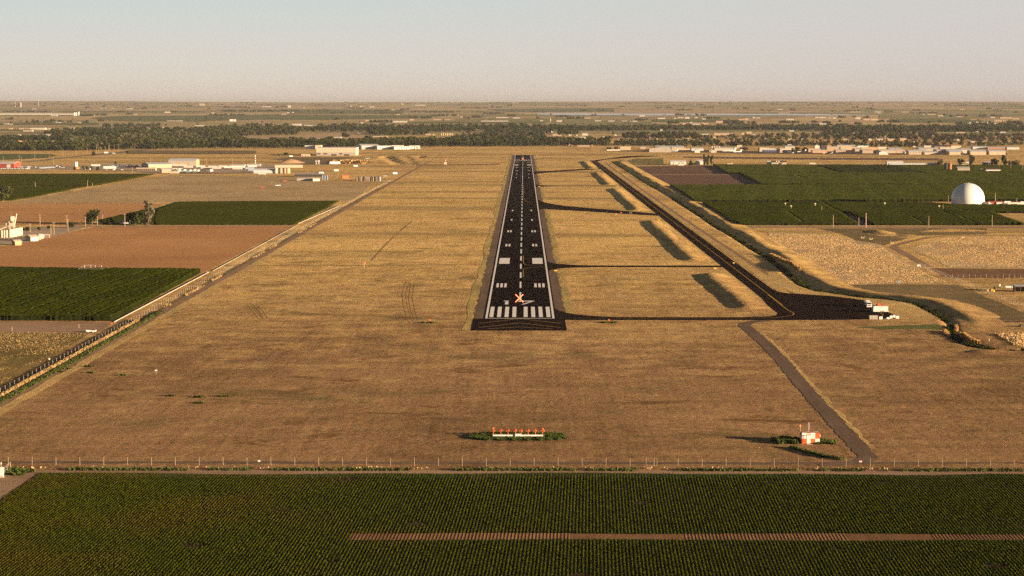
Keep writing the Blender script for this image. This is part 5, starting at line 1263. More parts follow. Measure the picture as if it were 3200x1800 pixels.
def marker(label, sx, sy, kind):
    t = thing('marker_ball' if kind == 'ball' else 'marker_post', label, 'marker', P(sx, sy))
    if kind == 'ball':
        MB().tube((0, 0, 0), (0, 0, 0.5), 0.04, 0.04, 5).obj('stake', GALV, t)
        MB().box(0, 0, 0.5, 0.85, 0.5, 0.68, top=(0.85, 0.85)).obj('marker_body', ORANGE, t)
    else:
        MB().tube((0, 0, 0), (0, 0, 1.5), 0.07, 0.07, 6).obj('stake', OFFW, t)
        MB().tube((0, 0, 1.5), (0, 0, 1.75), 0.09, 0.09, 6).obj('cap', YELLOW, t)
marker('orange box marker left of the paved pad', 1344, 1005.5, 'ball')
marker('orange box marker right of the paved pad', 1903, 1006, 'ball')
for i, (x, y_) in enumerate(((1902, 1009), (1342, 1009.5))):
    stuff('weeds', 'dark weed tuft around the %s orange marker' % ('right' if i == 0 else 'left'), 'weeds', ellipse_pts(P(x, y_), 3.0, 1.6, 260, 0.35, 31 + i), 0.4, M_WEED)
t = thing('windsock', 'orange windsock on a pale post left of the runway', 'windsock', P(1138, 836))
MB().tube((0, 0, 0), (0, 0, 2.7), 0.10, 0.07, 6).obj('post', OFFW, t)
MB().tube((0.05, 0, 2.85), (1.0, 0.1, 2.2), 0.32, 0.14, 10, cap=False).obj('sock', paint((0.66, 0.22, 0.13), 0.7), t)
t = thing('field_sign', 'small white sign on a post in the left mown field', 'sign', P(488, 1168.6))
MB().tube((0, 0, 0), (0, 0, 1.1), 0.09, 0.09, 6).obj('post', WOODP, t); MB().box(0, -0.02, 1.0, 0.78, 0.10, 0.48).obj('panel', WHITE, t)
t = thing('fence_sign', 'red and white notice on the near fence at the track end', 'sign', P(2689, 1458) + Vector((0, -0.12, 0)))
MB().box(0, 0, 1.18, 0.72, 0.03, 0.52).obj('panel', WHITE, t); MB().box(0, -0.021, 1.46, 0.72, 0.012, 0.24).obj('red_band', RED, t)
t = thing('fence_sign', 'small white notice on the near fence left of centre', 'sign', P(810, 1456) + Vector((0, -0.12, 0)))
MB().box(0, 0, 1.1, 0.6, 0.03, 0.4).obj('panel', WHITE, t)
t = thing('fence_sign', 'tiny white notice on the left fence', 'sign', P(*cLF(832, 815)) + Vector((-0.1, 0, 0)))
MB().box(0, 0, 0.9, 0.45, 0.45, 0.6).obj('panel', WHITE, t)
for x, y_, lab in ((1325, 245, 'yellow utility marker post under the left corn'), (203, 292, 'pale yellow marker post at the left edge below the corn')): marker(lab, *cLF(x, y_), 'post')
for i, (x, y_) in enumerate(((2788, 761), (2696, 745), (2722, 749), (3010, 744))):
    t = thing('well_marker', ('short yellow guard frame beside the winding track', 'small yellow guard frame, left of a pair in the olive grass', 'small yellow guard frame, right of a pair in the olive grass', 'yellow guard frame at the top of the right dry field')[i], 'frame', P(x, y_))
    m = MB()
    for s in (-1, 1): m.tube((s * 0.9, 0, 0), (s * 0.9, 0, 1.5), 0.12, 0.12, 6)
    m.box(0, 0, 0.25, 2.0, 0.15, 0.3); m.obj('frame', paint((0.72, 0.60, 0.30), 0.6), t)
t = thing('white_marker', 'short white post standing by the winding ditch', 'post', P(*cDi(1492, 472))); MB().tube((0, 0, 0), (0, 0, 1.1), 0.13, 0.13, 8).obj('post', WHITE, t)
t = thing('field_sign', 'white board by the gate of the bare dirt yard', 'sign', P(*cQ(1518, 762)))
m = MB(); m.box(0, 0, 0.8, 2.0, 0.06, 1.0); [m.tube((s * .8, .05, 0), (s * .8, .05, 1.0), .05, .05, 5) for s in (-1, 1)]; m.obj('panel', WHITE, t)
t = thing('barrel', 'bright blue barrel in the pale dry field', 'barrel', P(*cQ(1311, 916))); MB().lathe([(0, 0), (.38, 0), (.42, .3), (.42, .8), (.38, 1.1), (0, 1.12)], 12).obj('drum', paint((0.02, 0.35, 0.75), 0.4), t)
t = thing('direction_sign', 'dark sign of three slats on posts at the right edge', 'sign', P(*cDi(2260, 590)), 0.0)
m = MB()
for i in range(3): m.add([(-0.9, 0, 2.62 - i * .30 + .18), (-0.9, 0, 2.62 - i * .30 + .38), (0.5, 0, 2.38 - i * .30 + .32), (0.5, 0, 2.38 - i * .30 + .12), (-0.9, .06, 2.62 - i * .30 + .18), (-0.9, .06, 2.62 - i * .30 + .38), (0.5, .06, 2.38 - i * .30 + .32), (0.5, .06, 2.38 - i * .30 + .12)], [(0, 1, 2, 3), (7, 6, 5, 4), (0, 4, 5, 1), (2, 6, 7, 3), (1, 5, 6, 2), (0, 3, 7, 4)])
m.obj('slats', paint((0.06, 0.04, 0.035), 0.8), t)
m = MB(); [m.tube((x, .1, 0), (x, .1, 2.6), .045, .045, 5) for x in (-0.35, 0.3)]; m.obj('posts', WOODP, t)

# irrigation pipe and small things by the left fence
def pipe(label, a, b, r_, m_):
    o = MB().tube(a + Vector((0, 0, r_)), b + Vector((0, 0, r_)), r_, r_, 8).obj('irrigation_pipe', m_); tag(o, label, 'pipe')
pipe('long white irrigation pipe beside the left corn', P(357, 1007), P(652, 851.5), 0.17, OFFW)
pipe('long white irrigation pipe beside the reddish field', P(665, 847), P(931, 703), 0.15, GALV)
pipe('white irrigation pipe beside the bright green crop', P(932, 699), P(1062, 643.5), 0.20, OFFW)
t = thing('valve', 'small orange valve at the end of the white pipe', 'valve', P(*cLF(1872, 182))); MB().box(0, 0, 0, 0.6, 0.6, 0.75, top=(0.6, 0.6)).obj('valve_body', ORANGE, t); MB().tube((0, 0, .7), (0, 0, 1.0), .2, .2, 8).obj('hand_wheel', ORANGE, t)
t = thing('utility_trailer', 'white flatbed trailer parked under the left corn', 'trailer', P(*cLF(1530, 318)), 0.05)
m = MB(); m.box(0, 0, 0.42, 3.9, 1.6, 0.14); m.box(0, -0.78, 0.56, 3.9, 0.06, 0.38); m.box(0, 0.78, 0.56, 3.9, 0.06, 0.38); m.box(-1.92, 0, 0.56, .06, 1.6, 0.5); m.box(1.92, 0, 0.56, .06, 1.6, 0.62); m.obj('bed', WHITE, t)
for x in (-1.1, 0.9): MB().box(x, -0.6, 0, 0.12, 0.12, 0.44).obj('stand', WHITE, t)
for s in (-1, 1): MB().tube((0.3, s * .82, .3), (0.3, s * .95, .3), .3, .3, 12).obj('wheel', TYRE, t)
t = thing('utility_pedestal', 'white equipment cabinet at the lower left edge', 'cabinet', P(*cFG(16, 362)))
MB().box(0, 0, 0, 1.1, 0.9, 0.5).obj('base', CONC, t); MB().box(0.0, 0.2, 0.5, 0.8, 0.6, 2.1).obj('cabinet', WHITE, t); MB().tube((-0.1, .1, .5), (-0.1, .1, 3.6), .07, .05, 6).obj('pole', OFFW, t); MB().lathe([(0, 3.3), (.18, 3.35), (.2, 3.6), (.1, 3.9), (0, 3.95)], 10, -0.1, .1).obj('lamp', OFFW, t)
t = thing('gate', 'narrow pedestrian gate in the near fence', 'gate', P(2037, 1457))
m = MB(); [m.tube((x, 0, 0), (x, 0, 2.25), .06, .06, 6) for x in (-1.5, 1.3)]; m.tube((-1.5, 0, 2.1), (1.3, 0, 2.1), .04, .04, 5); m.tube((-1.5, 0, .2), (1.3, 0, .2), .04, .04, 5); m.obj('frame', WOODP, t)

# ------------------------------------------------------------------ vehicles and stores on the apron
def wheels(t, spots, r_, w_):
    me = MB().tube((0, -w_ / 2, 0), (0, w_ / 2, 0), r_, r_, 14).mesh('wheel', TYRE); hm = MB().tube((0, -w_ / 2 - .01, 0), (0, w_ / 2 + .01, 0), r_ * .55, r_ * .55, 10).mesh('rim', GALV)
    for x, y in spots:
        o = link('wheel', me, t, (x, y, r_)); link('rim', hm, o)
p = P(*cAp(930, 716)); t = thing('box_trailer', 'long white enclosed trailer on the apron', 'trailer', p)
m = MB(); m.prism([(-3.5, 0.35), (3.1, 0.35), (3.1, 2.75), (-3.5, 2.75)], -1.2, 1.2); m.box(0.1, 0, 2.75, 5.9, 2.2, 0.05)
m.v = [(x - (0.55 if x < -3 and abs(y) < 0.6 else 0), y, z) for x, y, z in m.v]
m.prism([(-3.9, 0.35), (-3.5, 0.35), (-3.5, 2.7), (-3.9, 2.7)], -0.7, 0.7)
m.obj('body', WHITE, t)
wheels(t, [(0.05, -1.12), (0.95, -1.12), (0.05, 1.12), (0.95, 1.12)], 0.38, 0.25)
MB().box(0.5, -1.215, 0.72, 2.0, 0.03, 0.12).obj('fender', GALV, t); MB().box(3.35, 0, .45, .6, .8, .15).obj('coupling', WHITE, t)
p = P(*cAp(465, 540)); t = thing('service_truck', 'white service truck with tank and pipes on the apron', 'truck', p)
m = MB(); m.box(0, 0.5, 0.9, 2.45, 2.0, 0.75); m.box(0, 0.75, 1.65, 2.3, 1.5, 1.05, top=(0.92, 0.8)); m.box(0, -0.58, 0.9, 2.0, 0.25, 0.62); m.obj('cab', WHITE, t)
MB().box(0, -0.08, 1.72, 2.0, 0.10, 0.72).obj('windscreen', GLASS, t); MB().box(0, -0.75, 0.45, 2.55, 0.25, 0.42).obj('bumper', WHITE, t); MB().box(0, -0.725, 1.0, 1.2, 0.06, 0.38).obj('grille', DGREY, t)
for s in (-1, 1): MB().box(s * .9, -0.73, 1.02, .3, .06, .25).obj('headlight', OFFW, t); MB().box(s * 1.4, 0.1, 1.6, .12, .2, .5).obj('mirror', DGREY, t)
m = MB(); m.box(0, 4.4, 0.9, 2.4, 5.4, 0.3); m.tube((0, 1.8, 1.9), (0, 6.9, 1.9), 0.8, 0.8, 16); m.obj('tank', OFFW, t)
m = MB(); m.box(-.2, 4.0, 2.7, 1.9, 2.0, .45); [m.tube((s * .9, 1.7, 2.7), (s * .9, 7, 2.7), .05, .05, 5) for s in (-1, 1)]; [m.tube((x, 1.75, 2.2), (x, 1.75, 3.1), .05, .05, 5) for x in (-.9, 0, .9)]; m.obj('roof_rack', WHITE, t)
wheels(t, [], .5, .3)
wm_ = MB().tube((-.15, 0, 0), (.15, 0, 0), .5, .5, 14).mesh('wheel', TYRE)
for x, y in ((-1.1, .5), (1.1, .5), (-1.1, 4.6), (1.1, 4.6), (-1.1, 5.8), (1.1, 5.8)): link('wheel', wm_, t, (x, y, .5))
MB().box(-1.95, 1.2, 2.4, .35, .3, .3).obj('beacon', paint((0.55, .6, .05), .5), t)
p = P(*cAp(890, 520)); t = thing('roller', 'orange road roller behind the white trailer', 'roller', p)
m = MB(); m.box(-.2, .4, .7, 2.0, 1.7, .9); m.box(-.35, .4, 1.6, 1.5, 1.3, .25); m.obj('body', ORANGE, t)
m = MB(); [m.tube((x, y, 1.6), (x, y, 3.0), .05, .05, 5) for x in (-1.0, .35) for y in (-.3, 1.1)]; m.box(-.3, .4, 3.0, 1.7, 1.7, .08); m.obj('canopy', DGREY, t)
m = MB(); m.tube((1.4, -.6, .65), (1.4, 1.4, .65), .65, .65, 18); m.obj('drum', paint((.4, .12, .06), .5), t)
m = MB(); m.box(1.5, .4, .9, 1.4, 1.9, .35); [m.tube((x, -.5, 1.2), (x, -.5, 1.95), .04, .04, 5) for x in (.9, 1.5, 2.1)]; m.tube((.9, -.5, 1.95), (2.1, -.5, 1.95), .04, .04, 5); m.obj('frame', paint((.45, .09, .06), .5), t)
wheels(t, [(-1.1, -.5), (-1.1, 1.3)], .6, .4)
for i, (x0, x1) in enumerate(((475, 585), (588, 697), (702, 806))):
    t = thing('locker', ('left', 'middle', 'right')[i] + ' of three grey steel lockers in front of the apron', 'locker', P(*cAp((x0 + x1) / 2, 1008)))
    MB().box(0, .6, .06, 1.2, 1.2, 1.55).obj('body', paint((.40, .37, .33), .6), t); MB().box(0, .6, 1.61, 1.3, 1.3, .08).obj('lid', paint((.50, .40, .34), .6), t); MB().box(0.0, -.02, .15, 1.05, .05, 1.35).obj('door', GREY, t); MB().box(.4, -.07, .8, .06, .06, .25).obj('handle', DGREY, t)
t = thing('crate', 'single low white crate right of the grey lockers', 'crate', P(*cAp(938, 1008))); MB().box(0, .5, .05, 1.5, 1.0, 1.15).obj('body', WHITE, t); MB().box(0, .5, 1.2, 1.56, 1.06, .07).obj('lid', OFFW, t)
t = thing('covered_boat', 'small white hull with pointed bow by the apron edge', 'boat', P(*cAp(1195, 1003)))
m = MB(); m.add([(-1.4, 0, .25), (-.2, -.5, .12), (1.1, -.55, .12), (1.1, .55, .12), (-.2, .5, .12), (-1.5, 0, .45), (-.2, -.62, .5), (1.2, -.62, .5), (1.2, .62, .5), (-.2, .62, .5)], [(0, 1, 6, 5), (1, 2, 7, 6), (2, 3, 8, 7), (3, 4, 9, 8), (4, 0, 5, 9), (0, 4, 3, 2, 1), (5, 6, 7, 8, 9)]); m.obj('hull', WHITE, t)
MB().box(.25, 0, .5, 1.3, 1.0, .42, top=(.55, .7)).obj('cover', paint((.62, .68, .76), .5), t)
for i, (x0, x1, yb_) in enumerate(((1295, 1432, 978), (1432, 1525, 952), (1535, 1672, 984))):
    t = thing('water_tank', ('left white water tank of three at the apron corner', 'rear white water tank of three at the apron corner', 'right white water tank of three at the apron corner')[i], 'tank', P(*cAp((x0 + x1) / 2, yb_)))
    w_ = (x1 - x0) * .0111; m = MB(); m.box(0, .6, .16, w_, 1.2, 1.12, top=(.94, .94)); m.obj('tank', WHITE, t); MB().tube((0, .6, 1.28), (0, .6, 1.38), .22, .22, 10).obj('cap', OFFW, t); MB().box(0, .6, 0, w_ * 1.02, 1.2, .16).obj('pallet', OFFW, t)

# ------------------------------------------------------------------ right-hand yard
p = P(*cRF(2560, 1385)); t = thing('open_shed', 'dark open-fronted shed with grey roof at the right edge', 'shed', p)
m = MB(); m.box(0, 3.9, 0, 8.6, .15, 2.9); m.box(-4.3, 2, 0, .15, 4, 2.9); m.box(4.3, 2, 0, .15, 4, 2.9); [m.box(x, 0, 0, .2, .2, 2.8) for x in (-4.2, -1.4, 1.4, 4.2)]; m.box(0, 0, 2.55, 8.6, .12, .3); m.obj('wall', paint((.13, .085, .06), .8), t)
m = MB(); m.add([(-4.7, -.5, 2.95), (4.7, -.5, 2.95), (4.7, 4.4, 3.3), (-4.7, 4.4, 3.3), (-4.7, -.5, 3.1), (4.7, -.5, 3.1), (4.7, 4.4, 3.45), (-4.7, 4.4, 3.45)], [(3, 2, 1, 0), (4, 5, 6, 7), (0, 1, 5, 4), (1, 2, 6, 5), (2, 3, 7, 6), (3, 0, 4, 7)]); m.obj('roof', paint((.33, .38, .40), .5, .4), t)
for i, (x, r_) in enumerate(((2178, 1.45), (2298, .65))):
    t = thing('storage_tank', ('long white horizontal tank beside the open shed', 'short white tank right beside the open shed')[i], 'tank', P(*cRF(x, 1296)))
    MB().tube((-r_, 0, .72), (r_, 0, .72), .58, .58, 16).obj('shell', WHITE, t); m = MB(); [m.box(s * r_ * .6, 0, 0, .2, .9, .3) for s in (-1, 1)]; m.obj('saddle', GREY, t)
t = thing('hopper', 'white feed hopper in the right-hand yard', 'hopper', P(*cRF(1948, 1288)))
m = MB(); m.box(0, 0, .9, 1.0, 1.0, .1, top=(1, 1)); m.lathe([(.25, .6), (.75, 1.2), (.75, 1.75), (.6, 1.85), (0, 1.9)], 12); m.obj('bin', WHITE, t); m = MB(); [m.box(a_ * .4, b_ * .4, 0, .12, .12, .95) for a_ in (-1, 1) for b_ in (-1, 1)]; m.obj('leg', OFFW, t)
t = thing('solar_panel', 'tilted solar panel on a mast beside yellow balls', 'solar panel', P(*cRF(1830, 1345)))
MB().tube((-.6, 0, 0), (-.6, 0, 1.9), .07, .07, 6).obj('mast', OFFW, t); o = MB().box(.3, 0, .5, .75, .07, 1.35).obj('panel', paint((.14, .17, .20), .3, .5), t); o.rotation_euler = (0, -.18, 0)
for i, (x, y_, r_, c_) in enumerate(((1657, 1372, .52, (.62, .50, .30)), (1722, 1352, .5, (.6, .58, .55)), (1757, 1368, .55, (.72, .42, .05)), (1806, 1390, .62, (.75, .44, .05)))):
    t = thing('float_ball', ('pale cream ball behind the right fence', 'white ball behind the yellow balls', 'smaller yellow ball behind the right fence', 'largest yellow ball behind the right fence')[i], 'ball', P(*cRF(x, y_)))
    MB().lathe([(r_ * math.sin(math.pi * j / 10), r_ - r_ * math.cos(math.pi * j / 10)) for j in range(11)], 18).obj('ball', paint(c_, .5), t, smooth=True); MB().tube((0, 0, 2 * r_ - .03), (0, 0, 2 * r_ + .12), .1, .1, 8).obj('plug', DGREY, t)
t = thing('flat_trailer', 'black flatbed trailer at the right edge below the ruts', 'trailer', P(*cQ(2610, 1355)))
m = MB(); m.box(0, 0, .55, 7, 2.2, .2); m.obj('bed', BLACK, t); wheels(t, [(-2.6, -1), (-1.7, -1), (-2.6, 1), (-1.7, 1)], .4, .25)

# ------------------------------------------------------------------ the dome and its neighbours
pd = P(*cDo(1060, 752)); RD = 15.7
cdm = pd + Vector((0, 15.0, 0)); t = thing('dome', 'huge white dome tank standing in the corn at the right', 'dome', cdm)
zc = 4.9; prof = []
a0_ = math.asin(zc / RD)
for j in range(33):
    a_ = -a0_ + (math.pi / 2 + a0_) * j / 32; prof.append((RD * math.cos(a_), zc + RD * math.sin(a_)))
prof[-1] = (0.02, zc + RD)
dome_m = paint((0.68, 0.68, 0.68), 0.32, 0.5, var=0.02)
o = MB().lathe(prof, 72).obj('shell', dome_m, t, smooth=True)
m = MB()
for j in range(40):                         # raised seam running over the left flank
    a0, a1 = [(-0.30 + 1.75 * v / 40) for v in (j, j + 1)]
    q0, q1 = [Vector((-(RD + .02) * math.cos(a_) * .86, -(RD + .02) * math.cos(a_) * .51, zc + (RD + .02) * math.sin(a_))) for a_ in (a0, a1)]
    if q0.z > 0.3: m.tube(q0, q1, .06, .06, 4)
m.obj('seam', paint((.5, .5, .5), .5), t)
MB().lathe([(1.15, zc + RD - .15), (1.15, zc + RD + .16), (0, zc + RD + .2)], 20).obj('top_cap', WHITE, t)
MB().lathe([(RD * .965, -.1), (RD * .985, .0), (RD * .985, .55), (RD * .94, .6)], 72).obj('base_ring', paint((.62, .56, .52), .8), t)
MB().box(-15.0, -7.6, 0, .7, .6, 1.2).obj('vent_box', WHITE, t)
k = mpp(pd) / 9.2
t = thing('tank_annex', 'white rounded annex tank at the right foot of the dome', 'tank', P(*cDo(1575, 762)))
m = MB(); m.lathe([(1.35, 0), (1.35, 2.6), (1.1, 3.2), (.5, 3.5), (0, 3.55)], 20, -.6); m.box(1.0, 0, 0, 1.5, 2.2, 2.6); m.obj('body', WHITE, t)
# ------------------------------------------------------------------ buildings
WC = {'tan': (.42, .31, .21), 'beige': (.46, .37, .26), 'cream': (.52, .44, .34), 'white': (.60, .57, .54), 'grey': (.34, .31, .28), 'brown': (.24, .18, .14), 'red': (.30, .06, .04),
      'blue': (.055, .075, .17), 'rust': (.36, .18, .085), 'dark': (.055, .047, .045), 'orange': (.58, .14, .05), 'pale': (.52, .52, .52), 'olive': (.26, .27, .2), 'ochre': (.48, .29, .15),
      'rlb': (.50, .54, .58), 'rwhite': (.58, .57, .56), 'rdark': (.07, .062, .06), 'rred': (.30, .07, .045), 'rgrey': (.36, .34, .32), 'rtan': (.46, .38, .28), 'stone': (.36, .30, .22), 'dull': (.46, .42, .37), 'rdull': (.42, .41, .40)}
def wm(k): return paint(WC[k], .7, .2, 0, .06, None, 1.1 if k in ('tan', 'beige', 'cream', 'white', 'pale') else 0.0)
def rm(k): return paint(WC[k], .5, .3, 0, .10)
def gable_parts(t, W, D, H, wall, roof, style, door=None, win=0):
    """walls, roof and openings of a simple building centred on its own origin, front on -y"""
    hw, hd = W / 2, D / 2; m = MB(); r = MB()
    if style == 'flat':
        m.box(0, 0, 0, W, D, H * .95); r.box(0, 0, H * .95, W + .3, D + .3, H * .05); eave = H * .95
    elif style == 'gx':                      # ridge along x, roof slope towards the camera
        eave = H * .70; m.prism([(-hd, 0), (hd, 0), (hd, eave), (0, H - .12), (-hd, eave)], -hw, hw, axis='x')
        e = hd + .4; ez = eave - (H - eave) * .4 / hd
        r.prism([(-e, ez), (0, H), (e, ez), (e, ez + .22), (0, H + .22), (-e, ez + .22)], -hw - .4, hw + .4, axis='x')
    elif style == 'gy':
        eave = H * .68; m.prism([(-hw, 0), (hw, 0), (hw, eave), (0, H - .12), (-hw, eave)], -hd, hd)
        e = hw + .4; ez = eave - (H - eave) * .4 / hw
        r.prism([(-e, ez), (0, H), (e, ez), (e, ez + .22), (0, H + .22), (-e, ez + .22)], -hd - .4, hd + .4)
    elif style == 'shed':
        eave = H * .82; m.prism([(-hd, 0), (hd, 0), (hd, H - .05), (-hd, eave)], -hw, hw, axis='x')
        r.prism([(-hd - .4, eave), (hd + .4, H), (hd + .4, H + .2), (-hd - .4, eave + .2)], -hw - .3, hw + .3, axis='x')
    elif style == 'arch':                    # barrel roof, end towards the camera
        eave = H * .35; pts = [(-hw, 0), (hw, 0)] + [(hw * math.cos(a), eave + (H - eave - .1) * math.sin(a)) for a in [math.pi * i / 10 for i in range(11)]]
        m.prism(pts, -hd, hd)
        pr = [(hw * 1.02 * math.cos(a), eave + (H - eave) * math.sin(a)) for a in [math.pi * i / 10 for i in range(11)]]
        pi_ = [(hw * 1.0 * math.cos(a), eave - .02 + (H - eave - .15) * math.sin(a)) for a in [math.pi * i / 10 for i in range(10, -1, -1)]]
        for a_, b_, c_, d_ in zip(pr[:-1], pr[1:], pi_[::-1][1:], pi_[::-1][:-1]): r.prism([a_, b_, c_, d_], -hd - .3, hd + .1)
    elif style == 'archx':                   # barrel roof lengthways
        eave = H * .3; pts = [(-hd, 0), (hd, 0)] + [(hd * math.cos(a), eave + (H - eave - .1) * math.sin(a)) for a in [math.pi * i / 10 for i in range(11)]]
        m.prism(pts, -hw, hw, axis='x')
        pr = [(hd * 1.02 * math.cos(a), eave + (H - eave) * math.sin(a)) for a in [math.pi * i / 10 for i in range(11)]]
        for a_, b_ in zip(pr[:-1], pr[1:]): r.prism([a_, b_, (b_[0] * .985, b_[1] - .12), (a_[0] * .985, a_[1] - .12)], -hw - .1, hw + .1, axis='x')
    m.obj('wall', wm(wall), t); r.obj('roof', rm(roof), t)
    lo = eave if style not in ('arch', 'archx') else H * .5
    if door:
        n, dw, dh, key = door; dm = MB().box(0, 0, 0, dw, .10, min(dh, lo * .9)).mesh('door', rm(key))
        for i in range(n):
            x = (i + .5) / n * W - W / 2
            link('door', dm, t, (x, -hd - .06, 0.02))
    if win:
        gm = MB().box(0, 0, 0, min(1.6, W / win * .45), .08, 1.1).mesh('window', GLASS)
        for i in range(win): link('window', gm, t, ((i + .5) / win * W - W / 2, -hd - .045, lo * .58))
def bld(name, label, c, xl, xr, yb, yt, wall, roof, style, depth=None, rz=0.0, door=None, win=0, group=None, cat=None, hs=1.0):
    p = P(*c((xl + xr) / 2, yb)); s = 1 / (c(1, 0)[0] - c(0, 0)[0]); k = mpp(p) / s
    W = (xr - xl) * k; H = max(2.0, (yb - yt) * k * hs); D = depth or max(6.0, min(W * .7, 22))
    if rz: W = W / (abs(math.cos(rz)) + .55 * abs(math.sin(rz)))
    t = thing(name, label, cat or {'hangar': 'hangar', 'house': 'house', 'barn': 'barn', 'shed': 'shed'}.get(name, 'building'), p + Vector((0, D / 2, 0)), rz, group)
    gable_parts(t, W, D, H, wall, roof, style, door, win)
    return t
B = bld
# left industrial yards
B('barn', 'red metal barn with pale roof at the left edge', cA, -160, 330, 540, 425, 'red', 'rwhite', 'gx', 30, -.12, door=(2, 6, 5, 'rwhite'))
B('warehouse', 'tan warehouse with bright sunlit side in the left yard', cB, 250, 790, 548, 445, 'beige', 'rlb', 'gx', 46, .42)
B('office', 'long low tan building with a row of dark doorways', cB, 165, 555, 598, 542, 'beige', 'rtan', 'flat', 10, 0, door=(10, 2.0, 2.6, 'rdark'))
B('warehouse', 'tall grey-tan warehouse with pale blue roof', cB, 815, 1370, 503, 365, 'tan', 'rlb', 'gx', 34, 0, door=(3, 9, 9, 'rgrey'))
B('shed', 'tan shed with white sloping roof before the warehouses', cB, 640, 850, 648, 560, 'tan', 'rwhite', 'gx', 14, .3)
B('container', 'long tan container right in front of the green field corner', cB, 835, 1022, 656, 612, 'cream', 'rtan', 'flat', 4)
B('shed', 'white open shed roof behind the trailer rows', cB, 2035, 2345, 520, 478, 'grey', 'rwhite', 'shed', 14)
B('shed', 'white roofed shed left of the striped mast', cC, -60, 210, 512, 465, 'grey', 'rwhite', 'shed', 14)
B('quonset', 'grey barrel-roofed building left of the concrete silos', cC, 80, 485, 655, 560, 'pale', 'rlb', 'archx', 22)
B('conveyor', 'long tan covered conveyor sloping behind the silos', cC, 490, 1075, 540, 480, 'cream', 'rtan', 'shed', 8, .10)
B('shed', 'long dark open shed with blue tanks at its right end', cC, 900, 1450, 724, 662, 'dark', 'rgrey', 'shed', 14)
B('quonset', 'grey-green tarpaulin shelter in the field', cC, 950, 1245, 808, 738, 'olive', 'rgrey', 'archx', 12)
B('shed', 'small white building right of the grey-green shelter', cC, 1250, 1400, 812, 750, 'white', 'rwhite', 'gx', 9, .25)
B('container', 'orange shipping container by the left fence', cC, 1845, 1992, 757, 697, 'orange', 'orange', 'flat', 6, .25)
B('office', 'long tan site trailer left of the beige hangar', cC, 1040, 1205, 315, 268, 'cream', 'rtan', 'flat', 4, door=(3, 1.6, 2.2, 'rdark'))
B('building', 'low grey building with white block behind the beige hangar', cC, 1110, 1440, 165, 92, 'pale', 'rlb', 'flat', 26)
B('building', 'cream block end of the low building behind the beige hangar', cC, 1320, 1442, 168, 88, 'cream', 'rtan', 'flat', 20)
h = thing('hangar', 'largest long beige hangar with a row of square windows', 'hangar', P(*cC(1740, 298)) + Vector((0, 32, 0)))
k_ = mpp(P(*cC(1740, 298))) / 6.44; W = 795 * k_; H = 158 * k_
m = MB(); m.box(0, 0, H * .42, W, 64, H * .55); m.obj('wall', wm('cream'), h)
m = MB(); m.box(0, -.3, 0, W - 1, 64.6, H * .42 - .01); m.obj('lower_wall', wm('grey'), h)
m = MB(); m.box(0, 0, H * .97, W + .8, 65, H * .03); m.obj('roof', rm('rwhite'), h)
MB().box(W / 2 - 4.0, -.1, 0, 8.2, 64.4, H * .42).obj('corner_block', wm('cream'), h)
gm = MB().box(0, 0, 0, 4.2, .2, 3.4).mesh('window', paint((.50, .44, .36), .4)); dm = MB().box(0, 0, 0, 10, .2, H * .2).mesh('door', rm('rdark')); sm = MB().box(0, 0, 0, 2.6, .2, 2.2).mesh('window', GLASS)
for i in range(10): link('window', gm, h, (-W / 2 + 8 + i * (W - 22) / 9.2, -32.12, H * .66))
for x in (-.05, .27): link('door', dm, h, (W * x, -32.75, 0))
for x in (-.46, -.44, -.41, -.30, -.27, -.24, .1, .14): link('window', sm, h, (W * x, -32.72, H * .16))
B('hangar', 'white hangar with grey lower wall and three square windows', cD, 85, 510, 236, 135, 'pale', 'rwhite', 'gx', 60, .30, door=(3, 14, 6, 'rgrey'))
B('hangar', 'row hangar with pale grey end wall, left of the white row', cD, 452, 800, 238, 165, 'pale', 'rwhite', 'flat', 22, .34)
B('hangar', 'white row hangar with bright doors, middle of the left group', cD, 785, 1125, 240, 178, 'cream', 'rwhite', 'flat', 30, .34, door=(6, 7, 6, 'rwhite'))
B('hangar', 'rear white row hangar of the left group', cD, 800, 1030, 205, 155, 'white', 'rwhite', 'flat', 20)
B('hangar', 'rightmost white row hangar of the left group', cD, 1120, 1348, 228, 162, 'cream', 'rwhite', 'flat', 26, .2, door=(4, 8, 6, 'rwhite'))
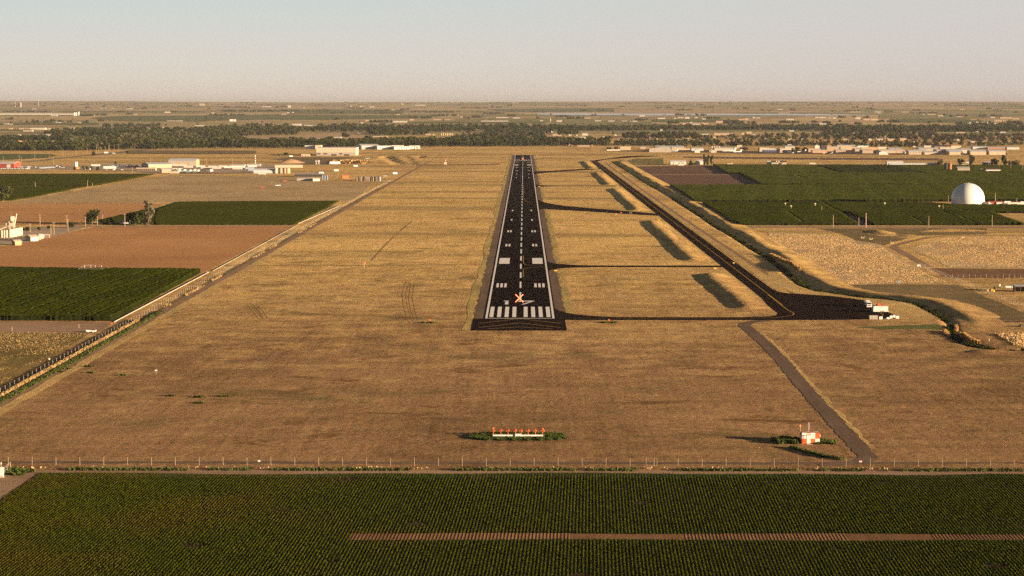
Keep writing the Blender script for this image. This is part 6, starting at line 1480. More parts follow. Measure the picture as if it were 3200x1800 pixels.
# right-hand hangars
for a in (
 ('building', 'plain beige block building at the left end of the right-hand hangars', cE, 630, 845, 445, 372, 'beige', 'rtan', 'flat', 26),
 ('shed', 'long low white strip building before the purple trees', cE, 368, 630, 456, 432, 'white', 'rwhite', 'flat', 8),
 ('building', 'small cream building behind the dark brown hangar annex', cE, 1040, 1150, 432, 378, 'cream', 'rwhite', 'gx', 20),
 ('building', 'small ochre annex left of the big grey hangar', cE, 1075, 1212, 484, 412, 'ochre', 'rgrey', 'flat', 22),
 ('hangar', 'long pale hangar roof behind the big grey hangar', cE, 1345, 1920, 435, 362, 'tan', 'rlb', 'gx', 40),
 ('hangar', 'beige hangar right behind the big grey hangar', cE, 1668, 1922, 446, 366, 'beige', 'rlb', 'gx', 34),
 ('wall', 'low beige wall right of the beige hangar', cE, 1922, 2065, 442, 412, 'beige', 'rtan', 'flat', 6),
 ('hangar', 'pale blue hangar with dark openings', cE, 2065, 2310, 460, 396, 'pale', 'rlb', 'gx', 30),
 ('shed', 'white gabled shed in front of the pale blue hangar', cE, 2130, 2238, 495, 436, 'white', 'rwhite', 'gy', 18),
 ('shed', 'left of two pale gabled sheds by the jets', cF, 115, 205, 490, 430, 'white', 'rwhite', 'gy', 20),
 ('shed', 'right of two pale gabled sheds by the jets', cF, 145, 252, 496, 440, 'cream', 'rlb', 'gy', 20),
 ('hangar', 'cream hangar with pale blue roof below four round tanks', cF, 212, 585, 456, 390, 'cream', 'rlb', 'gx', 30),
 ('hangar', 'cream block hangar left of the blue terminal', cF, 1118, 1305, 474, 398, 'cream', 'rwhite', 'flat', 26),
 ('building', 'tall cream building with raised roof behind the blue terminal', cF, 1630, 1822, 440, 360, 'cream', 'rlb', 'gx', 24),
 ('building', 'small upper block on top behind the blue terminal', cF, 1685, 1765, 372, 330, 'cream', 'rlb', 'flat', 16),
 ('building', 'pale roofed building behind the blue terminal', cF, 1300, 1640, 450, 402, 'cream', 'rlb', 'gx', 24),
 ('building', 'tan two-step building beside the orange-tan hangar', cF, 2100, 2342, 486, 412, 'tan', 'rtan', 'flat', 24),
 ('hangar', 'low orange-tan hangar with shallow pale roof', cF, 2185, 2475, 502, 440, 'ochre', 'rwhite', 'gx', 22),
 ('building', 'white gabled house-like hangar rising behind the row', cG, 298, 392, 412, 336, 'white', 'rwhite', 'gy', 20),
 ('building', 'dark maroon flat building behind the row', cG, 425, 542, 432, 352, 'dark', 'rdark', 'flat', 22),
 ('building', 'salmon block behind the dark maroon building', cG, 540, 632, 400, 350, 'rust', 'rtan', 'flat', 20),
 ('hangar', 'tall tan hangar with grey left doors', cG, 540, 788, 470, 378, 'tan', 'rlb', 'flat', 30),
 ('hangar', 'low white-roofed row hangar nearest the apron left', cG, 722, 922, 500, 438, 'tan', 'rwhite', 'gx', 30),
 ('hangar', 'long white-roofed hangar at the back of the row', cG, 755, 1125, 398, 342, 'cream', 'rwhite', 'gx', 26),
 ('hangar', 'beige hangar pair before the long white roof', cG, 815, 1150, 443, 376, 'beige', 'rtan', 'flat', 26),
 ('hangar', 'row hangar with white sloping roof, left of a pair', cG, 1108, 1268, 470, 412, 'beige', 'rwhite', 'gx', 40),
 ('hangar', 'row hangar with white sloping roof, right of a pair', cG, 1258, 1472, 510, 432, 'tan', 'rwhite', 'gx', 40),
 ('building', 'white rooftop building behind the row hangars', cG, 1160, 1375, 400, 356, 'white', 'rwhite', 'flat', 20),
 ('building', 'long ochre wall building with white roof edge', cG, 1235, 1562, 442, 390, 'ochre', 'rwhite', 'flat', 18),
 ('hangar', 'pale grey flat hangar behind the arched white hangar', cG, 1572, 1745, 440, 382, 'cream', 'rlb', 'flat', 26),
 ('hangar', 'wide beige hangar with long pale roof right of the arched one', cG, 1600, 1928, 508, 432, 'beige', 'rwhite', 'gx', 40),
 ('hangar', 'big beige hangar with grey-blue roof in the second row', cG, 1790, 2055, 470, 400, 'beige', 'rlb', 'gx', 34),
 ('hangar', 'tan row hangar with shaded grey side', cG, 1938, 2115, 506, 432, 'tan', 'rwhite', 'gx', 40),
 ('hangar', 'small pale blue lean-to beside the four-window hangar', cG, 2108, 2210, 516, 468, 'pale', 'rlb', 'gx', 20),
 ('hangar', 'cream row hangar behind the four-window hangar', cG, 2320, 2560, 508, 434, 'cream', 'rwhite', 'gx', 40),
 ('hangar', 'wide beige hangar in the second row with dark roof edge', cH, 465, 832, 470, 396, 'beige', 'rlb', 'gx', 34),
 ('building', 'cream building with dark red roof trim, left of two', cH, 565, 775, 395, 352, 'cream', 'rred', 'flat', 22),
 ('hangar', 'low grey-white hangar with open bay', cH, 578, 878, 536, 472, 'cream', 'rlb', 'gx', 40),
 ('hangar', 'tan row hangar with white roof right of the low grey one', cH, 820, 1018, 510, 428, 'tan', 'rwhite', 'gx', 40),
 ('building', 'low cream building left of the red-roofed office', cH, 890, 1100, 428, 392, 'cream', 'rwhite', 'flat', 18),
 ('hangar', 'cream hangar with curved pale roof in the second row', cH, 1020, 1305, 512, 424, 'cream', 'rlb', 'gx', 34),
 ('building', 'cream building with dark red roof trim, right of two', cH, 1110, 1308, 418, 352, 'cream', 'rred', 'flat', 22),
 ('hangar', 'pale blue roofed hangar behind the two-door hangars', cH, 1300, 1520, 508, 418, 'cream', 'rlb', 'gx', 34),
 ('building', 'dark ridge-roofed barn behind the red-trimmed buildings', cH, 780, 1110, 420, 350, 'brown', 'rdark', 'gx', 40),
 ('barn', 'long pale blue-roofed barn behind the last hangars', cH, 1550, 1845, 422, 368, 'pale', 'rlb', 'gx', 22),
 ('barn', 'weathered long shed right of the pale blue barn', cH, 1848, 2195, 425, 384, 'rust', 'rlb', 'gx', 18),
 ('barn', 'blue-white barn with striped front at the far right', cH, 2235, 2482, 432, 380, 'pale', 'rwhite', 'gx', 18),
): B(*a)
B('hangar', 'big dark grey hangar with wide white gabled roof', cE, 1215, 1658, 486, 388, 'grey', 'rwhite', 'gy', 46, win=2)
B('terminal', 'long dark blue terminal building left wing', cF, 1190, 1480, 490, 440, 'blue', 'rlb', 'shed', 14, win=8, cat='building')
B('terminal', 'dark blue terminal building right wing', cF, 1560, 1745, 490, 448, 'blue', 'rdark', 'shed', 14, win=5, cat='building')
t = thing('terminal_tower', 'squat octagonal tower between the two blue terminal wings', 'tower', P(*cF(1525, 496)) + Vector((0, 5, 0)))
MB().lathe([(6, 0), (6, 7.5)], 8).obj('wall', wm('brown'), t); MB().lathe([(9.5, 7.5), (9.5, 8.0), (1, 10.2), (0, 10.3)], 8).obj('roof', rm('rgrey'), t)
B('hangar', 'arched white hangar front facing the apron', cG, 1590, 1775, 536, 468, 'white', 'rwhite', 'arch', 30)
B('hangar', 'cream hangar with four small windows in its front', cG, 2190, 2442, 536, 446, 'beige', 'rlb', 'gx', 30, win=4)
B('hangar', 'cream two-door hangar, left of three in the front row', cH, 1072, 1355, 540, 456, 'beige', 'rlb', 'gx', 30, door=(2, 11, 7, 'rtan'))
B('hangar', 'cream two-door hangar, middle of three in the front row', cH, 1495, 1815, 542, 446, 'beige', 'rlb', 'gx', 30, door=(2, 12, 8, 'rtan'))
B('hangar', 'cream two-door hangar with dark gap, right of three in the front row', cH, 1875, 2205, 540, 440, 'beige', 'rlb', 'gx', 30, door=(2, 12, 8, 'rtan'))
# farms in the middle distance on the right
B('barn', 'large white farm barn behind the white gabled house', cE, 1645, 1958, 735, 652, 'white', 'rwhite', 'gx', 18)
B('house', 'white gabled farm house with dark roof', cE, 1805, 1918, 752, 682, 'white', 'rdark', 'gy', 9, win=3)
B('house', 'dark-roofed farm house among the tall poplars', cE, 2150, 2240, 748, 662, 'white', 'rdark', 'gy', 9, win=2)
B('barn', 'white barn behind the dark-roofed farm house', cE, 2180, 2300, 735, 642, 'white', 'rlb', 'gx', 12)
B('barn', 'white barn behind the dormered house', cF, 1278, 1432, 748, 664, 'white', 'rlb', 'gx', 12)
t = B('house', 'cream house with black roof and two white dormers', cF, 1362, 1655, 752, 664, 'cream', 'rdark', 'gx', 10, win=5)
k_ = mpp(P(*cF(1500, 750))) / 6.44
for x in (1462, 1510):
    o = MB().prism([(-1.1, 0), (1.1, 0), (1.1, 1.5), (0, 2.5), (-1.1, 1.5)], -1.2, 2.0).obj('dormer', wm('white'), t, ((x - 1508) * k_, -2.6, 88 * k_ * .72))
o = MB().prism([(-3.4, 0), (3.4, 0), (3.4, 2.4), (0, 4.6), (-3.4, 2.4)], -2.5, 2.5).obj('porch', wm('cream'), t, ((1590 - 1508) * k_, -5.6, 0))
B('trailer_home', 'long white trailer by the board fence', cF, 470, 582, 745, 712, 'cream', 'rwhite', 'flat', 4, cat='trailer')
B('pavilion', 'small white open pavilion in the dry farmyard', cF, 2120, 2255, 760, 698, 'white', 'rtan', 'flat', 7, door=(4, 3.5, 5, 'rtan'))
B('barn', 'white farm barn above the long greenhouse', cG, 1755, 2078, 755, 665, 'white', 'rwhite', 'gx', 14, hs=1.0)
B('greenhouse', 'very long low grey greenhouse by the corn edge', cG, 1800, 2532, 765, 706, 'stone', 'rlb', 'archx', 11)
B('shed', 'dark blue low shed left of the brown-green tree', cH, 660, 830, 764, 700, 'blue', 'rlb', 'gx', 9)
B('shed', 'blue-grey shed behind the substation', cH, 1770, 1950, 745, 682, 'blue', 'rlb', 'gx', 12)
B('shed', 'white shed with dark roof in the corn farmstead', cH, 1815, 2100, 897, 808, 'white', 'rdark', 'gx', 10, door=(1, 3, 3, 'rwhite'))
B('ruin', 'weathered stone-walled barn with broken grey roof', cH, 1240, 1485, 887, 782, 'stone', 'rgrey', 'gx', 12)
B('shed', 'small white shack by the substation poles', cH, 1315, 1392, 768, 730, 'stone', 'rgrey', 'flat', 5)
B('shed', 'red-roofed low building at the foot of the white dome', cDo, 1570, 1970, 750, 638, 'red', 'rred', 'gx', 7, .12)
B('container', 'bright white box in front of the red-roofed building', cDo, 1785, 1945, 752, 660, 'white', 'rwhite', 'flat', 3)
B('trailer', 'long white trailer right of the dome', cDo, 2100, 2492, 768, 668, 'white', 'rwhite', 'flat', 3.2)
B('trailer', 'white tall trailer at the right edge by the dome', cDo, 2480, 2700, 765, 640, 'white', 'rwhite', 'flat', 3.2)
B('crate', 'tan crate in front of the long white trailer', cDo, 2300, 2375, 772, 722, 'tan', 'rtan', 'flat', 2)
# grove house and sheds by the concrete silos
B('house', 'small blue-white house hidden in the grove', cM, 1205, 1290, 326, 268, 'pale', 'rdark', 'gy', 8, win=2)
B('shed', 'pale tan shed with white gable end by the reddish field', cL, 655, 895, 915, 765, 'cream', 'rtan', 'gx', 7, .75, door=(1, 3, 2.6, 'rwhite'))
B('shed', 'small tan shed nearest the left edge', cL, 300, 495, 1020, 890, 'ochre', 'rtan', 'gx', 5, .7)
B('shed', 'tan upright shed in the row by the yard', cL, 895, 1008, 880, 775, 'tan', 'rtan', 'flat', 4, .5)
B('shed', 'white upright shed in the row by the yard', cL, 955, 1068, 850, 745, 'white', 'rwhite', 'gx', 4, .5)
B('container', 'dark and tan container at the right end of the shed row', cL, 1062, 1232, 832, 745, 'ochre', 'rtan', 'flat', 4, .5, door=(1, 3.4, 2.2, 'rdark'))
def silo(name, label, c, xl, xr, yb, yt, mat, top='flat', group=None, n=28, band=False):
    p = P(*c((xl + xr) / 2, yb)); s = 1 / (c(1, 0)[0] - c(0, 0)[0]); k = mpp(p) / s; r_ = (xr - xl) * k / 2; H = (yb - yt) * k
    t = thing(name, label, 'silo' if name == 'silo' else 'tank', p + Vector((0, r_, 0)), 0, group)
    MB().lathe([(r_, 0), (r_, H * .93)], n).obj('shell', mat, t, smooth=True)
    MB().lathe([(r_ * 1.03, H * .93), (r_ * 1.03, H * .945), (r_ * .25, H), (0, H)], n).obj('roof', mat, t)
    return t
CS = wm('cream')
for i in range(6): silo('silo', ('%s of the six cream concrete silos at the left edge' % ('first (leftmost)', 'second', 'third', 'fourth', 'fifth', 'last (rightmost)')[i]), cL, 195 + i * 52, 300 + i * 52, 822 - i * 11, 612 - i * 10, CS, group='six cream silos')
for i in range(3): silo('silo', ('%s of three slim cream bins under the conveyor' % ('left', 'middle', 'right')[i]), cL, 10 + i * 62, 68 + i * 62, 828, 632, CS, group='three slim bins')
p = P(*cL(300, 640)); k_ = mpp(p) / 8.05
t = thing('batch_plant', 'cream batching tower with drum and inclined conveyor above the silos', 'plant', p)
m = MB(); m.lathe([(.6, 200 * k_), (70 * k_, 250 * k_), (72 * k_, 345 * k_), (60 * k_, 352 * k_), (0, 356 * k_)], 20); m.obj('drum', CS, t)
m = MB(); [m.box(x * k_, y_, 0, .5, .5, 235 * k_) for x in (-55, 55) for y_ in (-1.5, 1.5)]; m.box(0, 0, 95 * k_, 150 * k_, 4, .4); m.box(10 * k_, 0, 100 * k_, 110 * k_, 3.6, 90 * k_); m.obj('frame', CS, t)
m = MB(); m.tube((-330 * k_, -1, 20 * k_), (60 * k_, -1, 170 * k_), .8, .8, 4); m.tube((60 * k_, 0, 130 * k_), (130 * k_, 0, 420 * k_), .55, .45, 4); m.obj('conveyor', CS, t)
MB().box(-115 * k_, 0, 110 * k_, 60 * k_, 2, 75 * k_).obj('cabin', wm('pale'), t)
MB().tube((-15 * k_, 0, 340 * k_), (-15 * k_, 0, 430 * k_), .08, .06, 5).obj('mast', GALV, t)
silo('silo', 'tall white storage silo on an orange base in the left yard', cA, 1483, 1558, 530, 422, paint((.70, .62, .52), .6))
t = thing('loader', 'orange loader under the white storage silo', 'loader', P(*cA(1560, 580))); k_ = mpp(P(*cA(1560, 580))) / 6.44
MB().box(0, 0, .8, 60 * k_, 4, 45 * k_).obj('body', paint((.6, .25, .06), .6), t); MB().box(-50 * k_, 3, 0, 70 * k_, 4, 60 * k_).obj('support_frame', DGREY, t)
for i, (a, b_) in enumerate(((490, 562), (585, 662), (668, 745), (715, 812))): silo('silo', ('first', 'second', 'third', 'last')[i] + ' of four grain bins in the left middle distance, from the left', cC, a, b_, 656, 545, wm('tan') if i else wm('cream'), group='four grain bins')
for i in range(4): silo('tank', ('leftmost', 'second', 'third', 'rightmost')[i] + ' of four blue-grey upright tanks by the dark shed', cC, 1442 + i * 33, 1475 + i * 33, 790, 690, paint((.16, .20, .27), .5), group='blue-grey tanks by the dark shed')
for i, (a, b_, m_) in enumerate(((75, 115, 'brown'), (112, 150, 'dark'), (160, 190, 'brown'), (212, 262, 'dark'), (365, 405, 'dark'), (405, 440, 'brown'), (440, 478, 'dark'), (476, 512, 'brown'), (510, 545, 'dark'))):
    silo('tank', ('first', 'second', 'third', 'fourth', 'fifth', 'sixth', 'seventh', 'eighth', 'ninth')[i] + ' of the dark rusty tanks of the battery by the left fence, from the left', cD, a, b_, 878, 785, wm(m_), group='dark tank battery')
silo('tank', 'pale blue tank at the right end of the dark battery', cD, 540, 577, 874, 783, paint((.26, .33, .40), .5))
B('shed', 'grey low housing inside the dark tank battery', cD, 262, 368, 872, 800, 'brown', 'rlb', 'flat', 6)
silo('tank', 'black left tank of the tall pair in the corn', cH, 975, 1052, 862, 702, paint((.025, .02, .02), .7)); silo('tank', 'rusty orange right tank of the tall pair in the corn', cH, 1053, 1126, 870, 702, paint((.32, .135, .06), .8))
for i, x in enumerate((158, 205, 255, 305)): silo('tank', ('leftmost', 'second', 'third', 'rightmost')[i] + ' of four small cream tanks above the long cream hangar', cF, x - 13, x + 13, 398, 366, wm('cream'), group='four small cream tanks')
for i in range(4): silo('stack', ('leftmost', 'second', 'third', 'rightmost')[i] + ' of four slim white stacks behind the brown tree', cF, 668 + i * 25, 682 + i * 25, 395, 345, WHITE, group='four slim white stacks', n=10)
t = thing('horizontal_tank', 'long pale green horizontal tank in front of the grain bins', 'tank', P(*cC(250, 684))); k_ = mpp(P(*cC(250, 684))) / 6.44
MB().tube((-78 * k_, 0, 20 * k_), (78 * k_, 0, 20 * k_), 16 * k_, 16 * k_, 14).obj('shell', paint((.50, .58, .56), .5), t); [MB().box(s * 55 * k_, 0, 0, 1, 3, 10 * k_).obj('saddle', GREY, t) for s in (-1, 1)]
t = thing('radar_dish', 'red and white radar drum on legs in the olive plot', 'radar', P(*cC(1368, 475))); k_ = mpp(P(*cC(1368, 475))) / 6.44
MB().tube((-48 * k_, 0, 62 * k_), (10 * k_, 0, 62 * k_), 20 * k_, 20 * k_, 14).obj('drum', paint((.35, .42, .52), .5), t); MB().tube((10 * k_, 0, 62 * k_), (42 * k_, 0, 62 * k_), 25 * k_, 22 * k_, 14).obj('end_cap', paint((.72, .45, .40), .5), t)
m = MB(); [m.tube((x * k_, y_, 0), (x * k_, y_, 45 * k_), .4, .4, 5) for x in (-25, 25) for y_ in (-2, 2)]; m.box(0, 0, 0, 80 * k_, 5, 12 * k_); m.obj('leg', OFFW, t)
# earth mounds of the gravel works
def mound(label, c, pts, yb, dep, m_):
    base = P(*c(pts[len(pts) // 2][0], yb)); k = mpp(base) / 4.025; n = len(pts); V = []; F = []; ny = 9
    for j in range(ny):
        t_ = j / (ny - 1); e = math.sin(math.pi * t_) ** .7
        for x, z in pts: V.append(((x - pts[n // 2][0]) * k, (t_ - .3) * dep, z * k * e + random.uniform(-.3, .3) * e))
    for j in range(ny - 1):
        for i in range(n - 1): a = j * n + i; F.append((a, a + 1, a + n + 1, a + n))
    o = link('gravel_mound', np_mesh('gravel_mound', np.array(V), np.array(F), m_, smooth=False), None, base)
    tag(o, label, 'mound')
M_MOUND = mat_grass('mound', ((.40, .25, .14), (.50, .32, .185), (.58, .385, .23)), 1, .3, mow=.1)
mound('left flat-topped sand mound behind the trees at the left edge', r1, [(-120, 0), (-60, 30), (10, 62), (80, 74), (150, 76), (210, 72), (250, 45), (290, 22), (330, 0)], 632, 130, M_MOUND)
mound('right long flat-topped sand mound behind the left trees', r1, [(230, 0), (280, 38), (350, 46), (430, 44), (480, 52), (510, 66), (560, 70), (640, 64), (690, 48), (745, 0)], 630, 130, M_MOUND)
mound('pale spoil heap in the olive plot before the beige hangar', cC, [(680, 0), (720, 22), (770, 44), (830, 50), (900, 34), (960, 12), (1000, 0)], 448, 40, M_MOUND)
t = link('log_pile', np_mesh('log_pile', *leafquads(np.concatenate([ellipse_pts(P(*cC(1960, 462)) + Vector((0, 6, 0)), 32, 9, 420, 5.5, 71)]), 2.6, 1.3, 1.0), [paint((.42, .27, .12), .9)]), None)
tag(t, 'heap of brown brush and logs at the edge of the construction ground', 'pile')

# ------------------------------------------------------------------ masts and utility poles
PM = {}
def pole_proto(h, arm, mat):
    key = (round(h, 0), arm)
    if key in PM: return PM[key]
    a = MB().tube((0, 0, 0), (0, 0, h), .30, .20, 8).mesh('pole', mat); b_ = None
    if arm:
        m = MB(); m.box(0, -.12, h - 1.0, 2.6, .14, .2); [m.tube((x, -.12, h - .8), (x, -.12, h - .45), .07, .06, 6) for x in (-1.1, -.45, .45, 1.1)]; b_ = m.mesh('crossarm', WOODP)
    PM[key] = (a, b_); return PM[key]
def pole(label, c, x, yb, yt, arm=True, mat=None, group=None, rad=1.0, name='utility_pole'):
    p = P(*c(x, yb)); s = 1 / (c(1, 0)[0] - c(0, 0)[0]); h = (yb - yt) * mpp(p) / s
    a, b_ = pole_proto(h, arm, mat or WOODP)
    t = thing(name, label, 'pole', p, 0, group); hh = max(q.co.z for q in a.vertices); t.scale = (rad, rad, h / hh)
    link('pole', a, t)
    if b_: link('crossarm', b_, t)
    return t
for x, yb, yt, lab in ((1008, 540, 230, 'utility pole rising from the bushes right of the silos'), (1358, 760, 420, 'utility pole nearest the pale shed row'), (1682, 500, 250, 'rear pole beside the round dark tree'), (1708, 658, 340, 'tall pale pole before the round dark tree'), (755, 690, 465, 'yard lamp pole above the tan vehicles'), (1280, 770, 480, 'thin pole just right of the shed row'), (2148, 540, 290, 'pole at the left of the big dark tree'), (2448, 512, 262, 'pole at the right of the big dark tree')): pole(lab, cL, x, yb, yt)
pole('tall white pole in front of the small grove house', cM, 1257, 348, 212, True, OFFW)
pole('short pole on the dotted field edge', cM, 1032, 268, 226, False)
for i, (x, yb, yt) in enumerate(((63, 415, 312), (388, 385, 280), (700, 365, 232), (990, 345, 225), (1268, 320, 200), (1536, 290, 180), (1755, 240, 140), (436, 435, 332), (1080, 470, 330))):
    pole('utility pole along the left highway, %s' % ('at the left edge', 'left end of the green field', 'middle of the green field', 'right end of the green field', 'over the brown plot', 'over the plot before the lone tree', 'just left of the lone tree', 'before the dark shrub', 'in the tan meadow above the parked cars')[i], cA, x, yb, yt, True, None, 'poles along the left highway')
for x, yb, yt, lab in ((709, 935, 820, 'pole standing in the dark green field on the left'), (1762, 925, 795, 'pole with a box at the field corner on the left'), (1858, 915, 850, 'short pole right of the pole with a box')): pole(lab, cA, x, yb, yt, False)
for x, yb, yt in ((1940, 235, 115), (1987, 250, 135), (2118, 195, 112), (2185, 195, 85), (2205, 190, 60), (2298, 195, 65), (2390, 185, 70), (2035, 200, 130), (1523, 190, 105), (845, 195, 112)):
    pole('slim utility pole before the river wood at the left highway bend', cA, x, yb, yt, True, None, 'slim poles before the left wood')
for x, yb, yt, lab in ((90, 630, 530, 'pole left of the low building with dark doorways'), (452, 450, 330, 'pole behind the sunlit tan warehouse'), (1582, 500, 335, 'pole between warehouse and trailer rows'), (2100, 470, 330, 'pole behind the white shed roof'), (2316, 450, 330, 'pole nearest the red and white mast')): pole(lab, cB, x, yb, yt)
t = thing('lattice_mast', 'red and white banded mast in the left middle distance', 'mast', P(*cC(113, 465))); h = 175 * mpp(P(*cC(113, 465))) / 6.44
for j in range(7): MB().tube((0, 0, h * j / 7), (0, 0, h * (j + 1) / 7), .9, .9, 4).obj('band', RED if j % 2 else WHITE, t)
t = thing('glide_slope_mast', 'red and white antenna mast with hut left of the far runway', 'mast', P(*cD(1882, 540))); k_ = mpp(P(*cD(1882, 540))) / 6.44
for j in range(5): MB().tube((0, 0, 118 * k_ * j / 5), (0, 0, 118 * k_ * (j + 1) / 5), .45, .45, 6).obj('band', RED if j % 2 == 0 else WHITE, t)
MB().box(0, -2, 0, 48 * k_, 4, 42 * k_).obj('hut', paint((.72, .50, .42), .5), t); MB().box(0, 0, 100 * k_, 18 * k_, 1, 12 * k_).obj('antenna', RED, t)
for x, yb, yt, lab in ((655, 1388, 1262, 'pole in front of the near left corn plot'), (912, 1372, 1285, 'shorter pinkish pole at the dirt lane'), (984, 1388, 1240, 'tall pinkish pole at the mouth of the dirt lane'), (1616, 1385, 1272, 'pole before the middle corn plot'), (2254, 1385, 1262, 'pole before the corn right of the dome'), (540, 1232, 1172, 'thin pole inside the near left corn plot'), (1312, 1145, 1058, 'pole in the tall corn left of the dome'), (1812, 1145, 1062, 'pole just left of the dome'), (1760, 1225, 1160, 'short pale pole by the dome lane'), (2285, 1135, 1040, 'stout pole behind the red-roofed building'), (2503, 1135, 1092, 'short pole at the far right of the dome')):
    pole(lab, z4, x, yb, yt, False, None if 'pink' not in lab else paint((.42, .25, .2), .8), None, 1.0 if 'stout' not in lab and 'tall' not in lab else 1.5)
for x, yb, yt, lab in ((1573, 765, 600, 'dark pole before the white farm barn, left'), (1706, 735, 602, 'dark pole before the white farm barn, middle'), (1818, 660, 595, 'dark pole behind the white farm barn, right'), (2488, 755, 640, 'pale pole right of the tall poplars')): pole(lab, cE, x, yb, yt, True, paint((.10, .07, .06), .9))
for x, yb, yt, lab in ((168, 755, 640, 'dark pole at the left corner of the broad corn'), (2296, 768, 590, 'dark pole right of the white pavilion'), (1268, 750, 630, 'pale pole left of the dormered house')): pole(lab, cF, x, yb, yt, True, paint((.10, .07, .06), .9))
for x, yb, yt, lab in ((1366, 765, 635, 'dark pole in the dry farmyard by the parked van'), (2354, 775, 600, 'dark pole in front of the greenhouse'), (870, 695, 622, 'thin pale pole in the dry grass left of the farmyard')): pole(lab, cG, x, yb, yt, True, paint((.10, .07, .06), .9))
for x, yb, yt, lab in ((1113, 700, 615, 'pale pole behind the rusty tank'), (1402, 775, 615, 'left pole of the corn farm substation'), (1462, 775, 615, 'right pole of the corn farm substation'), (1555, 770, 670, 'short pinkish pole right of the substation'), (1857, 770, 640, 'pale pole left of the blue-grey shed'), (1895, 770, 590, 'tallest pole by the blue-grey shed'), (2075, 800, 640, 'pole above the white shed'), (2306, 840, 660, 'thin pole before the bush cluster'), (2545, 880, 705, 'thick pale pole at the right edge')): pole(lab, cH, x, yb, yt, True)
t = thing('substation', 'white transformer frame between the substation poles', 'frame', P(*cH(1430, 778))); k_ = mpp(P(*cH(1430, 778))) / 6.44
m = MB(); [m.box(x * k_, 0, 0, .35, .35, 105 * k_) for x in (-28, 0, 28)]; m.box(0, 0, 70 * k_, 60 * k_, .3, .4); m.obj('frame', OFFW, t); m = MB(); [m.box(x * k_, -.4, 74 * k_, 1.3, 1.0, 20 * k_) for x in (-22, 0, 22)]; m.obj('transformer', WHITE, t)
for i, (x, yb, yt) in enumerate(((175, 1188, 1150), (232, 1215, 1180), (475, 1192, 1155), (1175, 1185, 1150), (1722, 1215, 1170))):
    t = thing('sprinkler_stand', 'small pale stand poking out of the corn, %s' % ('leftmost', 'second from the left', 'third from the left', 'above the middle plot', 'near the dome lane')[i], 'stand', P(*z4(x, yb)), 0, 'pale stands in the corn'); m = MB(); m.tube((0, 0, 0), (0, 0, 4.2), .18, .15, 6); m.box(0, 0, 3.6, 1.4, .3, .9); m.obj('stand', paint((.62, .55, .35), .6), t)
for i in range(10):
    x = 50 + 24 * i
    pole('thin dark frame post of the enclosure at the left end of the hangars', cE, x, 458 - (i % 2) * 14, 385, False, paint((.16, .10, .09), .9), 'dark enclosure posts', .8, 'post')

# ------------------------------------------------------------------ parked vehicles in the yards
def car_proto(name, c_body, L=4.8, van=False):
    t = thing(name, 'x', 'car')
    m = MB(); m.box(0, 0, .35, L, 1.85, .62, top=(.97, .95)); m.obj('body', c_body, t)
    m = MB(); m.box(-.1 if not van else 0, 0, .97, L * (.55 if not van else .92), 1.7, .62 if not van else 1.1, top=(.78 if not van else .96, .86)); m.obj('cabin', GLASS if not van else c_body, t)
    wme = MB().tube((0, -.12, 0), (0, .12, 0), .34, .34, 10).mesh('wheel', TYRE)
    for x in (-L * .32, L * .32):
        for y_ in (-.85, .85): link('wheel', wme, t, (x, y_, .34))
    return t
def semi_proto(c_box):
    t = thing('semi_trailer', 'x', 'trailer'); MB().box(0, 0, 1.1, 13.5, 2.5, 2.8).obj('box', c_box, t); MB().box(0, 0, .9, 13, 1.2, .2).obj('chassis', DGREY, t)
    wme = MB().tube((0, -1.25, 0), (0, 1.25, 0), .5, .5, 10).mesh('wheel', TYRE)
    for x in (-5, -3.8, 5): link('wheel', wme, t, (x, 0, .5))
    return t
def mixer_proto():
    t = thing('mixer_truck', 'x', 'truck'); MB().box(-3.2, 0, .7, 2.2, 2.4, 2.2, top=(.85, .95)).obj('cab', paint((.10, .28, .27), .5), t); MB().box(.5, 0, .8, 7, 1.6, .35).obj('chassis', DGREY, t)
    m = MB(); m.tube((-1.6, 0, 2.2), (.4, 0, 2.7), .8, 1.35, 12); m.tube((.4, 0, 2.7), (2.6, 0, 3.2), 1.35, .6, 12); m.obj('drum', WHITE, t)
    wme = MB().tube((0, -1.2, 0), (0, 1.2, 0), .5, .5, 10).mesh('wheel', TYRE)
    for x in (-3, 1.2, 2.5): link('wheel', wme, t, (x, 0, .5))
    return t
PROTO = {'white_car': car_proto('parked_car', WHITE), 'dark_car': car_proto('parked_car', DGREY), 'blue_car': car_proto('parked_car', paint((.12, .17, .26), .4)), 'red_car': car_proto('parked_car', paint((.35, .06, .04), .4)), 'van': car_proto('parked_van', WHITE, 5.6, True),
         'semi': semi_proto(WHITE), 'semi_tan': semi_proto(OFFW), 'semi_blue': semi_proto(paint((.33, .40, .50), .5)), 'mixer': mixer_proto()}
USED = set()
def park(kind, c, x, yb, label, group=None, rz=0.0, sc=1.0):
    o = PROTO[kind]; p = P(*c(x, yb))
    if kind in USED: return dup(o, p, rz, label, group, (sc, sc, sc))
    USED.add(kind); o.location = p; o.rotation_euler = (0, 0, rz); o.scale = (sc, sc, sc); o['label'] = label
    if group: o['group'] = group
    o['category'] = {'semi': 'trailer', 'van': 'van', 'mixe': 'truck'}.get(kind[:4] if kind != 'van' else 'van', 'car')
    return o
g_ = 'front row of white pickups by the red barn'
for i in range(16): park('white_car', cA, 30 + i * 36, 572 - (i % 2) * 3, 'white pickup in the front row beside the red barn at the left edge', g_, 1.4, 1.25)
for i in range(7): park(('white_car', 'blue_car', 'dark_car')[i % 3], cA, 420 + i * 50, 538 - (i % 3) * 9, ('white', 'blue-grey', 'dark')[i % 3] + ' car in the back rows right of the red barn', ('white', 'blue-grey', 'dark')[i % 3] + ' cars in the back rows right of the red barn', .3 * i, 1.3)
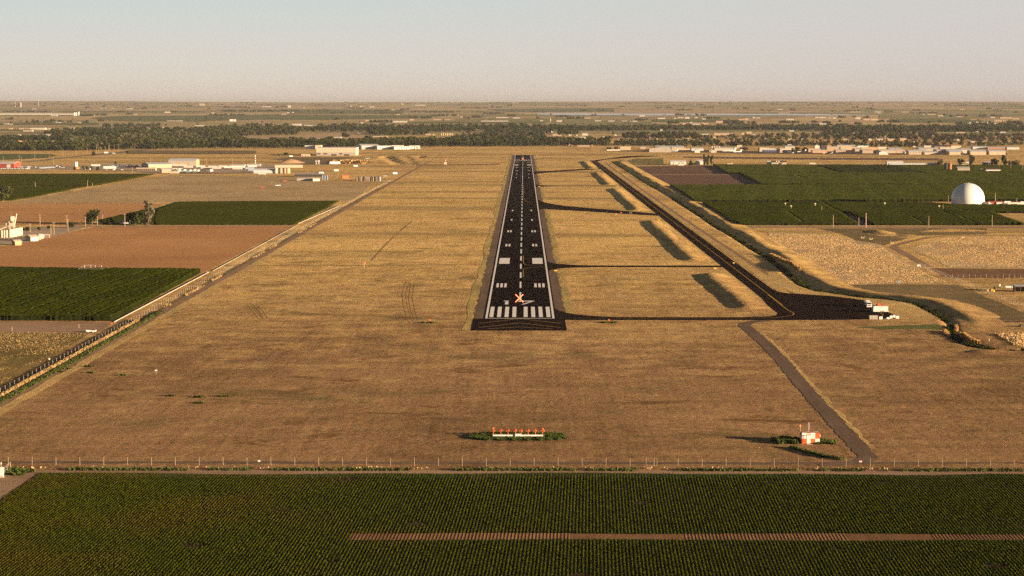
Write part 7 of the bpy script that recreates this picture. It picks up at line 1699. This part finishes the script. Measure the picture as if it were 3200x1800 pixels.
for i, x in enumerate((860, 950, 1020)): park('semi_blue', cA, x, 568 - i * 6, 'blue-grey trailer, ' + ('left', 'middle', 'right')[i] + ' of three in the left yard', 'three blue-grey trailers', .05, .7)
for i in range(7): park(('white_car', 'dark_car')[i % 2], cA, 1075 + i * 30, 545 - (i % 3) * 14, ('white', 'dark')[i % 2] + ' car in the loose group left of the white silo', ('white', 'dark') [i % 2] + ' cars left of the white silo', .5 * i, 1.2)
park('semi', cA, 1925, 524, 'long white trailer right behind the narrow dark trees', None, 0, 1.0); park('semi', cA, 2210, 582, 'long white trailer before the blue machinery', None, 0, 1.35)
for i, x in enumerate((2170, 2230, 2300, 2380, 2460, 1700, 1790)): park(('white_car', 'dark_car', 'white_car', 'blue_car', 'white_car', 'white_car', 'white_car')[i], cA, x, 594 - (i > 4) * 16, 'car parked before the long white trailer, ' + ('first white', 'first dark', 'second white', 'blue-grey', 'third white', 'left white one among the dark trees', 'right white one among the dark trees')[i], 'cars before the long white trailer', .4 * i, 1.3)
for i in range(12): park(('blue_car', 'dark_car')[i % 2], cA, 2070 + i * 48, 520 - (i % 3) * 10, ('blue', 'dark')[i % 2] + ' machine parked in the row behind the long white trailer', ('blue', 'dark')[i % 2] + ' machines in the left yard', .2 * i, 1.7)
for i in range(6): park(('red_car', 'dark_car')[i % 2], cB, 20 + i * 38, 528 - (i % 2) * 20, ('red', 'dark')[i % 2] + ' machine parked left of the sunlit tan warehouse', ('red', 'dark')[i % 2] + ' machines left of the tan warehouse', .2 * i, 1.6)
for i, x in enumerate((1020, 1130, 1240, 1330, 1400)): park('mixer', cB, x, 648 - (i % 2) * 10, 'white drum mixer truck, ' + ('nearest the tan container', 'second from the tan container', 'middle of the row', 'second from the right', 'at the right end of the row')[i], 'row of mixer trucks', .15, 1.25)
for i, x in enumerate((915, 960, 1005, 1050)): park('white_car', cB, x, 578 - (i % 2) * 8, 'white car in the row behind the mixer trucks', 'white cars behind the mixer trucks', .3, 1.35)
for i, (x, yb, kd) in enumerate(((985, 522, 'semi_tan'), (1085, 522, 'semi_tan'), (1215, 556, 'semi_tan'), (1460, 548, 'semi'), (1705, 552, 'semi_tan'), (1910, 545, 'semi_tan'), (2020, 562, 'semi'), (2130, 560, 'semi'), (2260, 556, 'semi'), (2500, 540, 'semi'), (1560, 575, 'semi_tan'), (1780, 578, 'semi_tan'), (2200, 590, 'semi_tan'), (2450, 585, 'semi_blue'), (2520, 620, 'semi_blue'))):
    park(kd, cB, x, yb, {'semi': 'white', 'semi_tan': 'tan', 'semi_blue': 'blue-grey'}[kd] + ' trailer in the long rows right of the grey-tan warehouse', {'semi': 'white', 'semi_tan': 'tan', 'semi_blue': 'blue-grey'}[kd] + ' trailers right of the grey-tan warehouse', 0, 1.0)
park('van', cB, 1670, 622, 'white van standing alone before the trailer rows', None, 1.2, 1.5); park('dark_car', cB, 1525, 606, 'dark car before the tan trailer row', None, 0, 1.6)
for i in range(6): park(('red_car', 'white_car', 'dark_car')[i % 3], cB, 2090 + i * 55, 576, ('red', 'white', 'dark')[i % 3] + ' car at the right end of the trailer rows', ('red', 'white', 'dark')[i % 3] + ' cars at the end of the trailer rows', .3, 1.5)
for x, yb, kd, lab in ((832, 326, 'van', 'white van beside the red and yellow machines'), (958, 330, 'red_car', 'red machine left of the tan site trailer'), (1190, 312, 'white_car', 'white pickup at the end of the tan site trailer'), (1712, 482, 'semi', 'white box trailer at the edge of the construction ground'), (2130, 522, 'van', 'tan van on the dirt road above the dark battery'), (2300, 520, 'dark_car', 'dark pickup on the dirt road above the dark battery'), (1740, 615, 'van', 'white van in the meadow above the dark shed'), (1440, 665, 'van', 'white van behind the long dark shed'), (1350, 660, 'dark_car', 'dark car behind the long dark shed'), (250, 945, 'red_car', 'orange-red machine lying in the stubble at left'), (705, 822, 'red_car', 'orange-red machine left of the grey-green shelter'), (565, 910, 'white_car', 'white car by the dark ground strip in the stubble')): park(kd, cC, x, yb, lab, None, .4, 1.3)
park('van', cD, 860, 738, 'white van on the perimeter track', None, .6, 1.3); park('white_car', cD, 662, 782, 'white car on the pale road right of the dark battery', None, 0, 1.2)
park('white_car', cD, 308, 428, 'small white truck in the dug-over ground', None, 0, 1.6)
for x, yb, kd, lab in ((2135, 255, 'van', 'white truck on the highway before the left wood'), (2290, 258, 'white_car', 'white car on the highway before the left wood')): park(kd, cA, x, yb, lab, None, .3, 1.5)
for i, x in enumerate((1690, 1740, 1880, 1950)): park(('red_car', 'white_car', 'blue_car', 'white_car')[i], cG, x - 180 if i < 2 else x - 250, 752, ('maroon car by the farm barn', 'white car nearest the farm barn', 'blue car by the dry farmyard', 'white car left end of the dry farmyard')[i], None, .2, 1.2)
for i, (x, yb, kd) in enumerate(((1520, 880, 'white_car'), (1560, 868, 'white_car'), (1600, 872, 'dark_car'), (1690, 858, 'van'), (1740, 852, 'van'), (1780, 870, 'red_car'), (1190, 755, 'white_car'), (1225, 752, 'dark_car'))): park(kd, cH, x, yb, ('first white car right of the stone barn', 'second white car right of the stone barn', 'dark car right of the stone barn', 'left white van by the white shed', 'right white van by the white shed', 'red car beside the white shed', 'white car behind the rusty tank', 'dark car behind the rusty tank')[i], None, .3, 1.2)
park('van', cDo, 2100, 705, 'white truck cab behind the long white trailer by the dome', None, 0, 1.2)
for k in PROTO:
    if k not in USED: bpy.data.objects.remove(PROTO[k])
def plane(label, c, x, yb, L, m_, tailm=None, rz=0.3):
    t = thing('parked_jet' if L > 10 else 'light_aircraft', label, 'airplane', P(*c(x, yb)), rz)
    f = MB(); f.lathe([(0, 0), (.35, .5), (.55, 1.6), (.6, L * .6), (.3, L * .92), (.05, L)], 12)
    f.v = [(z - L / 2, x_ * L * .085, y_ * L * .085 + L * .11) for x_, y_, z in f.v]; f.obj('fuselage', m_, t, smooth=True)
    w_ = MB(); w_.add([(-L * .1, 0, L * .09), (L * .12, 0, L * .09), (L * .22, L * .45, L * .1), (L * .12, L * .45, L * .1), (L * .22, -L * .45, L * .1), (L * .12, -L * .45, L * .1)], [(0, 1, 2, 3), (1, 0, 5, 4)])
    w_.v += [(a, b, z + .12) for a, b, z in w_.v[:6]]; w_.f += [(9, 8, 7, 6), (10, 11, 6, 7)]; w_.mi += [0, 0]; w_.obj('wing', m_, t)
    MB().prism([(L * .33, L * .13), (L * .5, L * .13), (L * .54, L * .36), (L * .45, L * .36)], -.12, .12).obj('tail_fin', tailm or m_, t)
    m = MB(); [m.tube((x_, y_, 0), (x_, y_, L * .08), .15, .15, 6) for x_, y_ in ((-L * .3, 0), (L * .08, L * .08), (L * .08, -L * .08))]; m.obj('landing_gear', DGREY, t)
plane('long white jet parked left of the bright tail', cF, 500, 492, 30, WHITE, None, .15); plane('white jet with a bright upright tail fin', cF, 670, 500, 20, WHITE, paint((.75, .6, .55), .5), .4)
plane('white business jet before the broad dark tree', cF, 1960, 498, 20, WHITE, None, .25); plane('small white plane near the blue terminal', cF, 1785, 512, 9, WHITE, None, 1.0)
plane('small orange-white plane on the apron', cF, 2410, 515, 8, paint((.72, .5, .38), .5), None, .8); plane('small white plane on the apron right of the orange-white one', cG, 632, 516, 8, WHITE, None, .8)
plane('white jet beside the big dark grey hangar', cE, 1710, 482, 18, WHITE, None, .1)

# ------------------------------------------------------------------ distant farms and town beyond the wood
SMALL = {}
def far_bld(c, x0, x1, yb, yt, wall, zone):
    p = P(*c((x0 + x1) / 2, yb)); s = 4.025; k = mpp(p) / s
    W = (x1 - x0) * k; H = max(3.5, (yb - yt) * k)
    key = wall
    lab = {'w': 'white', 't': 'tan', 'r': 'reddish', 'g': 'grey'}[wall] + ' building among the trees and fields ' + zone
    t = thing('far_building', lab, 'building', p + Vector((0, 6, 0)), 0, lab.replace('building', 'buildings'))
    gable_parts(t, W, max(10, min(30, W * .5)), H, {'w': 'dull', 't': 'tan', 'r': 'rust', 'g': 'pale'}[wall], {'w': 'rdull', 't': 'rtan', 'r': 'rtan', 'g': 'rlb'}[wall], 'gx' if W > 14 else 'gy')
ZL = 'far beyond the wood on the left'; ZC = 'far beyond the wood at the centre'; ZR = 'far beyond the wood on the right'; ZT = 'close behind the right-hand hangars'
FB = [
 (r1, ZL, 'w', [(395, 570, 422, 397), (575, 680, 418, 404), (290, 410, 444, 436), (-20, 650, 236, 214), (650, 920, 236, 216), (45, 100, 358, 344), (110, 155, 360, 348), (540, 632, 500, 478), (220, 270, 498, 482), (870, 960, 410, 396), (700, 760, 340, 328), (2105, 2195, 318, 308), (2210, 2290, 320, 308), (640, 720, 252, 240), (1590, 1660, 165, 155), (2070, 2135, 212, 194), (1260, 1330, 155, 147), (2040, 2100, 400, 390), (1730, 1840, 418, 408), (2450, 2576, 378, 366)]),
 (r1, ZL, 't', [(110, 150, 420, 404), (240, 300, 420, 402), (310, 380, 420, 406), (980, 1010, 342, 328), (1180, 1190, 250, 240), (400, 450, 168, 155), (2510, 2570, 122, 92), (420, 500, 500, 488), (1380, 1430, 158, 150), (2020, 2070, 140, 128), (1680, 1720, 240, 230)]),
 (r2, ZL, 'w', [(860, 945, 380, 358), (1100, 1210, 372, 345), (1215, 1400, 376, 362), (520, 570, 376, 362), (1950, 2000, 345, 330), (2360, 2540, 332, 310), (1560, 1720, 530, 512), (1340, 1440, 546, 536), (1045, 1080, 148, 115), (720, 830, 140, 128), (1950, 2000, 140, 126), (2070, 2130, 142, 128), (2470, 2500, 108, 92), (1230, 1260, 155, 146), (70, 110, 222, 208), (1030, 1060, 212, 200), (1095, 1120, 212, 198), (1830, 1850, 135, 124)]),
 (r2, ZL, 't', [(1910, 1948, 488, 468), (2120, 2300, 516, 504), (2020, 2110, 318, 300), (270, 300, 102, 94), (2410, 2450, 240, 226), (2350, 2385, 182, 168), (965, 1020, 236, 222), (455, 540, 592, 572), (60, 90, 568, 545), (760, 840, 575, 565)]),
 (r2, ZL, 'r', [(200, 262, 556, 542), (262, 338, 554, 526)]),
 (r3, ZC, 'w', [(1090, 1240, 276, 264), (1300, 1390, 282, 268), (900, 1240, 320, 308), (70, 200, 120, 108), (1850, 1920, 324, 302), (2330, 2410, 320, 306), (2500, 2576, 322, 308), (2000, 2036, 500, 484), (2095, 2118, 500, 486), (2170, 2242, 498, 466), (735, 880, 566, 552), (705, 740, 548, 524), (2110, 2190, 526, 514), (2410, 2480, 528, 508), (1130, 1145, 488, 478), (1410, 1440, 490, 478), (1770, 1800, 460, 438), (640, 690, 268, 258), (1640, 1680, 318, 306), (2190, 2230, 535, 516)]),
 (r3, ZC, 't', [(1290, 1330, 92, 80), (1355, 1372, 94, 80), (300, 390, 300, 288), (450, 520, 300, 292), (200, 260, 494, 474), (290, 322, 496, 476), (760, 812, 550, 528), (1800, 1860, 500, 474), (1850, 1912, 502, 488), (2200, 2280, 282, 270), (355, 445, 552, 520), (1700, 1712, 478, 440), (2000, 2050, 622, 606), (2110, 2260, 636, 620), (2290, 2306, 632, 608), (0, 50, 308, 288)]),
 (r4, ZR, 'w', [(315, 385, 258, 238), (545, 640, 288, 272), (750, 778, 286, 272), (795, 868, 278, 266), (888, 945, 286, 262), (1105, 1150, 298, 280), (1010, 1050, 278, 266), (95, 160, 320, 310), (200, 290, 326, 310), (985, 1070, 360, 346), (1740, 1770, 280, 262), (1785, 1835, 282, 270), (2160, 2255, 300, 284), (2520, 2576, 276, 264), (1405, 1515, 340, 328), (950, 980, 340, 326), (575, 606, 440, 418), (2400, 2576, 362, 350), (2050, 2120, 172, 162), (2200, 2260, 446, 430)]),
 (r4, ZR, 't', [(858, 900, 364, 338), (1110, 1180, 364, 340), (1320, 1332, 360, 340), (1280, 1380, 336, 312), (1560, 1640, 300, 286), (2060, 2200, 218, 210), (1830, 1870, 376, 360)]),
 (r4, ZT, 't', [(788, 862, 576, 544), (1230, 1345, 530, 508), (1250, 1490, 492, 462), (1660, 1730, 474, 448), (1600, 1640, 486, 456), (2160, 2230, 556, 534), (1480, 1505, 545, 525), (1140, 1220, 528, 512)]),
 (r4, ZT, 'w', [(1105, 1180, 488, 474), (1740, 1772, 494, 482), (1815, 1850, 550, 536), (1860, 1932, 550, 536), (1980, 2020, 548, 528), (895, 935, 545, 532), (440, 460, 534, 524), (530, 545, 546, 536), (2340, 2380, 550, 540), (0, 30, 500, 480)]),
 (r5, ZR, 'w', [(0, 80, 278, 264), (115, 150, 282, 272), (170, 215, 284, 270), (455, 520, 288, 266), (0, 90, 358, 342), (1300, 1340, 236, 226), (1490, 1560, 256, 242), (2045, 2135, 354, 328), (2190, 2240, 350, 340), (2150, 2210, 274, 262), (1890, 1910, 345, 328), (740, 770, 220, 212), (700, 780, 206, 194), (1970, 2000, 338, 322)]),
 (r5, ZR, 't', [(555, 640, 304, 284), (645, 735, 306, 284), (1360, 1460, 236, 222), (1730, 1800, 266, 254), (2270, 2420, 282, 264), (2430, 2510, 292, 278), (1770, 1820, 172, 164), (1030, 1120, 206, 196), (380, 520, 204, 194), (1900, 1980, 300, 290), (2200, 2290, 318, 306)]),
 (r5, ZT, 'w', [(620, 660, 558, 534), (385, 410, 506, 494), (725, 800, 562, 536), (845, 880, 556, 528), (930, 945, 550, 532), (1180, 1250, 582, 562), (1645, 1715, 572, 548), (1730, 1770, 560, 548), (1460, 1500, 506, 486), (1400, 1430, 502, 490), (1900, 1990, 582, 566), (1640, 1700, 524, 512), (2280, 2345, 466, 448), (1890, 1915, 448, 436), (1960, 2000, 452, 438), (1180, 1215, 645, 628), (175, 222, 444, 434), (940, 985, 506, 496)]),
 (r5, ZT, 't', [(400, 495, 486, 462), (600, 625, 548, 528), (735, 800, 516, 490), (860, 945, 562, 536), (1020, 1100, 560, 530), (1720, 1835, 468, 452), (2350, 2396, 576, 560), (100, 160, 582, 570), (300, 420, 550, 538), (2050, 2110, 580, 566)]),
 (r5, ZT, 'r', [(1350, 1380, 448, 426), (2170, 2240, 572, 548)]),
]
for c, zone, wl_, lst in FB:
    for a in lst: far_bld(c, *a, wl_, zone)
def stack(label, c, x, yb, yt, w_, m_, group=None):
    p = P(*c(x, yb)); k = mpp(p) / 4.025
    t = thing('silo', label, 'silo', p, 0, group); MB().lathe([(w_ * k / 2, 0), (w_ * k / 2, (yb - yt) * k * .95), (0, (yb - yt) * k)], 12).obj('shell', m_, t)
stack('tall pale silo tower on the far left ridge', r1, 261, 140, 82, 16, wm('cream'))
for i, (x, w_, yt) in enumerate(((935, 26, 206), (958, 22, 206), (990, 18, 196))): stack('far white grain silo, %s of three by the left feedlot' % ('left', 'middle', 'right')[i], r1, x, 250, yt, w_, WHITE, 'three far white silos')
for i in range(5): stack('white storage tank, one of a far row below the green field', r2, 316 + i * 17, 320, 292, 13, WHITE, 'far row of white tanks')
for i in range(7): stack('slim yellow-white post tank, one of seven beyond the runway end', r3, 403 + i * 23, 496, 466, 7, paint((.66, .55, .33), .6), 'seven yellow-white post tanks')
for i in range(4): stack('far silo, one of four in a row at the right', r4, 1648 + i * 10, 306, 278, 7, wm('beige'), 'four far silos')
stack('far cream twin silo tower near the centre', r3, 1770, 322, 280, 14, wm('beige'))
for i, (x, yb, yt) in enumerate(((715, 560, 518), (828, 545, 505), (1600, 448, 422), (155, 470, 436))): stack(('pale chimney among the right-hand town trees', 'second pale chimney among the right-hand town trees', 'lone rusty chimney before the right wood', 'thin cream chimney at the left of the town trees')[i], r5, x, yb, yt, 9, wm('beige'))
for i in range(8): stack('slim tank, one of a far row at the right edge', r5, 2205 + i * 22, 320, 296, 8, wm('beige'), 'far row of slim tanks')
t = thing('radio_mast', 'thin radio mast on the far left ridge', 'mast', P(*r1(487, 135))); hh = 98 * mpp(t.location) / 4.025; MB().tube((0, 0, 0), (0, 0, hh), 1.6, 1.0, 4).obj('mast', GALV, t)
t = thing('radio_mast', 'short radio mast left of the tall silo tower', 'mast', P(*r1(192, 140))); hh = 64 * mpp(t.location) / 4.025; MB().tube((0, 0, 0), (0, 0, hh), 1.6, 1.0, 4).obj('mast', GALV, t)

# ------------------------------------------------------------------ haze
hz = MB().box(0, 21000, -8, 92000, 52000, 275).obj('haze', [])
hz.data.materials.clear()
t = NT('haze'); v = t.n('ShaderNodeVolumePrincipled'); v.inputs['Color'].default_value = (0.38, 0.385, 0.43, 1); v.inputs['Density'].default_value = 2.5e-5; v.inputs['Anisotropy'].default_value = 0.0
t.l(v.outputs[0], t.o.inputs['Volume']); hz.data.materials.append(t.m)
tag(hz, 'thin pale summer haze over the whole plain', 'haze', kind='stuff')
